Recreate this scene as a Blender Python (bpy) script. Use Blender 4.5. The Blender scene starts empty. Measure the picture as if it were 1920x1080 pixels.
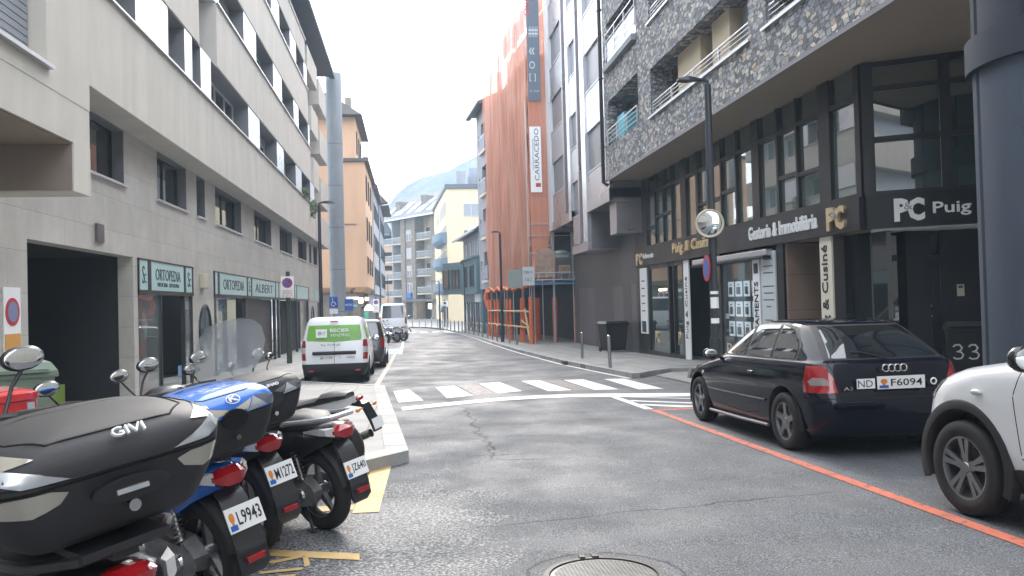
import bpy, bmesh, math, random
from mathutils import Vector, Matrix
from math import sin, cos, pi, radians, sqrt, atan2
sc = bpy.context.scene
# ---------------- camera ----------------
cam = bpy.data.objects.new('camera', bpy.data.cameras.new('camera'))
sc.collection.objects.link(cam); sc.camera = cam
cam.location = (0, 0, 1.5)
cam.data.sensor_width = 36; cam.data.lens = 27.75
cam.data.clip_start = .05; cam.data.clip_end = 6000
cam.matrix_world = Matrix.Translation((0, 0, 1.5)) @ Matrix.Rotation(radians(-7.34), 4, 'Z') @ Matrix.Rotation(radians(90 + 1.046), 4, 'X') @ Matrix.Rotation(radians(-1.5), 4, 'Z')
# ---------------- sky and sun ----------------
SUN_EL, SUN_AZ = 38, 4          # degrees; azimuth measured from the street's far end, to the right
w = bpy.data.worlds.new('World'); sc.world = w; w.use_nodes = True
nt = w.node_tree; nt.nodes.clear()
sky = nt.nodes.new('ShaderNodeTexSky'); sky.sky_type = 'NISHITA'; sky.sun_disc = False
sky.sun_elevation = radians(SUN_EL); sky.sun_rotation = radians(SUN_AZ)
sky.air_density = 1.0; sky.dust_density = 6.0; sky.ozone_density = 1.0; sky.altitude = 1000
hz = nt.nodes.new('ShaderNodeMixRGB'); hz.inputs[0].default_value = .5; hz.inputs[2].default_value = (10.8, 10.6, 10.4, 1)
bgn = nt.nodes.new('ShaderNodeBackground'); bgn.inputs[1].default_value = .12
out = nt.nodes.new('ShaderNodeOutputWorld')
nt.links.new(sky.outputs[0], hz.inputs[1]); nt.links.new(hz.outputs[0], bgn.inputs[0]); nt.links.new(bgn.outputs[0], out.inputs[0])
sl = bpy.data.lights.new('sun', 'SUN'); sl.energy = .7; sl.angle = radians(14); sl.color = (1, .96, .9)
so = bpy.data.objects.new('sun', sl); sc.collection.objects.link(so)
so.rotation_euler = (radians(90 - SUN_EL), 0, radians(180 - SUN_AZ))
so.rotation_euler = Vector((-sin(radians(SUN_AZ)) * cos(radians(SUN_EL)), -cos(radians(SUN_AZ)) * cos(radians(SUN_EL)), -sin(radians(SUN_EL)))).to_track_quat('-Z', 'Y').to_euler()
sc.view_settings.view_transform = 'Standard'; sc.view_settings.look = 'None'
sc.view_settings.exposure = 2.45; sc.view_settings.gamma = 1
sc.render.engine = 'CYCLES'
R_ = random.Random(7)
# ---------------- materials ----------------
MATS = {}
def newmat(name):
    m = bpy.data.materials.new(name); m.use_nodes = True
    t = m.node_tree; b = t.nodes['Principled BSDF']
    return m, t, b
def N(t, k, **kw):
    n = t.nodes.new(k)
    for a, v in kw.items():
        if a.startswith('i_'):
            a = a[2:]; n.inputs[int(a) if a.isdigit() else a.replace('_', ' ')].default_value = v
        else: setattr(n, a, v)
    return n
def coords(t, sx=1, sy=1, sz=1, obj=True):
    tc = N(t, 'ShaderNodeTexCoord'); mp = N(t, 'ShaderNodeMapping'); mp.inputs['Scale'].default_value = (sx, sy, sz)
    t.links.new(tc.outputs['Object'], mp.inputs['Vector']); return mp.outputs[0]
def ramp(t, src, stops):
    r = N(t, 'ShaderNodeValToRGB'); e = r.color_ramp.elements
    while len(e) < len(stops): e.new(.5)
    for q, (p, c) in zip(e, stops): q.position = p; q.color = (*c, 1) if len(c) == 3 else c
    t.links.new(src, r.inputs[0]); return r.outputs[0]
def noise(t, vec, scale, detail=4, rough=.6):
    n = N(t, 'ShaderNodeTexNoise'); n.inputs['Scale'].default_value = scale; n.inputs['Detail'].default_value = detail; n.inputs['Roughness'].default_value = rough
    t.links.new(vec, n.inputs['Vector']); return n.outputs['Fac']
def mul(t, a, b, fac=1, mode='MULTIPLY'):
    x = N(t, 'ShaderNodeMixRGB'); x.blend_type = mode
    for i, v in ((0, fac), (1, a), (2, b)):
        if hasattr(v, 'links'): t.links.new(v, x.inputs[i])
        else: x.inputs[i].default_value = v if i == 0 else ((*v, 1) if len(v) == 3 else v)
    return x.outputs[0]
def mat(name, col, rough=.6, metal=0, var=None, stain=None, bump=None, coat=0, trans=0, ior=None, emit=0, spec=None, alpha=None):
    if name in MATS: return MATS[name]
    m, t, b = newmat(name); MATS[name] = m
    b.inputs['Base Color'].default_value = (*col, 1); b.inputs['Roughness'].default_value = rough; b.inputs['Metallic'].default_value = metal
    if coat: b.inputs['Coat Weight'].default_value = coat; b.inputs['Coat Roughness'].default_value = .04
    if trans: b.inputs['Transmission Weight'].default_value = trans
    if ior: b.inputs['IOR'].default_value = ior
    if spec is not None: b.inputs['Specular IOR Level'].default_value = spec
    if emit: b.inputs['Emission Color'].default_value = (*col, 1); b.inputs['Emission Strength'].default_value = emit
    if alpha is not None: b.inputs['Alpha'].default_value = alpha
    c = None
    if var:
        s, a = var[:2]; f = noise(t, coords(t), s); c = ramp(t, f, [(.3, [max(0, x * (1 - a)) for x in col]), (.7, [x * (1 + a) for x in col])])
        rr = N(t, 'ShaderNodeMapRange'); rr.inputs[1].default_value = .3; rr.inputs[2].default_value = .7; rr.inputs[3].default_value = max(.02, rough - .08); rr.inputs[4].default_value = min(1, rough + .08)
        t.links.new(f, rr.inputs[0]); t.links.new(rr.outputs[0], b.inputs['Roughness'])
    if stain:
        f = noise(t, coords(t, stain[0], stain[0], stain[0] * .12), 1, 5); k = ramp(t, f, [(.38, (1 - stain[1],) * 3), (.62, (1, 1, 1))])
        c = mul(t, c if c else col, k)
    if c: t.links.new(c, b.inputs['Base Color'])
    if bump:
        bn = N(t, 'ShaderNodeBump'); bn.inputs['Strength'].default_value = bump[1]; bn.inputs['Distance'].default_value = bump[2] if len(bump) > 2 else .01
        t.links.new(noise(t, coords(t), bump[0]), bn.inputs['Height']); t.links.new(bn.outputs[0], b.inputs['Normal'])
    return m
def asphalt_color(t):
    v = coords(t)
    fine = ramp(t, noise(t, v, 95, 3, .7), [(.36, (.02, .022, .025)), (.5, (.072, .078, .086)), (.64, (.22, .23, .245))])
    med = ramp(t, noise(t, coords(t, 1, .45, 1), 2.6, 9, .78), [(.3, (.74, .74, .75)), (.7, (1.16, 1.16, 1.18))])
    c = mul(t, fine, med)
    # coarser, lighter aggregate in a patch on the left (a surface of its own)
    sx = N(t, 'ShaderNodeSeparateXYZ'); t.links.new(v, sx.inputs[0])
    n2 = noise(t, v, 1.7, 5, .7)
    coarse = ramp(t, noise(t, v, 48, 2, .8), [(.4, (.03, .032, .035)), (.52, (.12, .125, .13)), (.66, (.33, .34, .35))])
    def mr(src, a, b2, c1, d):
        q = N(t, 'ShaderNodeMapRange'); q.inputs[1].default_value = a; q.inputs[2].default_value = b2; q.inputs[3].default_value = c1; q.inputs[4].default_value = d
        t.links.new(src, q.inputs[0]); return q.outputs[0]
    def ma(op, a, b2):
        q = N(t, 'ShaderNodeMath'); q.operation = op
        for i, s in enumerate((a, b2)):
            if hasattr(s, 'links'): t.links.new(s, q.inputs[i])
            else: q.inputs[i].default_value = s
        return q.outputs[0]
    mx = mr(sx.outputs[0], .1, 1.1, 1, 0); my = mr(sx.outputs[1], 7.0, 8.6, 1, 0)
    mx2 = mr(sx.outputs[0], .5, 1.6, 1, 0); my2 = mr(sx.outputs[1], 19.5, 21.5, 0, 1)
    patch = ma('MAXIMUM', ma('MULTIPLY', mx, my), ma('MULTIPLY', ma('MULTIPLY', mx2, my2), .6))
    patch = mr(ma('ADD', patch, mr(n2, .3, .7, -.55, .35)), .35, .6, 0, 1)
    c = mul(t, c, coarse, patch, 'MIX')
    # cracks
    wob = mr(noise(t, v, 2.2, 6, .7), 0, 1, -.35, .35); wob2 = mr(noise(t, v, 1.3, 6, .65), 0, 1, -.4, .4)
    def line(coord, target, wdt):
        return mr(ma('ABSOLUTE', ma('SUBTRACT', coord, target), 0), wdt, wdt * 2.2, 1, 0)
    def box(y0, y1, src): return ma('MULTIPLY', mr(src, y0, y0 + .3, 0, 1), mr(src, y1 - .3, y1, 1, 0))
    c1 = ma('MULTIPLY', line(sx.outputs[0], ma('ADD', .85, wob), .013), box(8.3, 14, sx.outputs[1]))
    c2 = ma('MULTIPLY', line(sx.outputs[1], ma('ADD', ma('ADD', 5.72, ma('MULTIPLY', sx.outputs[0], .13)), ma('MULTIPLY', wob2, .5)), .006), box(.35, 3.6, sx.outputs[0]))
    c3 = ma('MULTIPLY', line(sx.outputs[1], ma('ADD', 8.4, wob2), .012), box(.7, 1.7, sx.outputs[0]))
    c5 = ma('MULTIPLY', line(sx.outputs[1], ma('ADD', 8.75, wob), .011), box(.5, 1.5, sx.outputs[0]))
    vd = N(t, 'ShaderNodeVectorMath'); vd.operation = 'DISTANCE'; vd.inputs[1].default_value = (1.07, 4.5, -.1); t.links.new(v, vd.inputs[0])
    c4 = ma('MULTIPLY', line(ma('ADD', vd.outputs['Value'], ma('MULTIPLY', wob, .25)), .45, .008), .8)
    cr = ma('MAXIMUM', ma('MAXIMUM', c1, ma('MAXIMUM', c3, c5)), ma('MAXIMUM', c2, c4))
    c = mul(t, c, (.012, .012, .013), cr, 'MIX')
    return c, v
m, t, b = newmat('asphalt'); MATS['asphalt'] = m
c, v = asphalt_color(t); t.links.new(c, b.inputs['Base Color']); 
rr = ramp(t, noise(t, v, .9, 4), [(.35, (.58,) * 3), (.65, (.85,) * 3)]); t.links.new(rr, b.inputs['Roughness'])
bn = N(t, 'ShaderNodeBump'); bn.inputs['Strength'].default_value = .5; bn.inputs['Distance'].default_value = .012; t.links.new(noise(t, v, 95, 3, .7), bn.inputs['Height']); t.links.new(bn.outputs[0], b.inputs['Normal'])
def paint(name, col, wear=.42):
    m, t, b = newmat(name); MATS[name] = m; v = coords(t)
    f = ramp(t, noise(t, v, 9, 8, .78), [(wear - .04, (0, 0, 0)), (wear + .04, (1, 1, 1))])
    d = mul(t, col, ramp(t, noise(t, v, 2.5, 4), [(.3, (.75,) * 3), (.7, (1, 1, 1))]))
    c = mul(t, (.07, .072, .075), d, f, 'MIX'); t.links.new(c, b.inputs['Base Color']); b.inputs['Roughness'].default_value = .6
    bn = N(t, 'ShaderNodeBump'); bn.inputs['Strength'].default_value = .3; bn.inputs['Distance'].default_value = .008; t.links.new(noise(t, v, 95, 3, .7), bn.inputs['Height']); t.links.new(bn.outputs[0], b.inputs['Normal'])
paint('white_paint', (.72, .73, .73), .36); paint('red_paint', (.55, .14, .08), .43); paint('yellow_paint', (.62, .42, .17), .37); paint('pink_paint', (.2, .165, .16), .5)
paint('blue_paint', (.12, .3, .55), .36); paint('faded_red_paint', (.55, .3, .25), .4)
# natural stone cladding: squarish irregular blocks
m, t, b = newmat('stone'); MATS['stone'] = m
tc = N(t, 'ShaderNodeTexCoord'); nz = N(t, 'ShaderNodeTexNoise'); nz.inputs['Scale'].default_value = 3.2; nz.inputs['Detail'].default_value = 3
t.links.new(tc.outputs['Object'], nz.inputs['Vector'])
ad = N(t, 'ShaderNodeMixRGB'); ad.blend_type = 'LINEAR_LIGHT'; ad.inputs[0].default_value = .07; t.links.new(tc.outputs['Object'], ad.inputs[1]); t.links.new(nz.outputs['Color'], ad.inputs[2])
mp = N(t, 'ShaderNodeMapping'); mp.inputs['Scale'].default_value = (6.0, 5.4, 10.5); mp.inputs['Rotation'].default_value = (.12, 0, 0); t.links.new(ad.outputs[0], mp.inputs['Vector'])
vs = []
for ft in ('F1', 'F2'):
    q = N(t, 'ShaderNodeTexVoronoi'); q.feature = ft; q.distance = 'CHEBYCHEV'; q.inputs['Scale'].default_value = 1; q.inputs['Randomness'].default_value = .82; t.links.new(mp.outputs[0], q.inputs['Vector']); vs.append(q)
sub = N(t, 'ShaderNodeMath'); sub.operation = 'SUBTRACT'; t.links.new(vs[1].outputs['Distance'], sub.inputs[0]); t.links.new(vs[0].outputs['Distance'], sub.inputs[1])
sp = N(t, 'ShaderNodeSeparateColor'); t.links.new(vs[0].outputs['Color'], sp.inputs[0])
sc1 = ramp(t, sp.outputs[0], [(0, (.13, .14, .16)), (.3, (.21, .22, .24)), (.55, (.3, .31, .33)), (.72, (.38, .38, .38)), (.84, (.46, .43, .38)), (.94, (.62, .58, .5)), (1, (.44, .32, .23))])
sc1 = mul(t, sc1, ramp(t, noise(t, tc.outputs['Object'], 14, 5), [(.3, (.7,) * 3), (.7, (1.15,) * 3)]))
jo = ramp(t, sub.outputs[0], [(.03, (0, 0, 0)), (.12, (1, 1, 1))])
t.links.new(mul(t, (.1, .1, .1), sc1, jo, 'MIX'), b.inputs['Base Color']); b.inputs['Roughness'].default_value = .75
hh = mul(t, jo, sp.outputs[1], .45); hh = mul(t, hh, noise(t, tc.outputs['Object'], 25, 4), .25)
bn = N(t, 'ShaderNodeBump'); bn.inputs['Strength'].default_value = .8; bn.inputs['Distance'].default_value = .05; t.links.new(hh, bn.inputs['Height']); t.links.new(bn.outputs[0], b.inputs['Normal'])
# slabs with joints (pavement, cladding)
def slabs(name, col, sx, sy, mortar=.012, plane='xy', rough=.7, var=.12, stain=.2):
    m, t, b = newmat(name); MATS[name] = m; tc = N(t, 'ShaderNodeTexCoord'); s = N(t, 'ShaderNodeSeparateXYZ'); t.links.new(tc.outputs['Object'], s.inputs[0])
    cb = N(t, 'ShaderNodeCombineXYZ'); a, z = {'xy': (1, 0), 'yz': (1, 2), 'xz': (0, 2)}[plane]
    t.links.new(s.outputs[a], cb.inputs[0]); t.links.new(s.outputs[z], cb.inputs[1])
    br = N(t, 'ShaderNodeTexBrick'); br.inputs['Scale'].default_value = 1; br.inputs['Brick Width'].default_value = sx; br.inputs['Row Height'].default_value = sy; br.inputs['Mortar Size'].default_value = mortar
    br.inputs['Color1'].default_value = (*[x * (1 - var) for x in col], 1); br.inputs['Color2'].default_value = (*[x * (1 + var) for x in col], 1); br.inputs['Mortar'].default_value = (*[x * .45 for x in col], 1)
    t.links.new(cb.outputs[0], br.inputs['Vector'])
    c = mul(t, br.outputs['Color'], ramp(t, noise(t, tc.outputs['Object'], 1.1, 6, .7), [(.3, (1 - stain,) * 3), (.7, (1.05,) * 3)]))
    c = mul(t, c, ramp(t, noise(t, tc.outputs['Object'], 60, 3), [(.3, (.85,) * 3), (.7, (1.1,) * 3)]))
    if plane != 'xy': c = mul(t, c, ramp(t, noise(t, coords(t, 2, 2, .5), 1, 7, .75), [(.35, (.9, .89, .87)), (.6, (1, 1, 1))]))
    t.links.new(c, b.inputs['Base Color']); b.inputs['Roughness'].default_value = rough
    bn = N(t, 'ShaderNodeBump'); bn.inputs['Strength'].default_value = .4; bn.inputs['Distance'].default_value = .01; t.links.new(br.outputs['Fac'], bn.inputs['Height']); bn.invert = True; t.links.new(bn.outputs[0], b.inputs['Normal'])
slabs('paving', (.29, .29, .28), 1.2, .6, .01, stain=.3)
slabs('kerbstone', (.34, .34, .33), 1.0, 5, .015)
slabs('travertine', (.55, .53, .49), 1.25, .62, .003, 'yz', .45, .05, .2)
slabs('dark_cladding', (.1, .095, .095), 1.6, .75, .006, 'yz', .4, .05, .12)
slabs('pink_cladding', (.3, .22, .18), 1.2, .8, .006, 'yz', .4, .05, .1)
mat('render', (.56, .53, .475), .85, var=(1.3, .05), stain=(2.0, .1), bump=(90, .3, .004))
mat('render_brown', (.17, .13, .1), .85, var=(1, .1), bump=(90, .3, .004))
mat('white_panel', (.78, .8, .83), .32, .35, var=(.5, .04))
mat('wall_blue_grey', (.36, .41, .48), .5, var=(.7, .06))
mat('alu', (.6, .61, .62), .35, .8); mat('steel', (.42, .42, .42), .3, 1); mat('chrome', (.8, .8, .8), .06, 1)
mat('frame_white', (.6, .62, .64), .45); mat('frame_dark', (.022, .022, .026), .4); mat('frame_brown', (.12, .05, .03), .5)
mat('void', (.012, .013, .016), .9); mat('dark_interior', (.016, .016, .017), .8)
mat('glass_dark', (.018, .024, .028), .03, ior=1.9); mat('glass_green', (.03, .055, .055), .02, ior=2.1); mat('glass_window', (.05, .06, .07), .05, ior=1.9); mat('glass_coated', (.03, .05, .05), .02, ior=3.3); mat('glass_blind', (.10, .14, .125), .02, ior=3.2)
mat('blind', (.42, .42, .41), .6, var=(2, .05)); mat('blind_grey', (.3, .32, .35), .55, var=(2, .05))
mat('concrete', (.25, .28, .3), .8, var=(1.1, .14), stain=(1.6, .2), bump=(40, .25, .006)); mat('concrete_blue', (.055, .072, .1), .75, var=(1, .12), stain=(1.6, .2), bump=(40, .25, .006))
mat('soffit', (.27, .215, .165), .8, var=(1.5, .08)); mat('black', (.014, .014, .016), .45); mat('black_gloss', (.012, .012, .014), .15, coat=.5); mat('black_panel', (.011, .011, .013), .35, var=(1, .15))
mat('band_grey', (.026, .024, .026), .4, var=(1, .1)); mat('sign_white', (.86, .87, .88), .4); mat('sign_teal', (.42, .6, .58), .35); mat('gold', (.85, .68, .42), .3, .7)
mat('lamp_paint', (.03, .034, .045), .35, var=(3, .1)); mat('green_post', (.045, .06, .045), .5)
mat('orange_wall', (.6, .38, .24), .85, var=(.6, .06), stain=(1, .1)); mat('grey_wall', (.33, .34, .37), .8, var=(.6, .08), stain=(1, .12)); mat('grey_wall_cool', (.3, .33, .38), .8, var=(.6, .08), stain=(1, .12)); mat('cream_wall', (.72, .6, .4), .85, var=(.5, .05)); mat('peach_wall', (.62, .43, .31), .85)
mat('teal_wall', (.1, .17, .2), .6, var=(1, .1)); mat('slate', (.09, .1, .12), .6, var=(2, .25)); mat('roof_dark', (.09, .08, .08), .7, var=(2, .2)); mat('brown_stone', (.2, .17, .14), .8, var=(2, .3))
mat('metal_panel', (.36, .345, .36), .32, .75, var=(.6, .1)); mat('metal_dark', (.17, .165, .18), .4, .5, var=(.7, .12)); mat('metal_light', (.62, .65, .69), .25, .7)
mat('orange_pad', (.68, .15, .05), .6, var=(6, .15)); mat('wood', (.6, .42, .24), .7, var=(9, .2)); mat('tarp_blue', (.08, .2, .42), .5); mat('banner_grey', (.12, .15, .19), .6); mat('red_mark', (.5, .05, .04), .5); mat('blue_mark', (.03, .09, .4), .4); mat('sign_red', (.5, .03, .03), .4); mat('sign_blue', (.02, .1, .42), .4)
mat('green_plastic', (.15, .2, .15), .5, var=(2, .1)); mat('green_sign', (.1, .45, .3), .5); mat('leaf', (.07, .12, .04), .7); mat('mirror', (.72, .75, .75), .03, 1); mat('orange_item', (.6, .15, .06), .5); mat('beige_plastic', (.5, .46, .36), .5); mat('text_dark', (.05, .06, .07), .5); mat('text_black', (.015, .015, .015), .5); mat('paper', (.55, .6, .62), .5)
mat('cyan_box', (.1, .45, .55), .5)
# netting: thin woven sheet, partly see-through
m, t, b = newmat('netting'); MATS['netting'] = m; v = coords(t)
c = ramp(t, noise(t, coords(t, 1.5, 1.5, .12), 1.3, 6), [(.3, (.84, .33, .2)), (.55, (.93, .46, .32)), (.75, (.95, .6, .46))])
b.inputs['Roughness'].default_value = .8; t.links.new(c, b.inputs['Base Color'])
tr = N(t, 'ShaderNodeBsdfTranslucent'); t.links.new(c, tr.inputs[0]); tp = N(t, 'ShaderNodeBsdfTransparent')
m1 = N(t, 'ShaderNodeMixShader'); m1.inputs[0].default_value = .45; m2 = N(t, 'ShaderNodeMixShader'); m2.inputs[0].default_value = .24
t.links.new(b.outputs[0], m1.inputs[1]); t.links.new(tr.outputs[0], m1.inputs[2]); t.links.new(m1.outputs[0], m2.inputs[1]); t.links.new(tp.outputs[0], m2.inputs[2]); t.links.new(m2.outputs[0], t.nodes['Material Output'].inputs[0])
# mountain
m, t, b = newmat('mountain'); MATS['mountain'] = m; v = coords(t, .01, .01, .01)
t.links.new(ramp(t, noise(t, v, 11, 9, .75), [(.35, (.02, .035, .025)), (.52, (.05, .065, .04)), (.68, (.2, .2, .17))]), b.inputs['Base Color']); b.inputs['Roughness'].default_value = .95
# ---------------- ground profile ----------------
def gz(y):
    if y < 27: return -.022 * y
    if y < 47: q = y - 27; return -.022 * (27 + q - q * q / 40)
    return -.022 * 37
# ---------------- mesh helpers ----------------
def link(o): sc.collection.objects.link(o); return o
def root_loc(o):
    while o.parent: o = o.parent
    return o.location.copy()
class MB:
    def __init__(s, T=None): s.v = []; s.f = []; s.T = T; s.ch = []
    def add(s, vs, fs):
        n = len(s.v); T = s.T; s.ch.append((n, len(s.f), len(vs), len(fs)))
        s.v += [tuple(T(*p)) if T else tuple(p) for p in vs]; s.f += [[i + n for i in f] for f in fs]; return s
    def box(s, a0, a1, b0, b1, c0, c1):
        return s.add([(a0, b0, c0), (a1, b0, c0), (a1, b1, c0), (a0, b1, c0), (a0, b0, c1), (a1, b0, c1), (a1, b1, c1), (a0, b1, c1)],
                     [(0, 3, 2, 1), (4, 5, 6, 7), (0, 1, 5, 4), (1, 2, 6, 5), (2, 3, 7, 6), (3, 0, 4, 7)])
    def loft(s, rings, cap=True, closed=True):
        n = len(rings[0]); vs = [p for r in rings for p in r]; fs = []
        for i in range(len(rings) - 1):
            for j in range(n if closed else n - 1):
                k = (j + 1) % n; fs.append((i * n + j, i * n + k, (i + 1) * n + k, (i + 1) * n + j))
        if cap: fs += [tuple(range(n)), tuple(range(len(vs) - n, len(vs)))]
        return s.add(vs, fs)
    def prism(s, pts, axis, lo, hi):
        f = {'x': lambda a, b, d: (d, a, b), 'y': lambda a, b, d: (a, d, b), 'z': lambda a, b, d: (a, b, d)}[axis]
        return s.loft([[f(a, b, lo) for a, b in pts], [f(a, b, hi) for a, b in pts]])
    def cyl(s, p0, p1, r0, r1=None, n=12, cap=True):
        r1 = r0 if r1 is None else r1; p0 = Vector(p0); p1 = Vector(p1); d = (p1 - p0).normalized()
        a = d.orthogonal().normalized(); b = d.cross(a)
        return s.loft([[tuple(p + (a * cos(2 * pi * i / n) + b * sin(2 * pi * i / n)) * r) for i in range(n)] for p, r in ((p0, r0), (p1, r1))], cap)
    def tube(s, path, r, n=8, cap=True):
        P = [Vector(p) for p in path]; rs = r if isinstance(r, (list, tuple)) else [r] * len(P); rings = []; a = None
        for i, p in enumerate(P):
            d = (P[min(i + 1, len(P) - 1)] - P[max(i - 1, 0)]).normalized()
            if a is None: a = d.orthogonal().normalized()
            a = (a - d * a.dot(d)).normalized(); b = d.cross(a)
            rings.append([tuple(p + (a * cos(2 * pi * k / n) + b * sin(2 * pi * k / n)) * rs[i]) for k in range(n)])
        return s.loft(rings, cap)
    def ell(s, c, rx, ry, rz, n=14, m=9):
        rings = [[(c[0] + rx * sin(pi * i / m) * cos(2 * pi * j / n), c[1] + ry * sin(pi * i / m) * sin(2 * pi * j / n), c[2] + rz * cos(pi * i / m)) for j in range(n)] for i in range(1, m)]
        k = len(s.v); s.loft(rings, True); return s
    def lathe(s, prof, c, axis, n=32):
        # prof: list of (r, h) around axis through c
        rings = []
        for r, h in prof:
            ring = []
            for i in range(n):
                a = 2 * pi * i / n; u, v = r * cos(a), r * sin(a)
                ring.append({'x': (c[0] + h, c[1] + u, c[2] + v), 'y': (c[0] + u, c[1] + h, c[2] + v), 'z': (c[0] + u, c[1] + v, c[2] + h)}[axis])
            rings.append(ring)
        return s.loft(rings, False)
    def torus(s, c, axis, R, r, n=32, m=10, sq=1):
        prof = [(R + r * cos(2 * pi * i / m), r * sq * sin(2 * pi * i / m)) for i in range(m + 1)]
        return s.lathe(prof, c, axis, n)
    def build_each(s, name, ma, parent=None, smooth=40, bevel=0):
        for n, m, a, b in s.ch:
            q = MB(); q.v = s.v[n:n + a]; q.f = [[i - n for i in f] for f in s.f[m:m + b]]; r = q.build(name, ma, parent, smooth, bevel)
        return r
    def build(s, name, ma, parent=None, smooth=40, bevel=0, dbl=False):
        me = bpy.data.meshes.new(name); L = root_loc(parent) if parent else Vector((0, 0, 0))
        bm = bmesh.new(); bv = [bm.verts.new(Vector(p) - L) for p in s.v]
        for f in s.f:
            if len(set(f)) > 2:
                try: bm.faces.new([bv[i] for i in f])
                except ValueError: pass
        if dbl: bmesh.ops.remove_doubles(bm, verts=bm.verts, dist=1e-4)
        bmesh.ops.recalc_face_normals(bm, faces=bm.faces)
        if bevel: 
            es = [e for e in bm.edges if len(e.link_faces) == 2 and e.calc_face_angle(0) > .5]
            bmesh.ops.bevel(bm, geom=es, offset=bevel, segments=2, profile=.7, affect='EDGES', clamp_overlap=True)
        fin(bm, me, smooth); o = link(bpy.data.objects.new(name, me)); me.materials.append(MATS[ma] if isinstance(ma, str) else ma)
        if parent: o.parent = parent
        return o
def fin(bm, me, smooth=40):
    if smooth:
        th = radians(smooth)
        for f in bm.faces: f.smooth = True
        for e in bm.edges: e.smooth = len(e.link_faces) == 2 and e.calc_face_angle(0) < th
    bm.to_mesh(me); bm.free()
def tag(o, label, cat=None, group=None, kind=None):
    if label: o['label'] = label
    if cat: o['category'] = cat
    if group: o['group'] = group
    if kind: o['kind'] = kind
    return o
def thing(name, loc, label, cat, group=None):
    o = link(bpy.data.objects.new(name, None)); o.location = loc; o.empty_display_size = .2
    return tag(o, label, cat, group)
def tree(o, out=None):
    out = [] if out is None else out; out.append(o)
    for c in KIDS.get(o.name, []): tree(c, out)
    return out
def kids(o): return [c for c in sc.collection.objects if c.parent == o]
def dup(o, parent=None):
    c = o.copy(); link(c)
    if parent: c.parent = parent
    for k in kids(o): dup(k, c)
    return c
def place(o, x, y, rz=0, z=None, s=1):
    o.location = (x, y, gz(y) if z is None else z); o.rotation_euler = (0, 0, rz)
    if s != 1: o.scale = (s, s, s) if not isinstance(s, tuple) else s
    return o
def frame(ox, oy, ux, uy, nx, ny): return lambda u, d, z: (ox + ux * u + nx * d, oy + uy * u + ny * d, z)
def text(s, org, right, up, w, h, ma, parent, ext=.006, name='lettering', bold=0):
    cu = bpy.data.curves.new('t', 'FONT'); cu.body = s; cu.size = 1; cu.extrude = .02; cu.offset = bold; cu.resolution_u = 2; cu.align_x = 'LEFT'
    ob = bpy.data.objects.new('t', cu); me = bpy.data.meshes.new_from_object(ob); bpy.data.objects.remove(ob); bpy.data.curves.remove(cu)
    xs = [v.co.x for v in me.vertices]; ys = [v.co.y for v in me.vertices]; x0, x1, y0, y1 = min(xs), max(xs), min(ys), max(ys)
    R, U = Vector(right).normalized(), Vector(up).normalized(); Nn = R.cross(U); L = root_loc(parent) if parent else Vector((0, 0, 0)); O = Vector(org) - L
    for v in me.vertices:
        c = v.co; v.co = O + R * ((c.x - x0) / (x1 - x0) * w) + U * ((c.y - y0) / (y1 - y0) * h) + Nn * (ext * (1 if c.z > 0 else 0))
    me.name = name; me.materials.append(MATS[ma]); o = link(bpy.data.objects.new(name, me)); o.parent = parent; return o
def sheet(name, pts, dz, ma, parent=None, step=0, thick=0):
    """ground sheet following the street's fall"""
    bm = bmesh.new(); f = bm.faces.new([bm.verts.new((x, y, 0)) for x, y in pts])
    for y in range(27, 49, 2):
        g = bm.verts[:] + bm.edges[:] + bm.faces[:]; bmesh.ops.bisect_plane(bm, geom=g, plane_co=(0, y, 0), plane_no=(0, 1, 0))
    if thick:
        r = bmesh.ops.extrude_face_region(bm, geom=bm.faces[:]); tops = [v for v in r['geom'] if isinstance(v, bmesh.types.BMVert)]
        tops = set(tops)
        for v in bm.verts: v.co.z = gz(v.co.y) + (dz if v in tops else dz - thick)
    else:
        for v in bm.verts: v.co.z = gz(v.co.y) + dz
    bmesh.ops.recalc_face_normals(bm, faces=bm.faces)
    if not thick:
        for q in bm.faces:
            if q.normal.z < 0: q.normal_flip()
    me = bpy.data.meshes.new(name); bm.to_mesh(me); bm.free(); me.materials.append(MATS[ma]); o = link(bpy.data.objects.new(name, me))
    if parent: o.parent = parent; o.location = -root_loc(parent)
    return o
# wall with openings in a facade frame; holes = (u0,u1,z0,z1)
def wall(mb, u0, u1, z0, z1, d, holes=(), depth=.25, zb=None):
    us = sorted({u0, u1, *[h[0] for h in holes], *[h[1] for h in holes]}); zs = sorted({z0, z1, *[h[2] for h in holes], *[h[3] for h in holes]})
    us = [u for u in us if u0 <= u <= u1]; zs = [z for z in zs if z0 <= z <= z1]
    for i in range(len(us) - 1):
        for j in range(len(zs) - 1):
            cu, cz = (us[i] + us[i + 1]) / 2, (zs[j] + zs[j + 1]) / 2
            if not any(h[0] < cu < h[1] and h[2] < cz < h[3] for h in holes):
                mb.add([(us[i], d, zs[j]), (us[i + 1], d, zs[j]), (us[i + 1], d, zs[j + 1]), (us[i], d, zs[j + 1])], [(0, 1, 2, 3)])
    for a, b_, c_, e in holes:
        mb.add([(a, d, c_), (b_, d, c_), (b_, d, e), (a, d, e), (a, d - depth, c_), (b_, d - depth, c_), (b_, d - depth, e), (a, d - depth, e)], [(0, 1, 5, 4), (1, 2, 6, 5), (2, 3, 7, 6), (3, 0, 4, 7)])
    D = d - max(depth, .02) - .02
    mb.add([(u0, d, z0), (u0, d, z1), (u0, D, z1), (u0, D, z0), (u1, d, z0), (u1, d, z1), (u1, D, z1), (u1, D, z0)], [(0, 1, 2, 3), (4, 5, 6, 7), (1, 5, 6, 2), (0, 4, 7, 3)])
    return mb
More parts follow.
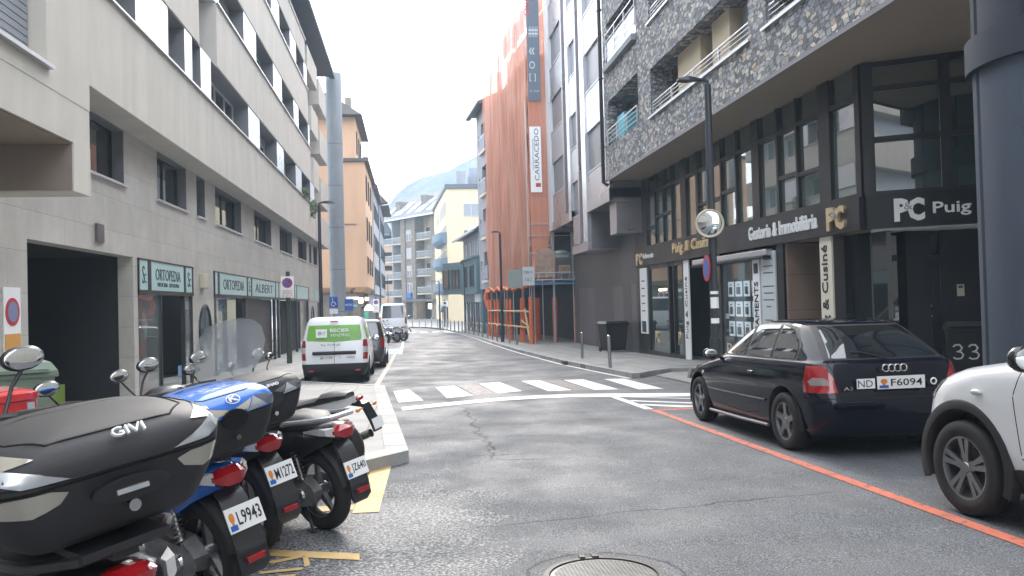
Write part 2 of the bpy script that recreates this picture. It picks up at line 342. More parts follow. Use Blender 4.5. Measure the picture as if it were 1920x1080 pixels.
def window(T, parent, u0, u1, z0, z1, d, fm='frame_white', gm='glass_window', mull=1, fw=.06, sill=None, blind=0, bm_='blind', trans=(), lining=None):
    g = .002
    u0 += g; u1 -= g; z0 += g; z1 -= g
    f = MB(T); f.box(u0, u0 + fw, d, d + .06, z0, z1).box(u1 - fw, u1, d, d + .06, z0, z1).box(u0 + fw, u1 - fw, d, d + .06, z0, z0 + fw).box(u0 + fw, u1 - fw, d, d + .06, z1 - fw, z1)
    for k in range(1, mull + 1):
        c = u0 + (u1 - u0) * k / (mull + 1); f.box(c - fw / 2, c + fw / 2, d + .003, d + .057, z0 + fw, z1 - fw)
    for z in trans: f.box(u0 + fw, u1 - fw, d + .006, d + .054, z - fw / 2, z + fw / 2)
    w = f.build('window', fm, parent, 0)
    MB(T).box(u0 + fw * .5, u1 - fw * .5, d + .015, d + .025, z0 + fw * .5, z1 - fw * .5).build('pane', gm, w, 0)
    if blind:
        s = MB(T); zb = z1 - (z1 - z0) * blind; n = max(2, int((z1 - zb) / .09))
        for k in range(n): s.box(u0 + .02, u1 - .02, d + .065, d + .085 , zb + (z1 - zb) * k / n, zb + (z1 - zb) * (k + .82) / n)
        s.box(u0 + .03, u1 - .03, d + .062, d + .07, zb, z1).build('roller_blind', bm_, w, 0)
    if lining is not None:
        L_ = MB(T); L_.box(u1 - .002, u1 - .022, d + .062, lining, z0, z1 - .022).box(u0 + .002, u0 + .022, d + .062, lining, z0, z1 - .022).box(u0 + .002, u1 - .002, d + .062, lining, z1 - .02, z1 - .001); L_.build_each('reveal', mat('reveal_grey', (.17, .175, .19), .6), w, 0)
    if sill:
        MB(T).box(u0 - .06, u1 + .06, sill[0], sill[1], z0 - .05, z0 - .003).build('sill', 'alu' if len(sill) < 3 else sill[2], w, 0)
    return w
# ================= SETTING =================
tag(sheet('ground', [(-320, -60), (320, -60), (320, 600), (-320, 600)], -.16, 'asphalt'), None, kind='structure')
tag(sheet('road', [(-9, -45), (12, -45), (12, 130), (-25, 130), (-25, 70), (-9, 60)], 0, 'asphalt'), None, kind='structure')
# left: parking strip edge, pavement and the kerb build-out
tag(sheet('pavement', [(-7, -45), (-3.1, -45), (-3.1, 8.0), (-.6, 8.22), (-.22, 8.7), (-.8, 17.9), (-3.0, 20.3), (-3.0, 96), (-7, 96)], .12, 'paving', thick=.2), None, kind='structure')
k = sheet('kerb', [(-3.1, 7.86), (-.52, 8.06), (-.06, 8.62), (-.62, 17.75), (-.78, 18.0), (-2.93, 20.45), (-3.02, 20.32), (-.85, 17.83), (-.32, 8.78), (-.65, 8.28), (-3.1, 8.08)], .128, 'kerbstone', thick=.2); tag(k, None, kind='structure')
tag(sheet('kerb', [(-2.98, 20.5), (-2.84, 20.5), (-2.84, 96), (-2.98, 96)], .127, 'kerbstone', thick=.2), None, kind='structure')
# right pavement
RK = [(5.26, 18.55), (5.1, 21), (4.89, 25), (4.82, 31), (4.71, 35.3), (4.6, 41), (4.3, 50.7), (3.75, 61), (2.9, 71), (1.6, 77.5), (-1, 82), (-6, 85), (-24, 88)]
RKi = [(x + .2, y + .04) for x, y in RK[:7]] + [(3.95, 61.1), (3.08, 71.15), (1.75, 77.65), (-.9, 82.2), (-5.9, 85.2), (-24, 88.2)]
tag(sheet('pavement', RKi + [(-24, 170), (12, 170), (12, 20.05), (6.6, 20.05), (5.6, 18.75)], .12, 'paving', thick=.2), None, kind='structure')
tag(sheet('kerb', RK + RKi[::-1], .128, 'kerbstone', thick=.2), None, kind='structure')
tag(sheet('kerb', [(5.26, 18.54), (6.65, 19.85), (12, 19.9), (12, 20.04), (6.6, 20.04), (5.46, 18.76)], .126, 'kerbstone', thick=.2), None, kind='structure')
tag(sheet('pavement', [(5.95, -10), (14, -10), (14, 19.88), (6.7, 19.83), (5.95, 18.9)], .03, 'paving', thick=.2), None, kind='structure')
tag(sheet('pavement', [(6.1, -10), (14, -10), (14, 14.2), (6.1, 14.2)], .12, 'paving', thick=.1), None, kind='structure')
tag(sheet('kerb', [(5.93, -10), (6.08, -10), (6.08, 14.3), (5.93, 14.3)], .127, 'kerbstone', thick=.2), None, kind='structure')
# road markings
tag(sheet('road_edge_line', [(x - .02, y) for x, y in RK[:9]] + [(x - .13, y) for x, y in RK[:9]][::-1], .006, 'white_paint'), None, kind='structure')
STR = [[(-0.42, 17.54), (-0.08, 17.9), (0.2, 15.24), (-0.27, 15.06)], [(0.52, 18.22), (0.97, 18.42), (1.2, 15.82), (0.66, 15.53)], [(1.56, 18.72), (2.08, 19.0), (2.27, 16.4), (1.72, 16.08)],
 [(2.62, 19.05), (3.07, 19.04), (3.27, 16.15), (2.78, 16.11)], [(3.62, 18.85), (4.11, 18.84), (4.21, 15.88), (3.71, 15.97)], [(4.58, 18.65), (5.05, 18.57), (5.07, 15.6), (4.57, 15.66)]]
for s in STR: tag(sheet('crosswalk_stripe', s, .005, 'white_paint'), None, kind='structure')
for s in ([(1.02, 18.52), (1.5, 18.6), (1.66, 15.95), (1.24, 15.88)], [(3.12, 19.0), (3.55, 18.9), (3.66, 16.0), (3.32, 16.1)]): tag(sheet('worn_marking', s, .004, 'pink_paint'), None, kind='structure')
SF = [(-0.21, 14.17), (0.37, 14.52), (1.08, 14.91), (1.78, 15.2), (2.48, 15.32), (3.16, 15.27), (3.84, 15.06), (4.51, 14.81), (5.28, 14.5)]
SN = [(-0.18, 13.64), (0.4, 13.98), (1.08, 14.35), (1.75, 14.62), (2.37, 14.72), (3.02, 14.67), (3.66, 14.42), (4.3, 14.17), (5.08, 13.94)]
tag(sheet('stop_line', SF + SN[::-1], .006, 'white_paint'), None, kind='structure')
for s in ([(3.66, 14.4), (3.8, 14.35), (3.82, 12.3), (3.68, 12.3)], [(3.83, 13.75), (3.83, 13.55), (4.9, 12.6), (5.2, 12.55)], [(3.83, 13.08), (3.83, 12.88), (4.3, 12.35), (4.75, 12.35)], [(3.83, 14.3), (4.1, 14.2), (5.8, 13.1), (5.8, 12.9)]): tag(sheet('hatch_marking', s, .005, 'white_paint'), None, kind='structure')
tag(sheet('parking_line', [(3.72, -2), (3.84, -2), (3.84, 12.2), (3.72, 12.2)], .005, 'red_paint'), None, kind='structure')
tag(sheet('parking_line', [(3.845, 12.06), (5.8, 12.06), (5.8, 12.2), (3.845, 12.2)], .005, 'red_paint'), None, kind='structure')
tag(sheet('parking_line', [(-.93, 19.0), (-.8, 19.0), (-.72, 37), (-.84, 37)], .005, 'faded_red_paint'), None, kind='structure')
tag(sheet('parking_bay', [(-2.7, 37.2), (-.62, 37.2), (-.62, 42.5), (-2.7, 42.5)], .006, 'blue_paint'), None, kind='structure')
tag(sheet('parking_line', [(-.6, 37), (-.46, 37), (-.46, 60), (-.6, 60)], .005, 'white_paint'), None, kind='structure')
tag(sheet('bay_line', [(-.44, 8.5), (-.24, 8.5), (-.29, 6.4), (-.5, 6.4)], .005, 'yellow_paint'), None, kind='structure')
tag(sheet('bay_line', [(-1.6, 6.55), (-.5, 6.52), (-.5, 6.7), (-1.6, 6.72)], .0055, 'yellow_paint'), None, kind='structure')
tag(sheet('bay_line', [(-1.9, 5.86), (-.37, 5.27), (-.36, 5.13), (-1.9, 5.7)], .005, 'yellow_paint'), None, kind='structure')
for k_, ps in enumerate(([(-.95, 5.22), (-.74, 5.32), (-.70, 5.28), (-.9, 5.17)], [(-.70, 5.28), (-.74, 5.32), (-.69, 5.05), (-.66, 5.08)], [(-.95, 5.02), (-.7, 5.05), (-.7, 5.0), (-.95, 4.97)], [(-.98, 4.9), (-.72, 4.92), (-.73, 4.86), (-.98, 4.84)])): tag(sheet('bay_marking', ps, .0065, 'yellow_paint'), None, kind='structure')
for i in range(6):
    x = -2.2 + i * 1.0; tag(sheet('crosswalk_stripe', [(x, 68), (x + .55, 68), (x + .5, 66.2), (x - .05, 66.2)], .005, 'white_paint'), None, kind='structure')
tag(sheet('stop_line', [(-.4, 43.0), (2.1, 42.4), (2.1, 42.0), (-.4, 42.6)], .005, 'pink_paint'), None, kind='structure')
# manhole
mh = thing('manhole_cover', (1.07, 4.5, gz(4.5)), 'round ribbed iron manhole cover in the asphalt at the very front', 'manhole cover')
b_ = MB(); tilt = lambda x, y, z: (x, y, z + gz(y)); b_.T = tilt
b_.lathe([(.315, .002), (.315, .012), (.345, .012), (.345, .002)], (1.07, 4.5, 0), 'z', 48); b_.build('frame', 'steel_dark' if 'steel_dark' in MATS else mat('cast_iron', (.06, .058, .055), .45, .6, var=(8, .2)) and 'cast_iron', mh)
mat('cast_plate', (.17, .17, .165), .45, .5, var=(6, .15))
b_ = MB(tilt); b_.lathe([(.0, .006), (.3, .006), (.31, .003)], (1.07, 4.5, 0), 'z', 48)
for i in range(-13, 14):
    c = i * .0215; L = sqrt(max(.0, .285 ** 2 - c * c))
    b_.box(1.07 - L, 1.07 + L, 4.5 + c - .005, 4.5 + c + .005, .0065, .0105)
for i in range(-12, 13):
    c = i * .023; L = sqrt(max(.0, .285 ** 2 - c * c)); b_.box(1.07 + c - .0025, 1.07 + c + .0025, 4.5 - L, 4.5 + L, .0064, .0095)
b_.build('lid', 'cast_plate', mh, 30)
b_ = MB(tilt); b_.ch = []; b_.v = []; b_.f = []; b_.box(1.0, 1.035, 4.82, 4.87, .003, .022).box(1.08, 1.12, 4.82, 4.87, .003, .022); b_.build_each('hinge', 'cast_iron', mh)
# mountain: a real slope ridge ~1.5 km away
b_ = MB(); nx, ny = 70, 16; rr_ = random.Random(3); vs = []; fs = []
def ridge(x):   # crest height; rises to the right
    return 42 + max(0, (x + 60)) * .4 + 2.5 * sin(x * .06) + 1.6 * sin(x * .17 + 1)
for j in range(ny + 1):
    for i in range(nx + 1):
        x = -280 + i * 470 / nx; q = j / ny; h = ridge(x)
        vs.append((x + rr_.uniform(-3, 3), 280 + q * 130 + rr_.uniform(-3, 3), -5 + h * q ** .9 * 1.0 + (rr_.uniform(-1.6, 1.6) if 0 < j < ny else 0) + (rr_.uniform(-1.5, 1.5) if j == ny else 0)))
for j in range(ny):
    for i in range(nx): a = j * (nx + 1) + i; fs.append((a, a + 1, a + nx + 2, a + nx + 1))
b_.add(vs, fs); tag(b_.build('mountain', 'mountain', None, 60), None, kind='structure')

# ================= LEFT BUILDING =================
FL = frame(-5.6, 0, 0, 1, 1, 0)
lb = thing('apartment_building', (-8, 30, gz(30)), 'long pale rendered apartment block with ribbon windows and orthopaedic shops on the left', 'building')
W1 = [(13.6, 16.53), (18.6, 20.95), (21.91, 22.79), (23.94, 27.53), (29.73, 33.29), (35.42, 39.02), (41.01, 44.33), (45.47, 46.44), (47.43, 49.31)]
holes = [(12.46, 16.95, -1, 2.63), (17.2, 21.35, -1, 2.63), (23.57, 44.78, -1, 2.63)] + [(a, b, 4.03, 5.13) for a, b in W1]
g = MB(FL); wall(g, -40, 51.0, -.9, 5.14, 0, holes, .3); g.build('ground_floor_wall', 'travertine', lb, 0)
for a, b in W1: window(FL, lb, a, b, 4.03, 5.13, -.28, 'frame_dark', 'glass_window', 1 if b - a > 1.2 else 0, .05, (-.1, .07), lining=-.004)
# upper storeys: rendered bands in front, window strips between
UP = lambda u, d, z: FL(u, d, z)
FLR = [5.14, 8.04, 10.94, 13.84]            # band bottoms (sill 1.74 / 1.68 higher)
SIL = [6.86, 9.76, 12.66, 15.56]
g = MB(FL); g.box(-40, 51.0, -3, -.02, 5.15, 16.2); g.build('core_wall', 'wall_blue_grey', lb, 0)
g = MB(FL)
def bands(z0, z1, segs):
    for a, b in segs: g.box(a, b, -.015, .6, z0, z1)
bands(5.14, 6.86, [(-40, 5.4), (8, 43.6)]); bands(5.14, 6.72, [(43.9, 50.6)])
bands(8.04, 9.76, [(-40, 5.4), (8, 20.1), (21.9, 42.0)]); bands(10.94, 12.66, [(-40, 15), (17, 41.3)]); bands(13.84, 15.0, [(-40, 20.1), (21.9, 40.6)])
bands(8.04, 9.6, [(43.4, 45.8)]); bands(10.94, 12.3, [(42.8, 45.8)]); bands(13.84, 15.1, [(41.5, 45.8)])
for z in (8.04, 10.94, 13.84): bands(z - .55, z + .95, [(46.6, 50.6)])
g.build('parapet_band', 'render', lb, 0, bevel=.012)
g = MB(FL)
for s, segs in ((6.86, [(8, 43.6)]), (9.76, [(8, 20.1), (21.9, 42)]), (12.66, [(8, 15), (17, 41.3)]), (15.0, [(8, 20.1), (21.9, 40.6)])):
    for a, b in segs: g.box(a, b, .3, .66, s, s + .035)
g.build('coping', 'alu', lb, 0)
ST = [[(8, 12.2), (14.34, 15.58), (17.61, 18.87), (19.5, 20.27), (21.28, 26.08), (27.99, 31.52), (33.23, 36.59), (38.54, 41.79)],
      [(12, 16), (22.3, 25.62), (27.63, 31.02), (33.06, 36.35), (37.9, 41.4)],
      [(17.5, 19), (21, 25), (27, 30.9), (32.76, 35.64), (37.5, 40.2)]]
for k, (s, row) in enumerate(zip(SIL, ST)):
    e = [8.04, 10.94, 13.84][k]; end = [43.6, 42, 41.3][k]
    g = MB(FL); prev = 8
    for a, b in row + [(end, end)]:
        if a - prev > .1: g.box(prev + .003, a - .003, -.012, .575, s + .036, e - .003)
        prev = b
    g.build_each('window_pier', 'white_panel', lb, 0)
    for i, (a, b) in enumerate(row):
        window(FL, lb, a + .01, b - .01, s + .04, e - .01, .06, 'frame_white', 'glass_window', 1 if b - a < 3.6 else 3, .07, None, [0, 0, .98, 0, .0, .35, .0, 0][(i + k) % 8] if b - a > 1 else 0, lining=.58)
for z in (6.8, 9.7, 12.6):      # the far, stepped-back end bays
    for a, b in ((43.9, 45.7), (47.3, 49.6)): window(FL, lb, a, b, z, z + 1.2, -.015, 'frame_white', 'glass_window', 1, .07)
g = MB(FL); g.box(-40, 51.2, -3.2, 1.0, 16.2, 16.4).box(-40, 51.2, .8, 1.15, 16.08, 16.28); g.build('eaves', 'slate', lb, 0)
# projecting near bay
g = MB(FL); g.box(-9, 11.145, .005, 1.395, 3.68, 4.2); wall(g, -9, 11.15, 4.2, 9.2, 1.4, [(6.9, 9.9, 4.46, 6.4)], .3); g.box(9.95, 11.14, .01, 1.36, 4.21, 9.19)
g.box(10.62, 11.15, .004, 1.398, 3.06, 3.69)
o = g.build('projecting_bay', 'render', lb, 0)
g = MB(FL); g.box(-9, 10.6, .03, 1.36, 3.655, 3.678).box(5.5, 10.61, .03, 1.36, 3.08, 3.1); g.v = g.v[:8]; g.f = g.f[:6]; g.build('bay_soffit', 'soffit', lb, 0)
g = MB(FL); g.box(10.6, 10.617, .01, 1.38, 3.07, 3.66); g.build('bay_return_shade', mat('render_shaded', (.24, .195, .165), .85, var=(1, .1)), lb, 0)  # shade under the bay, painted as a darker colour on this thin facing
g = MB(FL); g.box(5.5, 10.61, .01, 1.3, 3.07, 3.075); 
window(FL, lb, 6.9, 9.9, 4.46, 6.4, 1.12, 'frame_dark', 'glass_window', 1, .05, (1.3, 1.47), .98, 'blind_grey')
# garage recess
g = MB(FL); z0 = -.35
g.add([(12.46, -.3, z0), (12.46, -7, z0), (12.46, -7, 2.64), (12.46, -.3, 2.64), (16.95, -.3, z0), (16.95, -7, z0), (16.95, -7, 2.64), (16.95, -.3, 2.64)], [(0, 1, 2, 3), (4, 5, 6, 7), (1, 5, 6, 2), (3, 2, 6, 7), (0, 1, 5, 4)])
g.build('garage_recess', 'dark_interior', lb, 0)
# shopfronts
def shop_panel(u0, u1, lab, fig=0, sub=None):
    f = MB(FL); f.box(u0, u1, -.1, .02, 1.97, 2.6); f.build('sign_panel', 'sign_teal', lb, 0)
    if lab: text(lab, FL(u0 + (u1 - u0) * .12, .022, 2.2 if sub else 2.12), (0, 1, 0), (0, 0, 1), (u1 - u0) * .76, .26 if sub else .32, 'text_dark', lb)
    if sub: text(sub, FL(u0 + (u1 - u0) * .17, .022, 2.06), (0, 1, 0), (0, 0, 1), (u1 - u0) * .66, .09, 'text_dark', lb)
    if fig: text('S', FL(u0 + (u1 - u0) * .3, .022, 2.1), (0, 1, 0), (0, 0, 1), (u1 - u0) * .3, .38, 'text_dark', lb); text('C', FL(u0 + (u1 - u0) * .5, .022, 2.12), (0, 1, 0), (0, 0, 1), (u1 - u0) * .3, .2, 'text_dark', lb)
g = MB(FL); g.box(17.2, 21.35, -.28, -.11, 1.9, 2.63)
for a, b in ((17.2, 17.26), (17.8, 18.0), (20.52, 20.66), (21.25, 21.35)): g.box(a, b, -.105, .03, 1.9, 2.63)
g.box(17.2, 21.35, -.104, .035, 1.87, 1.96).box(17.2, 21.35, -.104, .035, 2.6, 2.634)
g.box(17.2, 17.25, -.1, .0, -.6, 1.87).box(20.6, 20.66, -.1, .0, -.6, 1.87).box(21.28, 21.35, -.1, 0, -.6, 1.87).box(18.75, 18.8, -.1, 0, -.6, 1.87)
for a, b in ((23.57, 23.66), (24.0, 24.2), (28.14, 28.3), (28.85, 29.02), (33.85, 34.0), (34.7, 34.85), (39.3, 39.5), (40.0, 40.2), (44.5, 44.78)): g.box(a, b, -.105, .03, 1.9, 2.63)
g.box(23.57, 44.78, -.104, .035, 1.87, 1.96).box(23.57, 44.78, -.104, .035, 2.6, 2.634).box(23.57, 44.78, -.28, -.11, 1.9, 2.63)
for a in (23.6, 28.0, 33.8, 34.8, 38, 40.2, 44.6): g.box(a, a + .25, -.1, .0, -.9, 1.87)
g.build('shop_frame', 'band_grey', lb, 0)
shop_panel(17.27, 17.79, None, 1); shop_panel(18.01, 20.5, 'ORTOPEDIA', 0, 'MEDICINA  ESPORTIVA'); shop_panel(20.67, 21.24, None, 1)
shop_panel(23.67, 23.98, None); shop_panel(24.21, 28.12, 'ORTOPEDIA'); shop_panel(28.31, 28.84, None, 1); shop_panel(29.03, 33.83, 'ALBERT'); shop_panel(34.01, 34.68, None); shop_panel(34.87, 39.28, None); shop_panel(39.52, 39.98, None); shop_panel(40.22, 44.48, None)
g = MB(FL)
g.box(17.25, 18.8, -.06, -.04, -.6, 1.87).box(20.66, 21.28, -.06, -.04, -.6, 1.87).box(23.85, 26.6, -.06, -.04, -.9, 1.87); g.build_each('shop_window', mat('shop_glass', (.5, .55, .55), .02, trans=.85, ior=1.35), lb, 0)
g = MB(FL); g.box(17.2, 21.35, -2.6, -2.5, -.7, 2.63).box(23.57, 44.78, -2.6, -2.5, -1, 2.63).box(18.8, 20.6, -1.0, -.95, -.6, 1.87).box(34.8, 38, -.9, -.85, -1, 1.87).box(38.2, 44.6, -.5, -.45, -1, 1.87).box(26.6, 28, -.6, -.55, -1, 1.87)
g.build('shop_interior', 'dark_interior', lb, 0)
g = MB(FL); 
for i in range(30): g.box(28.35, 33.8, -.2, -.165, -.9 + i * .092, -.9 + i * .092 + .084)
g.box(28.35, 33.8, -.21, -.19, -.9, 1.87); g.build('roller_shutter', mat('shutter_brown', (.09, .075, .07), .5, .3), lb, 0)
g = MB(FL); g.box(22.0, 22.5, .0, .14, 2.1, 2.5); a_ = g.build('alarm_box', 'beige_plastic', lb, 0, bevel=.04)
g = MB(FL); g.box(22.46, 22.505, .02, .12, 2.13, 2.3); g.build('strobe', 'sign_red', a_, 0)
g = MB(FL); g.box(15.0, 15.32, .003, .05, 2.78, 3.12); g.build('number_plate', 'metal_dark', lb, 0)
def oval(uc, zc, ru, rz):
    ring = lambda k, d: [FL(uc + ru * k * cos(2 * pi * i / 32), d, zc + rz * k * sin(2 * pi * i / 32)) for i in range(32)]
    g = MB(); g.loft([ring(1.0, .003), ring(1.0, .05), ring(.93, .05), ring(.93, .003)], False); w = g.build('oval_window', 'black_gloss', lb)
    g = MB(); g.loft([ring(.94, .004), ring(.94, .018)]); g.build('pane', mat('oval_glass', (.25, .28, .27), .03, .85), w, 0)
oval(22.5, .95, .62, .72); oval(46.3, .9, .6, .7)
for u0, u1 in ((45.5, 50.9),): pass
g = MB(FL); g.box(44.9, 50.9, -.01, .012, -.9, .55); g.build('plinth', 'grey_wall', lb, 0)
g = MB(FL); g.box(47.5, 49.0, .003, .05, 1.9, 2.5); g.build('sign_panel', 'sign_teal', lb, 0)
g = MB(FL); g.box(48.9, 50.9, .002, .03, -.9, 1.8); g.build('door', 'frame_dark', lb, 0)
# things in the shop windows and the garage
def simple(name, mb, ma, label, cat, group=None, smooth=40, bevel=0): return tag(mb.build(name, ma, None, smooth, bevel), label, cat, group)
g = MB(FL); g.box(18.35, 18.6, -.5, -.3, .2, 1.75).box(18.1, 18.7, -.9, -.3, -.35, .45); simple('display_stand', g, 'orange_item', 'orange display stand behind the first orthopaedic shop window', 'display stand', bevel=.02)
g = MB(FL); g.add([(18.3, -.28, 1.5), (18.55, -.28, 1.2), (18.4, -.28, .9), (18.25, -.28, 1.15), (18.3, -.25, 1.5), (18.55, -.25, 1.2), (18.4, -.25, .9), (18.25, -.25, 1.15)], [(0, 1, 2, 3), (4, 5, 6, 7), (0, 1, 5, 4), (1, 2, 6, 5), (2, 3, 7, 6), (3, 0, 4, 7)]); simple('leaflet', g, 'sign_white', 'white leaflet hanging over the orange display stand', 'leaflet')
g = MB(FL); g.box(24.9, 26.3, -.3, -.26, .95, 1.55); ps = simple('poster', g, mat('poster_green', (.06, .3, .26), .5), 'green poster with dark lettering in the second shop window', 'poster', smooth=0)
text('OBERT', FL(25.0, -.255, 1.0), (0, 1, 0), (0, 0, 1), 1.2, .22, 'text_dark', ps); text('SOM', FL(25.1, -.255, 1.3), (0, 1, 0), (0, 0, 1), .8, .18, 'text_dark', ps)
g = MB(FL); g.box(24.3, 24.75, -.7, -.35, .9, 1.6); simple('box', g, 'beige_plastic', 'beige box on the display left of the green poster', 'box', bevel=.02)
g = MB(FL); g.box(24.2, 26.3, -1.2, -.3, -.9, -.1); simple('display_counter', g, mat('counter_blue', (.2, .35, .5), .5), 'pale blue display counter low in the second shop window', 'counter', bevel=.02)
pf = thing('framed_poster', FL(14.0, -1.2, -.3), 'tall framed poster standing inside the dark garage opening', 'poster frame')
g = MB(FL); g.box(13.45, 13.53, -1.25, -1.15, -.2, 1.1).box(14.75, 14.85, -1.25, -1.15, -.2, 1.1).box(13.53, 14.75, -1.25, -1.15, 1.02, 1.1); g.build('frame', 'beige_plastic', pf); g = MB(FL); g.box(13.53, 14.75, -1.23, -1.2, -.2, 1.02); g.build('picture', mat('dim_poster', (.09, .095, .11), .5, var=(3, .6)), pf)
g = MB(FL); g.box(15.3, 16.6, -1.3, -1.2, -.3, .12); simple('display_board', g, mat('lime_board', (.3, .45, .08), .6), 'lime green board low inside the garage beside the framed poster', 'board')
g = MB(FL); g.box(15.9, 16.5, -2.2, -2.1, .6, 1.1); simple('picture', g, mat('dim_picture', (.4, .12, .08), .6), 'dim reddish picture on the back wall of the garage', 'picture')
g = MB(FL); g.box(13.1, 13.4, -1.3, -1.1, .1, .55); simple('box', g, mat('dim_box', (.4, .28, .15), .6), 'small brownish box left of the framed poster in the garage', 'box', bevel=.02)
# no-parking notice on the near wall, and wall pipe
ns = thing('parking_notice', FL(11.7, 0, 1.2), 'small worn no-parking notice with orange foot on the wall left of the garage', 'sign')
g = MB(FL); g.box(11.72, 12.2, .003, .02, 1.0, 1.9); g.build('board', 'sign_white', ns)
ring = lambda r, d: [FL(11.96 + r * cos(2 * pi * i / 24), d, 1.55 + r * sin(2 * pi * i / 24)) for i in range(24)]
g = MB(); g.loft([ring(.2, .021), ring(.2, .026)]); g.build('disc', 'sign_red', ns); g = MB(); g.loft([ring(.145, .0265), ring(.145, .03)]); g.build('disc', mat('disc_blue', (.2, .22, .38), .5), ns)
g = MB(FL); g.box(11.74, 12.18, .021, .026, 1.02, 1.24); g.build('panel', mat('orange_plate', (.6, .3, .06), .6), ns)
dp = thing('drainpipe', FL(11.2, 0, 0), 'thin dark drainpipe on the left wall beside the no-parking notice', 'pipe')
g = MB(); g.tube([FL(11.42, .06, -.2), FL(11.42, .06, 1.9), FL(11.36, .03, 2.1)], .022); g.build('pipe', 'metal_dark', dp); g = MB(FL); g.box(11.36, 11.5, .0, .09, .85, .9); g.build('bracket', 'metal_dark', dp)
# window box plants on the far ledge
def leaves(name, c, r, n, ma, label, cat, seed=1, sz=.06):
    rr = random.Random(seed); g = MB()
    for i in range(n):
        th = rr.uniform(0, 2 * pi); ph = math.acos(rr.uniform(-1, 1)); q = rr.random() ** .4
        p = Vector((c[0] + r[0] * q * sin(ph) * cos(th), c[1] + r[1] * q * sin(ph) * sin(th), c[2] + r[2] * q * cos(ph)))
        a = Vector((rr.uniform(-1, 1), rr.uniform(-1, 1), rr.uniform(-1, 1))).normalized() * sz; b = a.orthogonal().normalized() * sz * .5
        g.add([tuple(p - a), tuple(p + b), tuple(p + a), tuple(p - b)], [(0, 1, 2, 3)])
    return tag(g.build(name, ma, None, 0), label, cat)
leaves('plant', FL(39.0, .66, 7.05), (.2, .5, .25), 160, 'leaf', 'small pot plant on the left block window ledge before the lamp', 'plant', 4)
leaves('plant', FL(41.5, .75, 6.6), (.2, .45, .55), 240, 'leaf', 'trailing green plant hanging over the ledge by the left street lamp', 'plant', 5)
# round concrete column
cc = thing('concrete_column', (-4.62, 51.9, gz(51)), 'tall round blue-grey concrete column at the far end of the left block', 'column')
g = MB(); g.cyl((-4.62, 51.9, -.9), (-4.62, 51.9, 16.6), .5, n=32); g.build('shaft', mat('column_concrete', (.3, .34, .37), .8, var=(1.1, .1), stain=(1.5, .15), bump=(30, .25, .006)), cc)
g = MB()
for z in (1.2, 3.9, 6.6, 9.3, 12): g.lathe([(.5, -.012), (.502, -.01), (.502, .01), (.5, .012)], (-4.62, 51.9, z), 'z', 32)
g.build('joint', 'concrete_blue', cc)

g = MB(); g.box(4.80, 4.93, 24.7, 25.3, gz(25) + .02, gz(25) + .135); simple('kerb_drain', g, 'cast_iron', 'black iron drain inlet set in the right kerb beyond the crossing', 'drain', bevel=.01)
# ================= STONE-CLAD BUILDING (right) =================
FR = frame(8.45, 0, 0, 1, -1, 0)
sb = thing('stone_building', (10, 20, gz(20)), 'building clad in grey rubble stone above a black glazed office front on the right', 'building')
PZ = [5.8, 6.82, 8.2, 9.57, 10.95, 12.32, 13.7, 15.07, 16.5]
holes = [(23.5, 27.25, 6.95, 8.5), (23.5, 27.25, 9.75, 11.25), (23.5, 27.25, 12.5, 14.0), (15.55, 22.25, 6.82, 8.2), (15.55, 22.25, 9.57, 10.95), (15.55, 22.25, 12.32, 13.7), (9.3, 14.75, 6.82, 8.2), (9.3, 14.75, 9.57, 10.95)]
g = MB(FR); wall(g, 9.2, 27.7, 5.8, 16.5, 1.35, holes, 1.2); g.build('stone_wall', 'stone', sb, 0)
g = MB(FR); g.box(9.2, 27.7, -1.0, 1.33, 5.81, 5.85).box(9.2, 27.7, -1, .1, 5.86, 16.4); g.build('core_wall', 'render_brown', sb, 0)
g = MB(FR); g.add([(27.72, 1.36, 5.79), (9.2, 1.36, 5.79), (9.2, 0, 5.79), (13.3, 0, 5.79), (27.72, 0, 5.79)], [(0, 1, 2, 3, 4)]); g.add([(9.2, 0, 5.79), (13.6, 0, 5.79), (13.6, -7, 5.79), (9.2, -7, 5.79)], [(0, 1, 2, 3)]); g.build('soffit', 'soffit', sb, 0)
g = MB(FR); g.box(9.2, 27.72, 1.352, 1.375, 5.74, 5.82); g.build('drip_edge', 'metal_dark', sb, 0)
# pipe on the party line
dp = thing('drainpipe', (7.05, 27.8, 5.7), 'black downpipe running up the end of the stone cladding by the metal facade', 'pipe')
g = MB(FR); g.tube([(27.86, 1.25, 5.65), (27.86, 1.42, 5.75), (27.86, 1.42, 17)], .07, 10); g.build('pipe', 'frame_dark', dp); g = MB(FR)
for z in (7, 9.5, 12): g.box(27.76, 27.96, 1.34, 1.5, z, z + .06)
g.build_each('bracket', 'frame_dark', dp, 0)
def railing(T, parent, u0, u1, d, z0, z1, n, ma='alu', mid=3):
    g = MB(T)
    for k in range(mid + 1): z = z0 + (z1 - z0) * k / mid; g.box(u0, u1, d - .015, d + .015, z - (.03 if k == mid else .014), z)
    for k in range(n + 1): u = u0 + (u1 - u0) * k / n; g.box(u - .018 + (.02 if k == 0 else 0), u + .018 - (.02 if k == n else 0), d - .02, d + .02, z0 - .1, z1 - .031)
    return g.build('railing', ma, parent, 0)
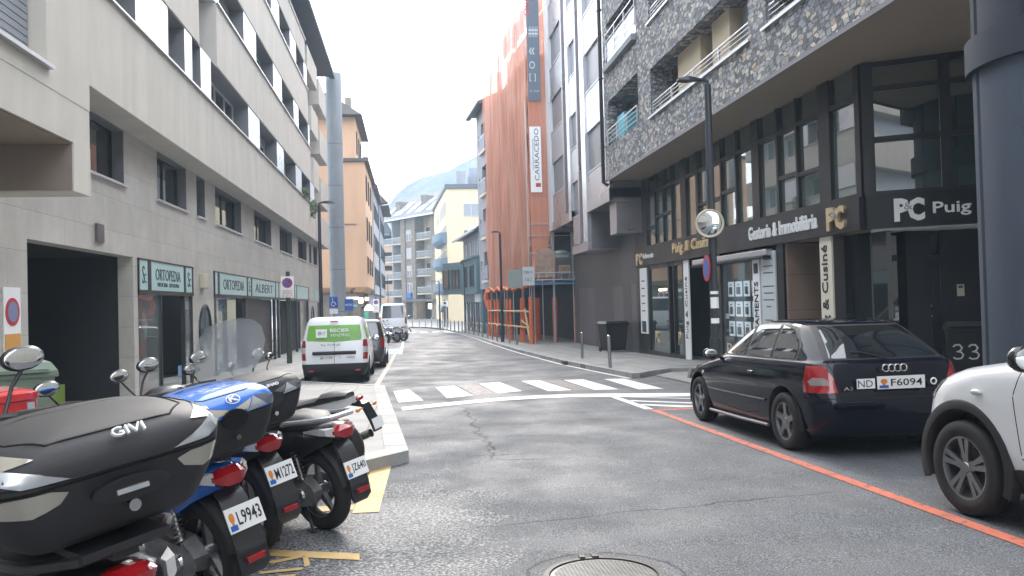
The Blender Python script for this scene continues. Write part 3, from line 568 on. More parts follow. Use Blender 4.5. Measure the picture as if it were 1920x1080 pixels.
for z in (6.82, 9.57, 12.32):
    for u0, u1 in ((15.55, 22.25), (9.3, 14.75)):
        railing(FR, sb, u0 + .04, u1 - .04, 1.3, z + .1, z + .42, 4)
        g = MB(FR); g.box(u0 - .12, u1 + .12, 1.2, 1.42, z - .06, z - .003); g.build('sill', 'alu', sb, 0)
    g = MB(FR)
    for a, b in ((19.2, 20.9), (17.35, 18.4)): g.box(a, b, .15, .98, z, z + 1.375)
    g.build_each('pier', mat('beige_render', (.5, .42, .3), .85, var=(2, .08)), sb, 0)
    for a, b in ((20.95, 22.2), (18.45, 19.15)): window(FR, sb, a, b, z, z + 1.38, .6, 'frame_brown', 'glass_window', 1, .08)
    window(FR, sb, 15.6, 17.3, z, z + 1.38, .6, 'frame_brown', 'glass_window', 1, .08, None, .98, 'blind_grey')
    for a, b in ((12.4, 14.7), (9.4, 12)): window(FR, sb, a, b, z, z + 1.38, .6, 'frame_brown', 'glass_window', 1, .08)
for k, z in enumerate((6.95, 9.75, 12.5)):   # corner balconies
    g = MB(FR); g.box(23.55, 27.2, .12, 1.5, z - .22 if k else z - .0, z - (.03 if k else -.03)); 
    if k: g.build('balcony_slab', 'concrete', sb, 0)
    railing(FR, sb, 23.55, 27.2, 1.38, z + .35 if k else z + .1, z + (1.15 if k else .55), 3, 'alu', 3)
    if k: g = MB(FR); g.box(23.6, 27.15, 1.3, 1.34, z + .03, z + .85); g.build('balcony_panel', 'white_panel', sb, 0)
    window(FR, sb, 23.7, 27.1, z, z + 1.5 + (.0 if k else .0), .15, 'frame_white', 'glass_window', 1, .07)
g = MB(FR); g.box(26.0, 26.9, .5, 1.1, 6.96, 7.9); simple('balcony_box', g, 'cyan_box', 'turquoise cupboard standing on the lowest corner balcony of the stone building', 'cupboard', bevel=.02)
leaves('plant', FR(13.9, 1.25, 7.25), (.2, .5, .25), 200, 'leaf', 'leafy green plant on the right railing above the office sign', 'plant', 9, .07)
# shopfront upper glazing: mullions at measured spacing, each pane of its own
GL = [(26.25, 27.2, (4.0,)), (25.38, 26.2, (4.3,)), (24.52, 25.33, (4.3,)), (23.62, 24.47, ()), (22.3, 23.15, ()), (21.42, 22.12, (4.2,)), (20.45, 21.38, (4.2,)), (19.45, 20.38, (4.3,)), (18.45, 19.38, ()), (17.15, 18.05, ()), (16.22, 17.05, (4.16,)), (15.24, 16.14, (4.1,)), (13.9, 14.8, ())]
g = MB(FR); us = [13.74] + sorted(sum(([a, b] for a, b, _ in GL), [])) + [28.7]
for a, b in zip(us[::2], us[1::2]): g.box(a, b, -.1, .06, 3.3, 5.78)
for a, b, tr_ in GL:
    for z in (*tr_, 5.2): g.box(a, b, -.09, .05, z - .045, z + .045)
g.box(28.7, 13.74, -.095, .055, 3.3, 3.38)
g.build('curtain_wall_frame', 'band_grey', sb, 0)
for a, b, tr_ in GL:
    zz = [3.38] + [t_ for t_ in tr_] + [5.2, 5.78]
    for i in range(len(zz) - 1):
        g = MB(FR); q = R_.uniform(-.006, .006); g.add([(a, -.02 + q, zz[i]), (b, -.02 - q, zz[i]), (b, -.02 - q * .5, zz[i + 1]), (a, -.02 + q * 1.5, zz[i + 1])], [(0, 1, 2, 3)]); g.build('window_pane', 'glass_coated' if zz[i] > 5 else 'glass_blind', sb, 0)
g = MB(FR); g.box(13.74, 28.7, -.02, .12, 2.68, 3.3); fb_ = g.build('fascia', 'band_grey', sb, 0)
g = MB(FR); g.box(-40, 7.2, -6, 0, -.9, 16); g.build('rear_wing', 'render', sb, 0)
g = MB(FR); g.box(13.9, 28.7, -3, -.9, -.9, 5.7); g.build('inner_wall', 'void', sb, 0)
def rtext(s, u, z, w, h, ma, d=.122, parent=None, ext=.02, bold=0): return text(s, FR(u, d, z), (0, -1, 0), (0, 0, 1), w, h, ma, parent or sb, ext, bold=bold)
rtext('Advocats', 27.55, 2.93, 1.25, .19, 'sign_white', bold=.012); rtext('Puig & Cusiné', 24.15, 2.82, 3.3, .42, 'gold', ext=.07, bold=.02)
rtext('Gestoria & Immobiliària', 18.55, 2.86, 3.3, .33, 'sign_white', ext=.03, bold=.025)
def pc_logo(org, right, w, h, ma, parent, ext=.05, amp='&'):
    o = Vector(org); r = Vector(right)
    text('P', o, right, (0, 0, 1), w * .5, h, ma, parent, ext, bold=.05); text('C', o + r * w * .45, right, (0, 0, 1), w * .55, h, ma, parent, ext * .8, bold=.05)
    text(amp, o + r * w * .32 + Vector((0, 0, h * .5)), right, (0, 0, 1), w * .28, h * .3, 'metal_light', parent, ext + .02)
pc_logo(FR(28.3, .122, 2.74), (0, -1, 0), .75, .42, 'gold', sb); pc_logo(FR(14.78, .122, 2.75), (0, -1, 0), .62, .46, 'gold', sb, .08)
# street-level front
g = MB(FR)
g.box(27.35, 28.7, -.6, .02, -.8, 2.68).box(27.2, 27.35, -.1, .04, -.7, 2.68).box(25.0, 25.12, -.1, .04, -.7, 2.68).box(24.55, 24.65, -.1, .03, -.7, 2.68).box(23.65, 23.75, -.1, .03, -.7, 2.68).box(23.75, 27.2, -.1, .03, -.7, -.3).box(23.75, 27.2, -.09, .02, 2.55, 2.68)
g.box(20.68, 20.8, -.1, .03, -.5, 2.68).box(21.4, 21.52, -.1, .03, -.5, 2.68).box(18.6, 20.68, -.25, -.2, -.5, 2.68).box(16.98, 17.3, -.3, .04, -.45, 2.68).box(18.58, 18.62, -.2, .03, -.5, 2.68)
g.build_each('shop_frame', 'black_panel', sb, 0)
g = MB(FR); g.box(25.12, 27.2, -.04, -.02, -.3, 2.55).box(23.75, 24.55, -.06, -.04, -.3, 2.55).box(20.8, 21.4, -.04, -.02, -.5, 2.68); g.build_each('shop_window', 'glass_green', sb, 0)
g = MB(FR); g.box(18.62, 20.68, -.02, 0, -.5, 2.6); g.build('shop_window', mat('display_glass', (.9, .95, .95), .02, trans=1, ior=1.4), sb, 0)
g = MB(FR); g.box(21.52, 23.1, -1.2, -.9, -.6, 2.68); g.build('door', 'black_panel', sb, 0)
# alcove in pinkish stone
g = MB(FR); g.box(15.34, 16.98, -2.5, -2.4, -.5, 2.68).box(16.9, 16.98, -2.4, -.02, -.5, 2.67); g.build('alcove', 'pink_cladding', sb, 0)
g = MB(FR); g.box(14.93, 15.34, -2.4, -.25, -.5, 2.67); g.build('alcove_side', 'black_panel', sb, 0)
g = MB(FR); g.box(13.74, 16.98, -2.6, -.03, 2.69, 2.72); g.build('alcove_soffit', 'soffit', sb, 0)
g = MB(FR); g.box(13.74, 14.93, -.5, -.4, -.5, 2.68); g.build('shop_window', 'glass_dark', sb, 0)
g = MB(FR); g.box(21.1, 22.4, .0, .2, 2.45, 2.6).box(17.5, 21.1, .0, .2, 2.45, 2.6); aw = g.build('awning_case', 'metal_light', sb, 0, bevel=.03)
g = MB(FR); g.box(17.55, 22.35, .02, .26, 2.38, 2.44); g.build('awning_roll', 'black_panel', aw, 0, bevel=.02)
def vsign(u0, u1, z0, z1, d, label, txt=None, ma='sign_white', th=.04, tw=.2, tz=None, lines=0, side='u'):
    s = thing('panel_sign', FR(u0, d, z0), label, 'sign')
    g = MB(FR); g.box(u0, u1, d, d + th, z0, z1); g.build('board', ma, s, 0)
    if txt:
        a, b = tz; text(txt, FR((u0 + u1) / 2 - tw / 2, d + th + .002, a), (0, 0, 1), (0, 1, 0), b - a, tw, 'text_black', s, .01)
    return s
s_ = vsign(27.4, 28.2, .25, 2.62, .03, 'white panel sign with small dark lines at the far end of the office front')
g = MB(FR)
for k in range(5): g.box(27.6, 28.0, .0715, .075, 1.05 + k * .27, 1.09 + k * .27)
g.box(27.55, 28.05, .0715, .075, .3, .7); g.build('print', 'text_dark', s_, 0)
vs2 = vsign(23.15, 23.6, -.5, 2.66, .0, 'white pillar sign with vertical lettering between the glass door and the dark recess')
text('Puig & Cusiné', FR(23.24, .042, .25), (0, 0, 1), (0, 1, 0), 1.9, .24, 'text_dark', vs2, .01)
vs3 = vsign(18.19, 18.57, -.4, 2.55, .02, 'narrow white panel sign reading APARTAMENTS beside the property photos', 'APARTAMENTS', tw=.22, tz=(-.1, 1.85)); g = MB(FR); g.box(18.26, 18.5, .0615, .066, 2.05, 2.3); g.build('print', 'text_dark', vs3, 0)
vs4 = vsign(17.35, 18.1, -.4, 2.55, .02, 'wide pale board listing the office services beside the stone alcove', ma='paper')
g = MB(FR); rr = random.Random(5)
for k in range(15):
    if k % 5 == 3: continue
    c = 17.72; L = rr.uniform(.12, .3); g.box(c - L, c + L, .0615, .065, 2.35 - k * .16, 2.375 - k * .16)
g.build_each('print', 'text_dark', vs4, 0)
vs5 = vsign(14.9, 15.36, -.4, 2.67, .0, 'cream pillar sign with bold vertical lettering right of the stone alcove', ma=mat('cream_sign', (.7, .66, .55), .5) and 'cream_sign')
text('Puig & Cusiné', FR(14.99, .042, .5), (0, 0, 1), (0, 1, 0), 2.0, .3, 'text_black', vs5, .01, bold=.01)
# property photos in the window
ordn = ['first', 'second', 'third', 'fourth']; rown = ['top', 'middle', 'bottom']
for r in range(3):
    for c in range(4):
        u = 20.45 - c * .5; wd = .17 if c != 1 else .2
        p = thing('property_card', FR(u, -.15, 1.9 - r * .55), '%s property card from the left in the %s row of the office window' % (ordn[c], rown[r]), 'card', 'property cards in the office window')
        g = MB(FR); g.box(u - wd, u + wd, -.19, -.17, 1.5 - r * .53, 1.9 - r * .53); g.build('card', mat('card_glow', (.6, .68, .75), .5, emit=.12), p, 0)
        g = MB(FR); g.box(u - wd * .6, u + wd * .65, -.169, -.165, 1.56 - r * .53, 1.76 - r * .53).box(u - wd * .4, u + wd * .4, -.169, -.165, 1.8 - r * .53, 1.83 - r * .53); g.build('print', 'slate' if (r + c) % 2 else 'text_dark', p, 0)
pq = thing('wall_plaque', FR(22.5, -.89, .9), 'small white plaque with red mark in the dark recess beside the pillar sign', 'plaque')
g = MB(FR); g.box(22.0, 22.75, -.89, -.87, .85, 1.0); g.build('board', 'sign_white', pq); g = MB(FR); g.box(22.6, 22.72, -.869, -.865, .87, .98); g.build('mark', 'sign_red', pq)
ls = thing('lit_sign', FR(25.6, -.1, 1.7), 'tiny lit sign glowing inside the far glass shop window', 'sign'); g = MB(FR); g.box(25.2, 26.2, .0, .012, 1.74, 1.86); g.build('board', 'frame_dark', ls); rtext('LAUNDRY', 26.1, 1.76, .8, .07, 'lamp_glow' if mat('lamp_glow', (1, .75, .35), .5, emit=2.5) else '', .013, ls)
rtext('P', 26.75, -.05, .2, .42, 'gold', -.018, sb); rtext('C', 26.5, -.05, .22, .42, 'gold', -.018, sb)
rtext('P', 24.4, 0, .2, .42, 'gold', -.038, sb); rtext('P', 20.4, -.1, .3, .36, 'beige_plastic', .002, sb); rtext('C', 20.05, -.1, .3, .36, 'beige_plastic', .002, sb)
# angled corner face with the entrance
FC = frame(8.45, 13.74, .863, -.505, -.505, -.863)
g = MB(FC); g.box(.02, 5, -.3, .1, 2.69, 3.31); g.build('fascia', mat('fascia_black', (.01, .01, .013), .35, var=(1, .2)), sb, 0)
g = MB(FC)
for a, b in ((0, .2), (1.28, 1.46), (2.6, 2.75), (4, 4.2)): g.box(a, b, -.12, .06, 3.31, 5.78)
for a, b in ((.2, 1.28), (1.46, 2.6), (2.75, 4)):
    for z in (3.33, 4.34, 5.28, 5.73): g.box(a, b, -.115, .05, z - .05, z + .05)
g.build('curtain_wall_frame', 'frame_dark', sb, 0)
for a, b in ((.2, 1.28), (1.46, 2.6), (2.75, 4)):
    for z, y in ((3.38, 4.29), (4.39, 5.23), (5.33, 5.68)): g = MB(FC); g.box(a, b, -.03, -.01, z, y); g.build('window_pane', 'glass_coated' if zz[i] > 5 else 'glass_blind', sb, 0)
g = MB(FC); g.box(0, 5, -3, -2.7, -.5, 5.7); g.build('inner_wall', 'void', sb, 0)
g = MB(FC); g.box(.1, 5, -1.0, .0, 2.66, 2.685); g.build('entrance_soffit', 'sign_white', sb, 0)
ent = MB(FC)
ent.box(0, .35, -.95, -.85, -.5, 2.66).box(.35, .42, -.9, -.8, -.5, 2.66).box(.78, .84, -.9, -.8, -.5, 2.1).box(1.28, 1.38, -.9, -.8, -.5, 2.66).box(.42, 1.28, -.9, -.8, 2.1, 2.2).box(1.38, 5, -.95, -.85, -.5, 2.66)
ent.build('entrance_frame', 'black_panel', sb, 0)
for a, b in ((.42, .78), (.84, 1.28)):
    g = MB(FC); g.box(a, b, -.86, -.84, -.5, 2.1); d = g.build('door', 'glass_dark', sb, 0)
    g = MB(FC); g.cyl((b - .06 if a < .5 else a + .06, -.78, .1), (b - .06 if a < .5 else a + .06, -.78, 1.9), .018); g.build('handle', 'alu', d)
    text('P', FC(a + .04, -.835, 1.0), (.863, -.505, 0), (0, 0, 1), .12, .26, 'metal_dark', d); text('C', FC(a + .17, -.835, 1.0), (.863, -.505, 0), (0, 0, 1), .12, .26, 'metal_dark', d)
g = MB(FC); g.box(.46, 1.24, -.86, -.84, 2.22, 2.6); g.build('window_pane', 'glass_dark', sb, 0)
ic = thing('intercom', FC(1.5, -.84, 1.4), 'small pale intercom panel on the dark wall right of the entrance doors', 'intercom'); g = MB(FC); g.box(1.55, 1.67, -.85, -.82, 1.4, 1.62); g.build('panel', 'beige_plastic', ic); g = MB(FC); g.box(1.57, 1.65, -.82, -.815, 1.55, 1.6); g.build('button_strip', 'text_dark', ic)
pc_logo(FC(.48, .102, 2.79), (.863, -.505, 0), .5, .42, 'sign_white', sb, .04); text('Puig &', FC(1.11, .102, 2.84), (.863, -.505, 0), (0, 0, 1), .95, .27, 'sign_white', sb, .03, bold=.015)
# big blue-grey pillar at the right edge with its collar and beam
bp = thing('blue_pillar', (8.15, 8.55, gz(9)), 'massive blue-grey concrete pillar with collar at the right edge of the street', 'pillar')
def fluted(r0, z0, z1, ribs=9, dep=.07, c=(8.1, 8.55)):
    rings = []
    for z in (z0, z1): rings.append([(c[0] + (r0 - dep * (1 if i % 14 == 0 else 0)) * cos(2 * pi * i / (ribs * 14)), c[1] + (r0 - dep * (1 if i % 14 == 0 else 0)) * sin(2 * pi * i / (ribs * 14)), z) for i in range(ribs * 14)])
    return rings
g = MB(); g.loft(fluted(1.12, -.3, 4.3)); g.build('shaft', 'concrete_blue', bp, 20)
g = MB(); g.lathe([(1.0, 4.22), (1.2, 4.22), (1.2, 4.62), (1.0, 4.62)], (8.1, 8.55, 0), 'z', 48); g.build('collar', mat('collar_blue', (.022, .028, .042), .7, var=(1, .15)), bp, 30)
g = MB(); g.loft(fluted(1.12, 4.6, 5.9)); g.build('shaft', 'collar_blue', bp, 30)
g = MB(); g.box(6.95, 13, 6.0, 9.35, 5.45, 6.3); g.build('beam', 'collar_blue', bp, 0)

# ================= METAL-PANELLED BUILDING =================
mb_ = thing('metal_building', (9.5, 34, gz(34)), 'grey metal-panelled apartment building with pale vertical fins beside the orange netting', 'building')
g = MB(FR); g.box(27.75, 31.3, .0, 1.1, 5.2, 22).box(31.3, 34.4, .0, 1.1, 3.6, 22).box(34.4, 40.2, 0, 1.1, 5.2, 22).box(27.75, 40.2, -4, -.01, -1, 22); g.build('core_wall', 'metal_dark', mb_, 0)
g = MB(FR)
g.box(27.75, 31.35, 0.02, 1.25, 5.07, 5.55).box(31.35, 34.45, 0.02, 1.252, 3.53, 3.9).box(34.45, 40.2, .02, 1.25, 5.07, 5.5)
g.box(31.35, 31.42, .02, 1.1, 3.9, 5.1).build('lower_trim', 'metal_panel', mb_, 0)
FINS = [(39.2, 40.2, 'frame_white'), (35.9, 36.2, 'metal_panel'), (34.45, 35.0, 'metal_light'), (32.9, 33.15, 'metal_panel'), (31.35, 32.1, 'metal_light'), (27.75, 28.3, 'metal_panel')]
for a, b, m_ in FINS: g = MB(FR); g.box(a, b, 1.1, 1.26 if m_ != 'metal_panel' else 1.22, 3.9 if 31 < a < 34.4 else 5.1, 22); g.build('fin', m_, mb_, 0)
def colm(a, b, z0, seq, w0):
    z = z0; win = w0
    for h in seq:
        if win: window(FR, mb_, a, b, z, z + h, 1.0, 'metal_panel', 'glass_window', 1 if b - a > 2 else 0, .06, (1.1, 1.22), .98 if (int(z * 3) % 3) else 0, 'blind_grey')
        else: g = MB(FR); g.box(a + .01, b - .01, 1.09, 1.19, z + .004, z + h - .05); g.build('cladding_panel', 'metal_panel' if z < 7.8 or (a > 35) else 'white_panel', mb_, 0)
        z += h; win = not win
colm(36.2, 39.2, 5.5, [1.35, 1.55, 1.6, 1.6, 1.6, 1.6, 1.6, 1.6, 1.6, 1.6], False)
colm(33.15, 34.45, 3.95, [1.25, 1.5, 1.5, 1.5, 1.7, 1.5, 1.7, 1.5, 1.7, 1.5, 1.7], False)
colm(28.3, 31.35, 5.56, [1.11, 1.63, 1.6, 1.6, 1.6, 1.6, 1.6, 1.6, 1.6, 1.6], False)
g = MB(FR); wall(g, 28.72, 40.2, -.95, 5.2, .0, [(35.7, 39.2, -.95, 2.1), (30.8, 32.45, -.95, 2.05), (28.95, 29.7, -.95, 2.1)], .5); g.build('street_wall', 'dark_cladding', mb_, 0)
g = MB(FR); g.box(35.7, 39.2, -.49, -.45, -.95, 2.1); g.build('garage_door', 'metal_dark', mb_, 0)
g = MB(FR); g.box(30.85, 32.4, -.49, -.45, -.95, 2.05).box(29.0, 29.65, -.49, -.45, -.95, 2.1); g.build('door', 'frame_dark', mb_, 0)
g = MB(FR); g.box(31.4, 31.65, -.44, -.42, .7, 1.1); g.build('notice', 'sign_white', mb_, 0)
g = MB(FR); g.box(27.76, 28.7, .003, 1.0, 3.9, 5.05).build('return_wall', 'metal_panel', mb_, 0)

# ================= SCAFFOLDED BUILDING =================
l_ = sqrt(1 + .0064); FS = frame(6.2, 40.3, -.08 / l_, 1 / l_, -1 / l_, -.08 / l_)
scf = thing('scaffolded_building', FS(6, -3, -.8), 'building under renovation wrapped in orange netting with open scaffold at street level', 'building')
g = MB(FS); g.box(.6, 12.2, -9, -1.6, 2.7, 17.6); g.build('wall', 'grey_wall', scf, 0)
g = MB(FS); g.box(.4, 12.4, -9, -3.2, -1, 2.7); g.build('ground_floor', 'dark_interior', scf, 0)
g = MB(FS); g.box(.4, 12.4, -3.2, -1.5, 2.6, 2.72); g.build('soffit', 'concrete', scf, 0)
for k in range(5):
    z = 4.0 + k * 2.8
    for u in (1.5, 4.6, 7.8): window(FS, scf, u, u + 1.4, z, z + 1.4, -1.58, 'frame_white', 'glass_window', 1)
    window(frame(6.9, 40.9, 1, 0, 0, -1), scf, .6, 1.6, z, z + 1.4, .02, 'frame_white', 'glass_window', 0)
# netting: a folded sheet standing free of the tubes
mat('net_brown', (.5, .25, .18), .8)
def fold(u, z): return .025 * sin(u * 5.3 + .9 * sin(z * .7)) + .02 * sin(u * 9.7 + z * .6) * sin(z * .4 + u) + .13 * sin(z * .75 + u * .5) * sin(u * 1.3) + .012 * sin(u * 21 + z * 1.4)
nt_ = thing('scaffold_netting', FS(6, 0, 2.4), 'tall orange debris netting hanging in folds over the scaffold', 'netting')
def net(T, u0, u1, zb, zt, nu=140, nz=60, amp=1, botf=lambda u: 0, edge=None):
    vs = []; fs = []
    for j in range(nz + 1):
        for i in range(nu + 1):
            u = u0 + (u1 - u0) * i / nu; b = zb(u) + botf(u); tp = zt(u); z = b + (tp - b) * j / nz
            if edge: u = max(u0, min(u, edge(z)))
            vs.append((u, fold(u, z) * amp, z))
    for j in range(nz):
        for i in range(nu): a = j * (nu + 1) + i; fs.append((a, a + 1, a + nu + 2, a + nu + 1))
    return MB(T).add(vs, fs)
g = net(FS, 0, 12.6, lambda u: 2.25 + .09 * abs(sin(u * 2.2)), lambda u: 17.7 - .12 * u + (.5 * max(0, sin(u * 1.1)) if u < 8 else 0)); g.build('street_net', 'netting', nt_, 60)
FE = frame(6.25, 40.25, 1, 0, 0, -1)
g = net(FE, .0, 1.35, lambda u: 2.75, lambda u: 17.7, 30, 60, .5, edge=lambda z: .42 + .9 * min(1, max(0, (z - 2.7) / 3.4)) if z < 6.2 else 1.35); g.build('end_net', mat('net_brown', (.4, .22, .19), .8, var=(1.4, .2)) and 'netting', nt_, 60)
for k, u in enumerate((2.4, 4.9, 7.3, 9.9)):
    g = MB(); g.tube([FS(u + .03 * sin(z * 1.3 + k), fold(u, z) + .015, z) for z in [2.5 + i * .3 for i in range(50)]], .012, 5); g.build('net_seam', 'net_brown' if 'net_brown' in MATS else 'orange_pad', nt_)
mat('net_tie', (.85, .8, .75), .6)
g = MB()
for k in range(26):
    u = R_.uniform(.3, 12.2); z = R_.uniform(3.2, 16.5); g.add([tuple(FS(u + a * .1, fold(u, z) + .04, z + b * .16)) for a, b in ((0, 0), (1, .3), (.8, 1), (-.1, .6))], [(0, 1, 2, 3)]) if 0 else None
for z in (4.5, 6.5, 8.5, 10.5, 12.5, 14.5): g = MB(); g.tube([FS(u, fold(u, z) - .05 + .01 * sin(u * 9), z - .05 * abs(sin(u * 1.27))) for u in [i * .3 for i in range(42)]], .018, 5); g.build('tie_rope', 'net_tie', nt_)
g = MB()
pts = [FS(u, .1 + .05 * sin(u * 7), 2.3 + .08 * sin(u * 3.1) + .05 * sin(u * 7.7)) for u in [i * .35 for i in range(37)]]
g.tube(pts, [.09 + .03 * sin(i * 1.9) for i in range(37)], 8); g.build('rolled_hem', 'orange_pad', nt_, 60)
g = MB(); g.tube([FS(12.4, .1, 2.3), FS(12.6, .12, 1.9), FS(12.5, .1, 1.2)], [.16, .22, .1], 8); g.build('rolled_hem', 'orange_pad', nt_, 60)
bn1 = thing('tall_banner', FE(.2, 0, 12), 'tall faded dark blue banner with white symbols on the end of the netting', 'banner')
g = MB(FE); g.box(.03, .68, .1, .13, 11.9, 19); g.build('sheet', 'banner_grey', bn1, 0)
for s_, z, h, w_ in (('###', 15.2, .55, .5), ('\u00ab', 14.3, .35, .3), ('\u25ca' if 0 else 'O', 13.55, .4, .3), ('[ ]', 12.9, .4, .32)): text(s_, FE(.12, .132, z), (1, 0, 0), (0, 0, 1), w_, h, 'paper', bn1)
text('OBRES', FE(.2, .132, 16.3), (0, 0, 1), (-1, 0, 0), 1.6, .3, 'red_mark', bn1); bn1.children if 0 else None
text('TEL  736 000', FE(.1, .132, 12.35), (1, 0, 0), (0, 0, 1), .5, .1, 'paper', bn1)
bn2 = thing('white_banner', FE(.2, 0, 7), 'long white vertical banner reading CARRACEDO tied to the orange netting', 'banner')
g = MB(FE); g.box(.04, .62, .12, .15, 7.15, 10.55); g.build('sheet', 'sign_white', bn2, 0)
text('CARRACEDO', FE(.5, .152, 7.75), (0, 0, 1), (-1, 0, 0), 2.7, .24, mat('navy_text', (.12, .14, .2), .5) and 'navy_text', bn2); text('construccions', FE(.22, .152, 8.3), (0, 0, 1), (-1, 0, 0), 1.6, .08, 'navy_text', bn2)
g = MB(FE); g.box(.3, .56, .151, .155, 7.42, 7.62); g.build('mark', 'red_mark', bn2, 0)
# scaffold tubes
st = thing('scaffold', FS(6, 0, -.8), 'galvanised tube scaffold with wooden rails at the foot of the netting', 'scaffold')
g = MB()
for u in (0.05, 2.6, 5.2, 7.8, 10.4, 12.4):
    for d in (-.15, -1.25): g.cyl(FS(u, d, gz(42) + .12), FS(u, d, 17.5), .03, n=8)
for z in (2.5, 4.5, 6.5, 8.5, 10.5, 12.5, 14.5, 16.5):
    for d in (-.15, -1.25): g.cyl(FS(0, d, z), FS(12.4, d, z), .025, n=6)
for x in (6.1, 7.35, 8.4): g.cyl((x, 40.25, gz(40) + .12), (x, 40.25, 6.0 if x > 8 else 12), .028, n=8)
for z in (3.0, 4.0, 4.9, 5.5): g.cyl((6.1, 40.22, z), (8.5, 40.22, z), .022, n=6)
g.build('tube_frame', 'alu', st)
for z in (4.5, 6.5, 8.5, 10.5, 12.5, 14.5): g = MB(FS); g.box(.1, 12.3, -1.2, -.2, z - .14, z - .07); g.build('plank_deck', 'beige_plastic', st, 0)
g = MB(); g.box(6.15, 8.5, 40.05, 41.5, 2.38, 2.46); g.build('tarpaulin', 'tarp_blue', st, 0)
g = MB()
for z in (2.62, 2.98): g.box(6.4, 8.45, 40.0, 40.04, z - .02, z + .02)
for x in (6.5, 6.9, 7.3, 7.7, 8.1, 8.4): g.add([(x, 40.0, 2.62), (x + .03, 40.0, 2.62), (x + .1, 40, 2.98), (x + .07, 40, 2.98), (x, 40.03, 2.62), (x + .03, 40.03, 2.62), (x + .1, 40.03, 2.98), (x + .07, 40.03, 2.98)], [(0, 1, 2, 3), (4, 5, 6, 7), (0, 1, 5, 4), (1, 2, 6, 5), (2, 3, 7, 6), (3, 0, 4, 7)])
g.build('truss', 'frame_white', st, 0)
g = MB()
for z, r in ((.2, .05), (1.05, .05)): g.tube([FS(u, .08, z + .02 * sin(u) - .05) for u in (0, 3, 6, 9, 12.3)], r, 8)
g.cyl(FS(.1, .12, -.5), FS(1.2, .1, 1.15), .06).cyl(FS(2.0, .1, .5), FS(.4, .1, .2), .04)
for u in (): pass
g.build('wooden_rail', 'wood', st)
for i, (x, y, lab) in enumerate([(*FS(.0, .05, 0)[:2], 'street corner'), (8.5, 40.3, 'far right'), (7.9, 43, ''), (7.3, 45, ''), (6.9, 43.5, ''), (7.6, 41.5, '')] + [(*FS(u, .02, 0)[:2], '') for u in (2.0, 2.6, 5.2, 6.2, 7.8, 9.3, 10.4, 11.4, 12.3)]):
    L = ['thick orange padded post at the near corner of the scaffold', 'orange padded post beside the metal building wall', 'orange padded post standing deep under the scaffold, leftmost', 'dim orange padded post far back under the scaffold', 'orange padded post just behind the near corner one', 'orange padded post left of the metal building wall one', 'first orange street side post after the near corner', 'second orange street side post after the near corner', 'third orange street side post after the near corner', 'fourth orange street side post after the near corner', 'fifth orange street side post after the near corner', 'sixth orange street side post after the near corner', 'seventh orange street side post after the near corner', 'eighth orange street side post after the near corner', 'last orange street side post under the far netting edge'][i]
    g = MB(); z0 = gz(y) + .12; r = .11 if i < 6 else .085; k = R_.uniform(-.06, .06)
    g.tube([(x, y, z0), (x + k * .5, y, z0 + .7), (x + k, y, z0 + 1.5), (x + k, y, z0 + 2.35), (x + k, y, z0 + 2.42)], [r, r * 1.05, r, r, r * .6], 10)
    tag(g.build('padded_post', 'orange_pad', None, 60), L, 'post', 'orange padded scaffold posts')
def board(name, T, u0, u1, d, z0, z1, ma, label, cat='sign', txt=None, tm='text_dark'):
    s = thing(name, T(u0, d, z0), label, cat); g = MB(T); g.box(u0, u1, d, d + .04, z0, z1); g.build('board', ma, s, 0)
    if txt: 
        for (t_, a, z, w_, h) in txt: text(t_, T(a, d + .042, z), tuple(Vector(T(1, 0, 0)) - Vector(T(0, 0, 0))), (0, 0, 1), w_, h, tm, s)
    return s
board('works_board', FE, -.55, .05, .4, 2.35, 3.3, 'paper', 'white works permit board hung at the near corner of the scaffold', txt=[('OBRA 15', -.5, 2.95, .45, .14), ('3 & 2', -.45, 2.55, .35, .2)])
g = MB(); g.add([(5.15, 41.4, 2.25), (5.65, 39.9, 2.25), (5.65, 39.9, 3.2), (5.15, 41.4, 3.2), (5.2, 41.42, 2.25), (5.7, 39.92, 2.25), (5.7, 39.92, 3.2), (5.2, 41.42, 3.2)], [(0, 1, 2, 3), (4, 5, 6, 7), (0, 1, 5, 4), (1, 2, 6, 5), (2, 3, 7, 6), (3, 0, 4, 7)]); simple('works_board', g, mat('board_green', (.25, .3, .28), .5), 'grey-green works board turned towards the road at the scaffold corner', 'sign', smooth=0)
board('shop_sign', FE, 1.5, 2.1, -.5, 2.95, 3.4, 'gold', 'glowing orange shop sign under the open scaffold', txt=[('CUBATA', 1.55, 3.08, .5, .2)], tm='red_mark')
g = MB(FE); g.ell((1.55, .1, 4.0), .4, .3, .14); g.box(1.2, 1.9, -.1, .3, 3.75, 3.9); simple('covered_equipment', g, mat('pale_green', (.35, .45, .42), .5), 'pale green covered equipment lying on the scaffold deck', 'equipment')
g = MB(FE); g.loft([[(.2, .2, 2.75), (1.15, .2, 2.75), (1.1, -.4, 2.75), (.2, -.4, 2.75)], [(.15, .25, 3.6), (1.2, .25, 3.9), (1.1, -.4, 3.9), (.2, -.4, 3.6)], [(.3, .2, 4.1), (.9, .2, 4.3), (.8, -.3, 4.3), (.3, -.3, 4.1)]]); simple('rubble_sack', g, mat('sack_brown', (.38, .26, .2), .8, var=(3, .25)), 'brown sacking bulging over the scaffold deck at the end of the netting', 'sack')
g = MB(FS)
rr = random.Random(2)
for k in range(9): u = .6 + k * 1.2; g.box(u, u + .9, -1.3 + rr.uniform(-.2, .2), -1.2, 17.5, 18.2 + rr.uniform(.3, 1.0)); 
g.v = g.v; simple('roof_tarpaulin', g, mat('tarp_light', (.25, .45, .6), .5), 'pale blue tarpaulin screens rising above the top of the netting', 'tarpaulin', smooth=0)
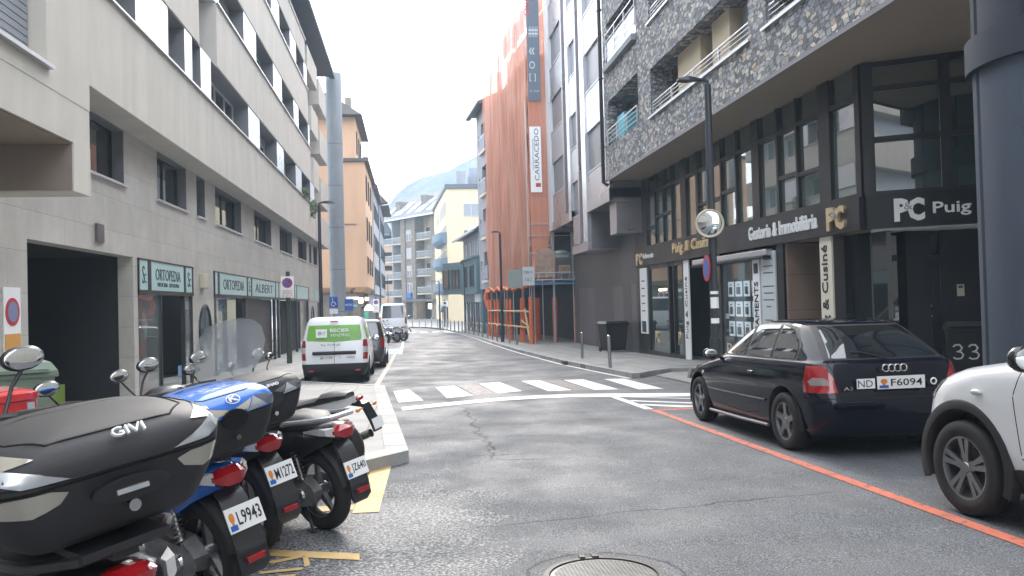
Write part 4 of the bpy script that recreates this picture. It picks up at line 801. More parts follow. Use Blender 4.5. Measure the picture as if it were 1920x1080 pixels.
# ================= BUILDINGS DOWN THE STREET =================
def wgrid(T, parent, us, zs, w, h, d, fm='frame_dark', gm='glass_window', sill=None, mull=0, blind=0):
    for u in us:
        for z in zs: window(T, parent, u, u + w, z, z + h, d, fm, gm, mull, .05, sill, blind)
def balcony(T, parent, u0, u1, z, dep=1.0, d=0, rail='alu', glass=None, slab='white_render'):
    mat('white_render', (.62, .57, .5), .8)
    g = MB(T); g.box(u0, u1, d + .01, d + dep, z - .18, z); b = g.build('balcony', slab, parent, 0)
    g = MB(T); g.box(u0 + .03, u1 - .03, d + dep - .06, d + dep - .03, z + .06, z + .92)
    g.build('balustrade', glass or mat('rail_glass', (.2, .22, .23), .2, alpha=.6), b, 0)
    g = MB(T); g.box(u0, u1, d + dep - .08, d + dep - .01, z + .93, z + .98); g.build('handrail', rail, b, 0)
    return b
# grey house with loggias beyond the netting
gh = thing('grey_house', FS(15, -2, -.8), 'grey apartment house with stacked loggias just beyond the orange netting', 'building')
holes = [(13.2, 15.3, z, z + 2.0) for z in (3.1, 6.1, 9.1, 12.1)] + [(16.1, 16.6, z, z + .7) for z in (3.8, 6.8, 9.8, 12.8)]
g = MB(FS); wall(g, 12.75, 17.25, 2.5, 15.2, -.25, holes, 1.0); g.box(12.76, 17.24, -9, -1.3, 2.5, 15.1); g.build('wall', 'grey_wall', gh, 0)
g = MB(FS); g.box(12.7, 17.2, -9, -1.4, -1, 2.5); g.box(12.8, 13.2, -1.4, -.3, -1, 2.5).box(16.8, 17.2, -1.4, -.3, -1, 2.5); g.build('ground_floor', 'teal_wall', gh, 0)
g = MB(FS); g.loft([[(12.5, .3, 15.2), (12.5, -9, 15.2), (12.5, -4.5, 17.5)], [(17.9, .3, 15.2), (17.9, -9, 15.2), (17.9, -4.5, 17.5)]]); g.box(12.5, 17.9, .1, .42, 15.0, 15.18); g.build('roof', 'slate', gh, 0)
for z in (3.1, 6.1, 9.1, 12.1): balcony(FS, gh, 13.1, 15.4, z, .35, -.4, glass='grey_wall_cool')
wgrid(FS, gh, (13.3,), (3.15, 6.15, 9.15, 12.15), 1.8, 1.8, -1.2, 'frame_white', mull=1)
g = MB(FS); g.box(14, 14.6, -3, -2.4, 17, 19).box(16, 16.3, -2, -1.7, 16, 18.2); g.build('chimney', 'grey_wall', gh, 0)
# small house with the dark glazed bay
hb = thing('small_house', FS(21, -3, -.8), 'low grey house with slate roof and projecting teal oriel above the bollards', 'building')
g = MB(FS); g.box(17.27, 26.5, -7, -.45, -.9, 7.0); g.build('wall', 'grey_wall_cool', hb, 0)
g = MB(FS); g.loft([[(17.28, .15, 6.9), (17.28, -7.2, 6.9), (17.28, -3.5, 9.6)], [(28.3, .15, 6.9), (28.3, -7.2, 6.9), (28.3, -3.5, 9.6)]]); g.build('roof', 'slate', hb, 0)
g = MB(FS); g.box(17.3, 28.4, .12, .26, 6.8, 6.93); g.build('gutter', 'frame_white', hb, 0)
wgrid(FS, hb, (18.2, 20.3, 22.4, 24.5), (5.0,), .8, 1.3, -.44, 'frame_white')
pts = [FS(17.3, .0, 0)[:2], FS(23.8, .05, 0)[:2], (2.75, 66.6), (4.2, 67.5), FS(24, -2, 0)[:2], FS(17.3, -1, 0)[:2]]
g = MB(); g.prism(pts, 'z', 2.3, 4.9); ori = g.build('oriel', 'teal_wall', hb, 0)
g = MB(FS); g.box(17.28, 24, -.4, .2, 4.9, 5.0).box(17.28, 24, -.4, .15, 2.2, 2.3); g.build('trim', 'teal_wall', ori, 0)
fw_ = frame(*FS(23.8, .05, 0)[:2], -.51, .86, -.86, -.51)
window(fw_, hb, .5, 1.6, 2.75, 4.3, .02, 'frame_dark', 'glass_window', 1); window(fw_, hb, 2.0, 2.9, 2.75, 4.3, .02, 'frame_dark', 'glass_window', 0)
window(FS, hb, 18.4, 20.2, 2.75, 4.4, .01, 'frame_dark', 'glass_window', 1); window(FS, hb, 21.5, 22.9, 2.75, 4.4, .03, 'frame_dark', 'glass_window', 1)
wgrid(FS, hb, (17.8, 20.0, 22.4, 24.6), (-.8,), 1.4, 2.4, -.44, 'frame_dark')
g = MB(FS); g.box(18, 20.2, -.42, -.3, 1.6, 2.2); g.build('shop_sign', 'sign_white', hb, 0)
# cream block with curved balconies
cb = thing('cream_building', (7, 102, gz(100)), 'tall cream apartment block with curved blue-grey balconies at the bend', 'building')
g = MB(); g.prism([(4.55, 95), (13, 95), (13, 118), (3.75, 118)], 'z', -.9, 15.4); g.build('wall', 'cream_wall', cb, 0)
g = MB(); g.prism([(4.4, 94.7), (13.3, 94.7), (13.3, 118.2), (3.5, 118.2)], 'z', 15.4, 15.9); g.build('cornice', 'slate', cb, 0)
g = MB(); g.box(5.9, 7.0, 96, 100, 15.9, 17.7).box(7.6, 12, 98, 104, 15.9, 18.4).box(8.9, 9.3, 96, 97, 15.9, 18.6); g.build('roof_structure', 'grey_wall_cool', cb, 0)
FQ = frame(4.55, 95, 1, 0, 0, -1)
for z, h in ((12.0, 1.6), (8.6, 1.8), (5.3, 1.8), (2.2, 1.7)):
    window(FQ, cb, 2.0, 3.9, z, z + h, .01, 'frame_white', 'blind_grey' if z > 10 else 'glass_window', 1)
lq = sqrt(.8 ** 2 + 23 ** 2); FQ2 = frame(4.55, 95, -.8 / lq, 23 / lq, -23 / lq, -.8 / lq)
for z in (3.2, 6.3, 9.4, 12.3):
    n = 14; ring = lambda zz, k: [FQ2(6 + 5.5 * cos(pi * i / n), 1.35 * k * sin(pi * i / n) ** .7, zz) for i in range(n + 1)]
    if z < 12: g = MB(); g.loft([ring(z - .5, .7), ring(z - .15, 1), ring(z + .8, 1.02)]); g.build('balcony', mat('balcony_blue', (.17, .25, .33), .6), cb, 30)
    wgrid(FQ2, cb, (1.5, 4, 6.6, 9.2, 13, 16), (z + .1,), .9, 1.7, .01, 'frame_white')
wgrid(FQ2, cb, (2, 5, 9, 14), (-.6,), 1.2, 2.4, .01, 'frame_dark')
# large balcony block closing the street
ab = thing('balcony_block', (-1, 126, gz(120)), 'grey stone and beige balcony apartment block with glazed mansard roof closing the street', 'building')
la = sqrt(8.1 ** 2 + 12 ** 2); FA = frame(-4.2, 130, 8.1 / la, -12 / la, -12 / la, -8.1 / la)
g = MB(FA); g.box(0, 14.6, -9, -1.6, -.9, 15.2); g.build('wall', mat('beige_wall', (.42, .33, .24), .85), ab, 0)
g = MB(FA)
for u0, u1 in ((5.2, 6.4), (8.2, 9.2), (13.2, 14.5)): g.box(u0, u1, -1.7, .1, -.9, 15.1)
g.box(6.4, 8.2, -1.7, -.1, 2.3, 15.1); g.build_each('stone_pier', mat('grey_rubble', (.2, .17, .14), .85, var=(3, .35)), ab, 0)
for k, z in enumerate((3.0, 5.75, 8.5, 11.3)):
    for u0, u1 in ((.1, 2.5), (2.7, 5.15), (9.3, 13.1)): balcony(FA, ab, u0, u1, z + (.25 if u0 > 9 else 0), 1.2, -1.2, slab='beige_plastic')
    window(FA, ab, 6.6, 8.0, z + .2, z + 1.9, -.09, 'frame_white', 'glass_window', 1, blind=[0, .5, .98, .4][k])
    for u0, u1 in ((.4, 2.2), (3.0, 4.9), (9.8, 12.6)): window(FA, ab, u0, u1, z + .02, z + 2.2, -1.58, 'frame_white', 'glass_window', 1, blind=[.0, .6, 0, .3][(k + int(u0)) % 4])
g = MB(FA); g.box(2.5, 2.7, -1.7, -.02, -.9, 15.1); g.build('party_fin', 'grey_wall', ab, 0)
g = MB(FA); g.box(0, 14.6, -3, -1.58, -.9, 2.5); g.build('ground_floor', 'dark_interior', ab, 0)
g = MB(FA); g.box(6.0, 14.6, -1.5, .6, 2.0, 2.35); g.build('fascia', 'dark_cladding', ab, 0)
g = MB(FA); g.loft([[(-.9, .9, 15.15), (-.9, -9, 15.15), (-.9, -4.5, 19.3)], [(15.2, .9, 15.15), (15.2, -9, 15.15), (15.2, -4.5, 19.3)]]); g.build('mansard_roof', 'slate', ab, 0)
g = MB(FA); g.box(-.9, 15.2, .75, .95, 14.9, 15.14); g.build('gutter', 'frame_white', ab, 0)
for k, (u0, u1) in enumerate(((.6, 1.6), (3.5, 5.6), (7.2, 8.2), (9.6, 11.2), (12.4, 14.4))):
    g = MB(FA); o_ = .12; z = lambda d: 15.15 + (.9 - d) / 5.4 * 4.15
    g.add([(u0, .1, z(.1) + o_), (u1, .1, z(.1) + o_), (u1, -2.6, z(-2.6) + o_), (u0, -2.6, z(-2.6) + o_), (u0, .1, z(.1) - .1), (u1, .1, z(.1) - .1), (u1, -2.6, z(-2.6) - .1), (u0, -2.6, z(-2.6) - .1)], [(0, 1, 2, 3), (0, 1, 5, 4), (1, 2, 6, 5), (2, 3, 7, 6), (3, 0, 4, 7)]); g.build('roof_glazing', mat('roof_glaze', (.5, .58, .66), .2, .4), ab, 0)
g = MB(FA); g.box(2.0, 3.2, -3.5, -1.2, 16, 18.2).box(8.6, 9.4, -4, -1.6, 16, 18.6); g.build_each('dormer', 'brown_stone', ab, 0)
window(FA, ab, 10, 12, .8, 1.7, -1.57, 'frame_dark', 'lamp_glow', 0); g = MB(FA); g.box(6.8, 8, -.05, .3, 2.6, 3.4); g.build('blue_sign', 'sign_blue', ab, 0); 
# peach car-park building and gabled house behind it
pk = thing('parking_building', (-6, 138, gz(130)), 'peach building with dark horizontal openings far behind the left facades', 'building')
FP = frame(-7, 136, 1, 0, 0, -1)
g = MB(FP); g.box(0, 5.5, -9, -.5, -.9, 13.5); g.build('core_wall', 'void', pk, 0)
g = MB(FP)
for k in range(6): g.box(0, 5.5, -.6, 0, -.9 + k * 2.3 + (0 if k else 0), .55 + k * 2.3)
g.build('parapet_band', 'peach_wall', pk, 0); g = MB(FP); g.box(0, .12, -.62, -.02, -.9, 13.4).box(5.3, 5.5, -.62, -.02, -.9, 13.4); g.build('pier', 'peach_wall', pk, 0)
gg = thing('gabled_house', (-6, 150, gz(130)), 'grey gabled house peeping above the peach building', 'building')
g = MB(); g.box(-9, -3.6, 148, 158, -.8, 15.2); g.build('wall', 'grey_wall_cool', gg, 0)
g = MB(); g.prism([(-9.6, 15.0), (-3.0, 15.0), (-5.2, 18.8)], 'y', 147.5, 158.5); g.build('roof', 'slate', gg, 0)
g = MB(); g.add([(-3.0, 147.3, 15.05), (-5.2, 147.3, 18.85), (-5.2, 158.7, 18.85), (-3.0, 158.7, 15.05), (-2.9, 147.3, 15.3), (-5.2, 147.3, 19.1), (-5.2, 158.7, 19.1), (-2.9, 158.7, 15.3)], [(0, 1, 2, 3), (4, 5, 6, 7), (0, 1, 5, 4), (1, 2, 6, 5), (2, 3, 7, 6), (3, 0, 4, 7)]); g.build('skylight_strip', 'roof_glaze', gg, 0)
# orange building
ob = thing('orange_building', (-6, 65, gz(60)), 'orange rendered townhouse with dark shops below, behind the round column', 'building')
FO = frame(-3.2, 60, 0, 1, 1, 0)
g = MB(); g.box(-9, -3.2, 60, 71, 2.95, 12.35); g.loft([[(-9, 60, 2.95), (-3.2, 60, 2.95), (-3.2, 71, 2.95), (-9, 71, 2.95)], [(-9, 60.5, 2.6), (-3.6, 60.5, 2.6), (-3.6, 71, 2.6), (-9, 71, 2.6)]]); g.build('wall', 'orange_wall', ob, 0)
g = MB(); g.box(-9, -4.0, 62.5, 71, 12.35, 16.6); g.build('upper_wall', 'orange_wall', ob, 0)
g = MB(); g.box(-9, -2.9, 59.8, 71, 12.36, 12.6); g.loft([[(-9, 59.8, 12.6), (-2.9, 59.8, 12.6), (-2.9, 71, 12.6), (-9, 71, 12.6)], [(-9, 62.5, 13.1), (-4.0, 62.5, 13.1), (-4.0, 71, 13.1), (-9, 71, 13.1)]]); g.build('roof', 'roof_dark', ob, 0)
g = MB(); g.loft([[(-9, 61.5, 16.3), (-3.4, 61.5, 16.3), (-3.4, 72, 16.3), (-9, 72, 16.3)], [(-9, 62.5, 18.2), (-6, 62.5, 18.2), (-6, 72, 18.2), (-9, 72, 18.2)]]); g.build('roof', 'roof_dark', ob, 0)
g = MB(); g.box(-3.9, -3.4, 70, 70.4, 12.6, 14.6).box(-5, -4.5, 66, 66.5, 16, 18.8); g.build('chimney', 'brown_stone', ob, 0)
for z, h in ((9.6, 1.9), (6.5, 1.8), (4.0, 1.3)):
    for u in (1.0, 4.2, 7.4): window(FO, ob, u, u + 1.0, z, z + h, .01, 'frame_dark', 'glass_window', 0)
wgrid(frame(-4.0, 62.5, 0, 1, 1, 0), ob, (1, 3.6, 6), (13.6,), .8, 1.8, .01, 'frame_dark')
g = MB(); g.box(-9, -4.0, 60.8, 71, -.9, 2.6).box(-4.0, -3.6, 69, 71, -.9, 2.6); g.build('ground_floor', 'brown_stone', ob, 0)
FO2 = frame(-9, 60.8, 1, 0, 0, -1)
g = MB(FO2); g.box(4.1, 4.5, .02, .06, -.8, 2.2).box(3.0, 3.3, .02, .06, -.8, 2.2).box(3.6, 3.9, .02, .06, -.8, 2.2); g.build('shutter', 'brown_stone', ob, 0)
g = MB(); g.tube([(-4.15, 59.95, 2.75), (-4.15, 59.5, 2.85), (-4.3, 59.3, 2.75)], .05); g.ell((-4.3, 59.2, 2.6), .12, .12, .16); g.build('wall_lamp', 'frame_dark', ob)
g = MB(); g.box(-4.9, -3.9, 59.94, 60, 7.62, 7.7); g.build('pipe_bracket', 'metal_dark', ob, 0)
def fsign(x0, x1, y, z0, z1, ma, label, txt=None, tm='sign_white', name='shop_sign', mats=None, sz=.6):
    s = thing(name, (x0, y, z0), label, 'sign'); g = MB(); g.box(x0, x1, y, y + .06, z0, z1); g.build('board', ma, s, 0)
    if txt: text(txt, (x0 + (x1 - x0) * .12, y - .003, z0 + (z1 - z0) * (.5 - sz / 2)), (1, 0, 0), (0, 0, 1), (x1 - x0) * .76, (z1 - z0) * sz, tm, s)
    return s
fsign(-4.85, -3.85, 60.2, 2.0, 2.25, 'sign_white', 'long white fascia sign under the orange building')
fsign(-4.7, -3.9, 60.1, 1.35, 1.8, 'teal_wall', 'dark hanging sign with pale words beneath the orange building', 'LA TRIADA', sz=.35)
fsign(-3.85, -3.55, 60.15, 1.75, 2.15, 'lamp_glow', 'glowing yellow sign at the corner beneath the orange building')
fsign(-3.45, -3.1, 60.6, 1.9, 2.2, 'sign_white', 'small white projecting sign at the corner of the orange building', 'BAR')
g = MB(); g.box(-3.5, -3.2, 61.0, 61.3, -.68, 1.1); simple('green_panel', g, 'green_sign', 'upright green advertising panel on the pavement beneath the orange building', 'panel', bevel=.02)
rs = thing('round_sign', (-3.2, 61.5, 1.2), 'half-round lit cafe sign on the dark shopfront under the orange building', 'sign')
g = MB(); n = 16; g.loft([[(-3.2 + .35 * cos(pi * i / n), 61.5, 1.15 + .5 * sin(pi * i / n)) for i in range(n + 1)], [(-3.2 + .35 * cos(pi * i / n), 61.56, 1.15 + .5 * sin(pi * i / n)) for i in range(n + 1)]]); g.build('board', mat('sign_glow', (.8, .78, .55), .5, emit=.5), rs, 0); text('M', (-3.4, 61.49, 1.2), (1, 0, 0), (0, 0, 1), .4, .3, 'text_dark', rs)
# grey houses after the orange one
gr1 = thing('grey_townhouse', (-6, 78, gz(75)), 'narrow tall grey-blue townhouse with dark eaves following the orange building', 'building')
g = MB(); g.box(-9, -3.12, 71.02, 83, 2.6, 12.0).box(-9, -3.6, 71.02, 83, -.9, 2.6); g.build('wall', 'grey_wall', gr1, 0)
g = MB(); g.box(-9, -2.7, 71.02, 83.3, 12.01, 12.3); g.loft([[(-9, 71.02, 12.3), (-2.75, 71.02, 12.3), (-2.75, 83, 12.3), (-9, 83, 12.3)], [(-9, 71.02, 15.5), (-6.0, 71.02, 15.5), (-6.0, 83, 15.5), (-9, 83, 15.5)]]); g.build('roof', 'roof_dark', gr1, 0)
wgrid(frame(-3.12, 71, 0, 1, 1, 0), gr1, (1, 4, 7, 10), (3.4, 6.4, 9.3), .9, 1.6, .01, 'frame_dark')
gr2 = thing('grey_townhouse', (-6, 90, gz(90)), 'second grey townhouse with a gutter drooping from its dark eave, farthest on the left', 'building')
g = MB(); g.box(-9, -3.0, 83.02, 97, 2.6, 12.3).box(-9, -3.5, 83.02, 97, -.9, 2.6); g.build('wall', 'grey_wall_cool', gr2, 0)
g = MB(); g.loft([[(-9, 83.5, 12.31), (-2.1, 83.5, 12.31), (-2.1, 97.5, 12.31), (-9, 97.5, 12.31)], [(-9, 83.5, 15.5), (-4.5, 83.5, 14.9), (-4.5, 97.5, 14.9), (-9, 97.5, 15.5)]]); g.build('roof', 'roof_dark', gr2, 0)
g = MB(); g.tube([(-2.05, 83.4, 12.5), (-2.02, 83.4, 12.25), (-2.2, 83.4, 12.05), (-2.95, 83.4, 12.0)], .07); g.build('gutter', 'frame_white', gr2)
wgrid(frame(-3.0, 83, 0, 1, 1, 0), gr2, (1.5, 5, 8.5, 11.5), (3.4, 6.4, 9.3), .9, 1.6, .01, 'frame_dark')

# ================= STREET FURNITURE =================
def lamp(x, y, h, arm, label, r=.06, zg=None, dz=.12, head=.55):
    t = thing('street_lamp', (x, y, gz(y) + dz), label, 'street lamp', 'slim dark street lamps with a single arm'); z0 = gz(y) + dz
    g = MB(); g.cyl((x, y, z0), (x, y, z0 + .9), r * 1.25, n=16).cyl((x, y, z0 + .9), (x, y, h - .1), r, r * .8, n=16); g.build('pole', 'lamp_paint', t)
    g = MB(); s = 1 if arm > 0 else -1
    g.tube([(x, y, h - .12), (x, y, h - .03), (x + .08 * s, y, h), (x + (abs(arm) - head) * s, y, h + .01)], .035, 8); g.build('arm', 'lamp_paint', t)
    g = MB(); x0, x1 = x + (abs(arm) - head) * s, x + arm
    g.loft([[(x0, y - .04, h - .02), (x0, y + .04, h - .02), (x0, y + .03, h + .04), (x0, y - .03, h + .04)], [((x0 + x1) / 2, y - .13, h - .03), ((x0 + x1) / 2, y + .13, h - .03), ((x0 + x1) / 2, y + .09, h + .06), ((x0 + x1) / 2, y - .09, h + .06)], [(x1, y - .1, h - .02), (x1, y + .1, h - .02), (x1, y + .06, h + .02), (x1, y - .06, h + .02)]]); g.build('lamp_head', 'lamp_paint', t, 30)
    return t
lamp(-3.19, 29, 5.27, .55, 'street lamp on the left pavement in front of the pale block', .07, head=.45)
LR = lamp(6.0, 15.1, 5.85, -.62, 'tall street lamp with the traffic mirror behind the black hatchback', .085, dz=.12, head=.42)
lamp(5.05, 43.9, 5.46, -.5, 'street lamp among the bollards before the orange netting', .08, head=.4)
lamp(4.0, 59, 4.5, -.3, 'thin street lamp before the low grey house with the teal oriel', .055, head=.2)
lamp(2.6, 72, 3.6, -.75, 'low street lamp at the bend with a broad dark arm', .07, head=.5)
lamp(-2.8, 75, 6.03, .62, 'street lamp standing before the peach building on the left', .06, dz=.12, head=.4)
pz_ = thing('street_pole', (-2.65, 95, gz(90)), 'thin bare dark pole far off, right of the left lamp', 'pole'); g = MB(); g.cyl((-2.65, 95, -.8), (-2.65, 95, 5.0), .06, .04).build('pole', 'lamp_paint', pz_); g = MB(); g.cyl((-2.65, 95, -.8), (-2.65, 95, -.4), .1).build('base', 'lamp_paint', pz_)
# bollards
BOL = [(5.3, 20.83), (5.72, 26.26), (5.35, 40.1), (5.2, 42.0), (4.85, 44.9), (4.77, 46.7), (4.65, 48.6), (4.5, 50.5), (4.4, 52.4), (4.25, 54.4), (4.12, 56.5), (3.98, 58.3), (3.85, 60.3), (3.7, 62.3), (3.5, 64.4), (3.3, 66.6), (3.1, 69), (2.85, 71.5), (2.45, 73.8), (1.95, 76), (1.4, 78), (.8, 79.6), (.15, 80.9), (-.6, 82), (-1.3, 82.8), (-2.1, 83.5), (-2.9, 84.1)]
ow = ['first', 'second', 'third', 'fourth', 'fifth', 'sixth', 'seventh', 'eighth', 'ninth', 'tenth', 'eleventh', 'twelfth', 'thirteenth', 'fourteenth', 'fifteenth', 'sixteenth', 'seventeenth', 'eighteenth', 'nineteenth', 'twentieth', 'twenty-first', 'twenty-second', 'twenty-third', 'twenty-fourth', 'twenty-fifth', 'twenty-sixth', 'twenty-seventh']
b0 = thing('bollard', (0, 0, 0), 'x', 'bollard', 'steel bollards along the kerb')
g = MB(); g.cyl((0, 0, 0), (0, 0, .86), .045, n=16); g.build('post', 'steel', b0); g = MB(); g.ell((0, 0, .86), .046, .046, .03); g.build('cap', 'chrome', b0)
for i, (x, y) in enumerate(BOL):
    o = b0 if i == 0 else dup(b0); place(o, x, y, 0, gz(y) + .12)
    if i < 2: o.rotation_euler = ((0, radians(-1.5), 0), (0, radians(.5), 0))[i]
    o['label'] = ['steel bollard nearest the zebra crossing, on the kerb', 'steel bollard before the metal building, second from the zebra crossing'][i] if i < 2 else '%s steel bollard of the far kerb row, counted from the near end' % ow[i - 2]
# mirror and round sign on the lamp post
tm = thing('traffic_mirror', (5.93, 14.9, 2.95), 'round convex traffic mirror clamped to the lamp post', 'mirror')
def disc(c, n, R, prof, name, ma, parent, sm=60):
    """lathe around direction n: prof = [(radius, offset along n)]"""
    n = Vector(n).normalized(); a = n.orthogonal().normalized(); b = n.cross(a); c = Vector(c)
    g = MB(); g.loft([[tuple(c + (a * cos(2 * pi * i / 40) + b * sin(2 * pi * i / 40)) * (r * R) + n * h) for i in range(40)] for r, h in prof], True); return g.build(name, ma, parent, sm)
nn = Vector((-.34, -.94, -.05))
disc((5.86, 14.85, 2.95), nn, .27, [(.02, .04), (.2, .0387), (.35, .036), (.5, .031), (.65, .0245), (.8, .016), (.93, .0065), (.97, .0), (.97, -.02)], 'glass', 'mirror', tm)
disc((5.86, 14.85, 2.95), nn, .27, [(.95, .012), (1.0, .02), (1.04, .0), (1.02, -.04), (.5, -.06)], 'rim', 'beige_plastic', tm)
g = MB(); g.cyl((5.87, 14.9, 2.95), (6.0, 15.1, 2.95), .03).box(5.9, 6.1, 15.0, 15.2, 2.92, 2.98); g.build('bracket', 'steel', tm)
ts = thing('road_sign', (5.9, 15.0, 2.0), 'round red and blue no-stopping sign seen nearly edge-on beneath the mirror', 'sign')
nn = Vector((-.97, .18, 0)); nn = Vector((-.88, -.47, 0)).normalized(); nn = Vector((-.99, .10, 0)).normalized()
disc((5.87, 15.1, 2.08), nn, .26, [(1, 0), (1, .012), (.01, .012)], 'disc', 'sign_red', ts, 30); disc((5.87, 15.1, 2.08), nn, .26, [(.75, .0125), (.75, .016), (.01, .016)], 'face', 'sign_blue', ts, 30)
g = MB(); g.cyl((5.88, 15.1, 2.12), (6.0, 15.1, 2.12), .02); g.build('bracket', 'steel', ts)
for z, h in ((1.28, .22), (.98, .1), (1.56, .06)):
    g = MB(); r = .088; g.loft([[(6.0 + r * cos(a), 15.1 + r * sin(a), zz) for a in [pi * 1.1 + pi * .8 * i / 8 for i in range(9)]] + [(6.0 + (r + .002) * cos(a), 15.1 + (r + .002) * sin(a), zz) for a in [pi * 1.9 - pi * .8 * i / 8 for i in range(9)]] for zz in (z, z + h)]); o = g.build('sticker', 'sign_white', LR)
# no-parking sign on green post
def disc_front(x, y, z, R, ma, parent, name='disc', off=0): g = MB(); g.loft([[(x + R * cos(2 * pi * i / 28), y - off, z + R * sin(2 * pi * i / 28)) for i in range(28)], [(x + R * cos(2 * pi * i / 28), y - off - .005, z + R * sin(2 * pi * i / 28)) for i in range(28)]]); return g.build(name, ma, parent, 0)
def nopark(x, y, zt, w_, h, label, postm='green_post', pr=.1):
    s = thing('parking_sign', (x, y, gz(y) + .12), label, 'sign')
    g = MB(); g.cyl((x, y + .1, gz(y) + .12), (x, y + .1, zt + .18), pr, pr * .75, n=16); g.build('post', postm, s)
    g = MB(); g.box(x - w_ / 2, x + w_ / 2, y - .05, y - .03, zt - h, zt); g.build('board', 'sign_white', s, 0)
    zc = zt - w_ * .52; disc_front(x, y - .05, zc, w_ * .4, 'sign_red', s); disc_front(x, y - .056, zc, w_ * .29, 'sign_blue', s, 'face')
    g = MB(); g.loft([[(x - w_ * .23, y - .063, zc + w_ * .19), (x - w_ * .19, y - .063, zc + w_ * .23), (x + w_ * .23, y - .063, zc - w_ * .19), (x + w_ * .19, y - .063, zc - w_ * .23)], [(x - w_ * .23, y - .066, zc + w_ * .19), (x - w_ * .19, y - .066, zc + w_ * .23), (x + w_ * .23, y - .066, zc - w_ * .19), (x + w_ * .19, y - .066, zc - w_ * .23)]]); g.build('bar', 'sign_red', s, 0)
    for k in range(3): text(['CARREGA', 'DESCARREGA', '8-20 H'][k], (x - w_ * .38, y - .052, zt - h + .03 + (2 - k) * (h - w_) * .3), (1, 0, 0), (0, 0, 1), w_ * .76, (h - w_) * .2, 'orange_item', s)
    return s
nopark(-4.5, 30, 2.68, .47, .78, 'no-parking sign with orange text plate on the green post by the shops')
nopark(-2.58, 60, 2.0, .42, .98, 'distant no-parking sign on a grey post before the far dark shopfronts', 'lamp_paint', .05)
ds = thing('disabled_parking_sign', (-3.32, 35, gz(35) + .12), 'blue disabled parking sign with plate beneath in front of the round column', 'sign')
g = MB(); g.cyl((-3.32, 35.05, gz(35) + .12), (-3.32, 35.05, 1.95), .04); g.build('post', 'steel', ds); g = MB(); g.box(-3.5, -3.14, 34.97, 35, 1.47, 1.95); g.build('board', 'sign_blue', ds, 0, bevel=.008); g = MB(); g.box(-3.5, -3.14, 34.97, 35, 1.2, 1.42); g.build('plate', 'sign_white', ds, 0)
g = MB(); y_ = 34.96
g.tube([(-3.36, y_, 1.84), (-3.35, y_, 1.72), (-3.27, y_, 1.71), (-3.22, y_, 1.6)], .014, 6); g.tube([(-3.33 + .085 * cos(a), y_, 1.63 + .085 * sin(a)) for a in [radians(100 + i * 25) for i in range(10)]], .011, 6); g.ell((-3.36, y_, 1.88), .02, .01, .02); g.build('wheelchair_symbol', 'sign_white', ds)
bs = thing('blue_sign', (-3.2, 42, gz(42) + .12), 'blue rectangular sign with white word on a thin post by the round column', 'sign'); g = MB(); g.cyl((-3.2, 42.05, gz(42) + .12), (-3.2, 42.05, 1.9), .035); g.build('post', 'steel', bs); g = MB(); g.box(-3.42, -2.98, 41.97, 42, 1.3, 1.9); g.build('board', 'sign_blue', bs, 0, bevel=.01); text('MOTOS', (-3.38, 41.965, 1.53), (1, 0, 0), (0, 0, 1), .36, .12, 'sign_white', bs)
sg = thing('sign_cluster', (3.3, 76, gz(70) + .12), 'cluster of pale signs and a dark globe on posts at the bend', 'sign')
g = MB(); g.cyl((3.2, 76, -.7), (3.2, 76, 1.9), .07).cyl((3.5, 76.3, -.7), (3.5, 76.3, 1.5), .06); g.build('post', 'lamp_paint', sg); g = MB(); g.box(2.55, 3.1, 76.0, 76.06, .75, 1.45); g.build('board', 'sign_white', sg, 0); g = MB(); g.box(3.0, 3.55, 75.9, 75.96, 1.25, 1.8); g.build('board', 'sign_white', sg, 0); g = MB(); g.ell((3.25, 75.85, 1.62), .13, .1, .13); g.build('globe', 'frame_dark', sg); g = MB(); g.loft([[(2.8, 75.8, .75), (3.3, 75.8, .75), (3.3, 76, .75), (2.8, 76, .75)], [(3.0, 75.8, 1.3), (3.35, 75.8, 1.35), (3.35, 76, 1.35), (3.0, 76, 1.3)]]); g.build('hood', 'slate', sg, 0)
# bins
def wheelie(w_, d, h, label, ma='black', lid='black'):
    t = thing('wheelie_bin', (0, 0, 0), label, 'bin')
    g = MB(); k = .8
    rr = lambda s, z: [(sx * w_ / 2 * s, sy * d / 2 * s, z) for sx, sy in ((-1, -1), (1, -1), (1, 1), (-1, 1))]
    g.loft([rr(k, .06), rr(1, h * .9)]); g.build('body', ma, t, 0, bevel=.03)
    g = MB(); g.loft([rr(1.08, h * .9 - .03), rr(1.09, h * .9 + .01)]); g.build('rim', ma, t, 0, bevel=.01)
    g = MB(); g.loft([rr(1.07, h * .9 + .012), rr(1.06, h * .93), [(x * .9, y * .85, h) for x, y, _ in rr(1, 0)]]); g.box(-w_ * .4, w_ * .4, -d * .6, -d * .5, h * .92, h * .95); g.build('lid', lid, t, 30)
    for s in (-1, 1): g = MB(); g.lathe([(.02, -.025), (.1, -.025), (.1, .025), (.02, .025)], (s * w_ * .42, d * .42, .1), 'x', 20); g.build('wheel', 'frame_dark', t)
    g = MB(); g.cyl((-w_ * .35, d * .58, h * .9), (w_ * .35, d * .58, h * .9), .018); g.build('handle', ma, t)
    return t
wb = place(wheelie(.95, .8, 1.2, 'large black wheeled bin against the dark metal building wall'), 7.85, 30.3, radians(12), gz(30) + .12)
w2 = wheelie(.6, .65, 1.12, 'black wheeled bin with a hand-painted white 33 by the office entrance'); 
def chalk(path, x0, z0, s, y): g = MB(); g.tube([(x0 + x * s, y + (z0 + z * s) * 0, z0 + z * s) for x, z in path], .016, 6); return g
P3 = [(0, .85), (.15, 1), (.4, 1), (.55, .8), (.45, .6), (.2, .52), (.5, .48), (.62, .28), (.5, .05), (.2, 0), (0, .1)]
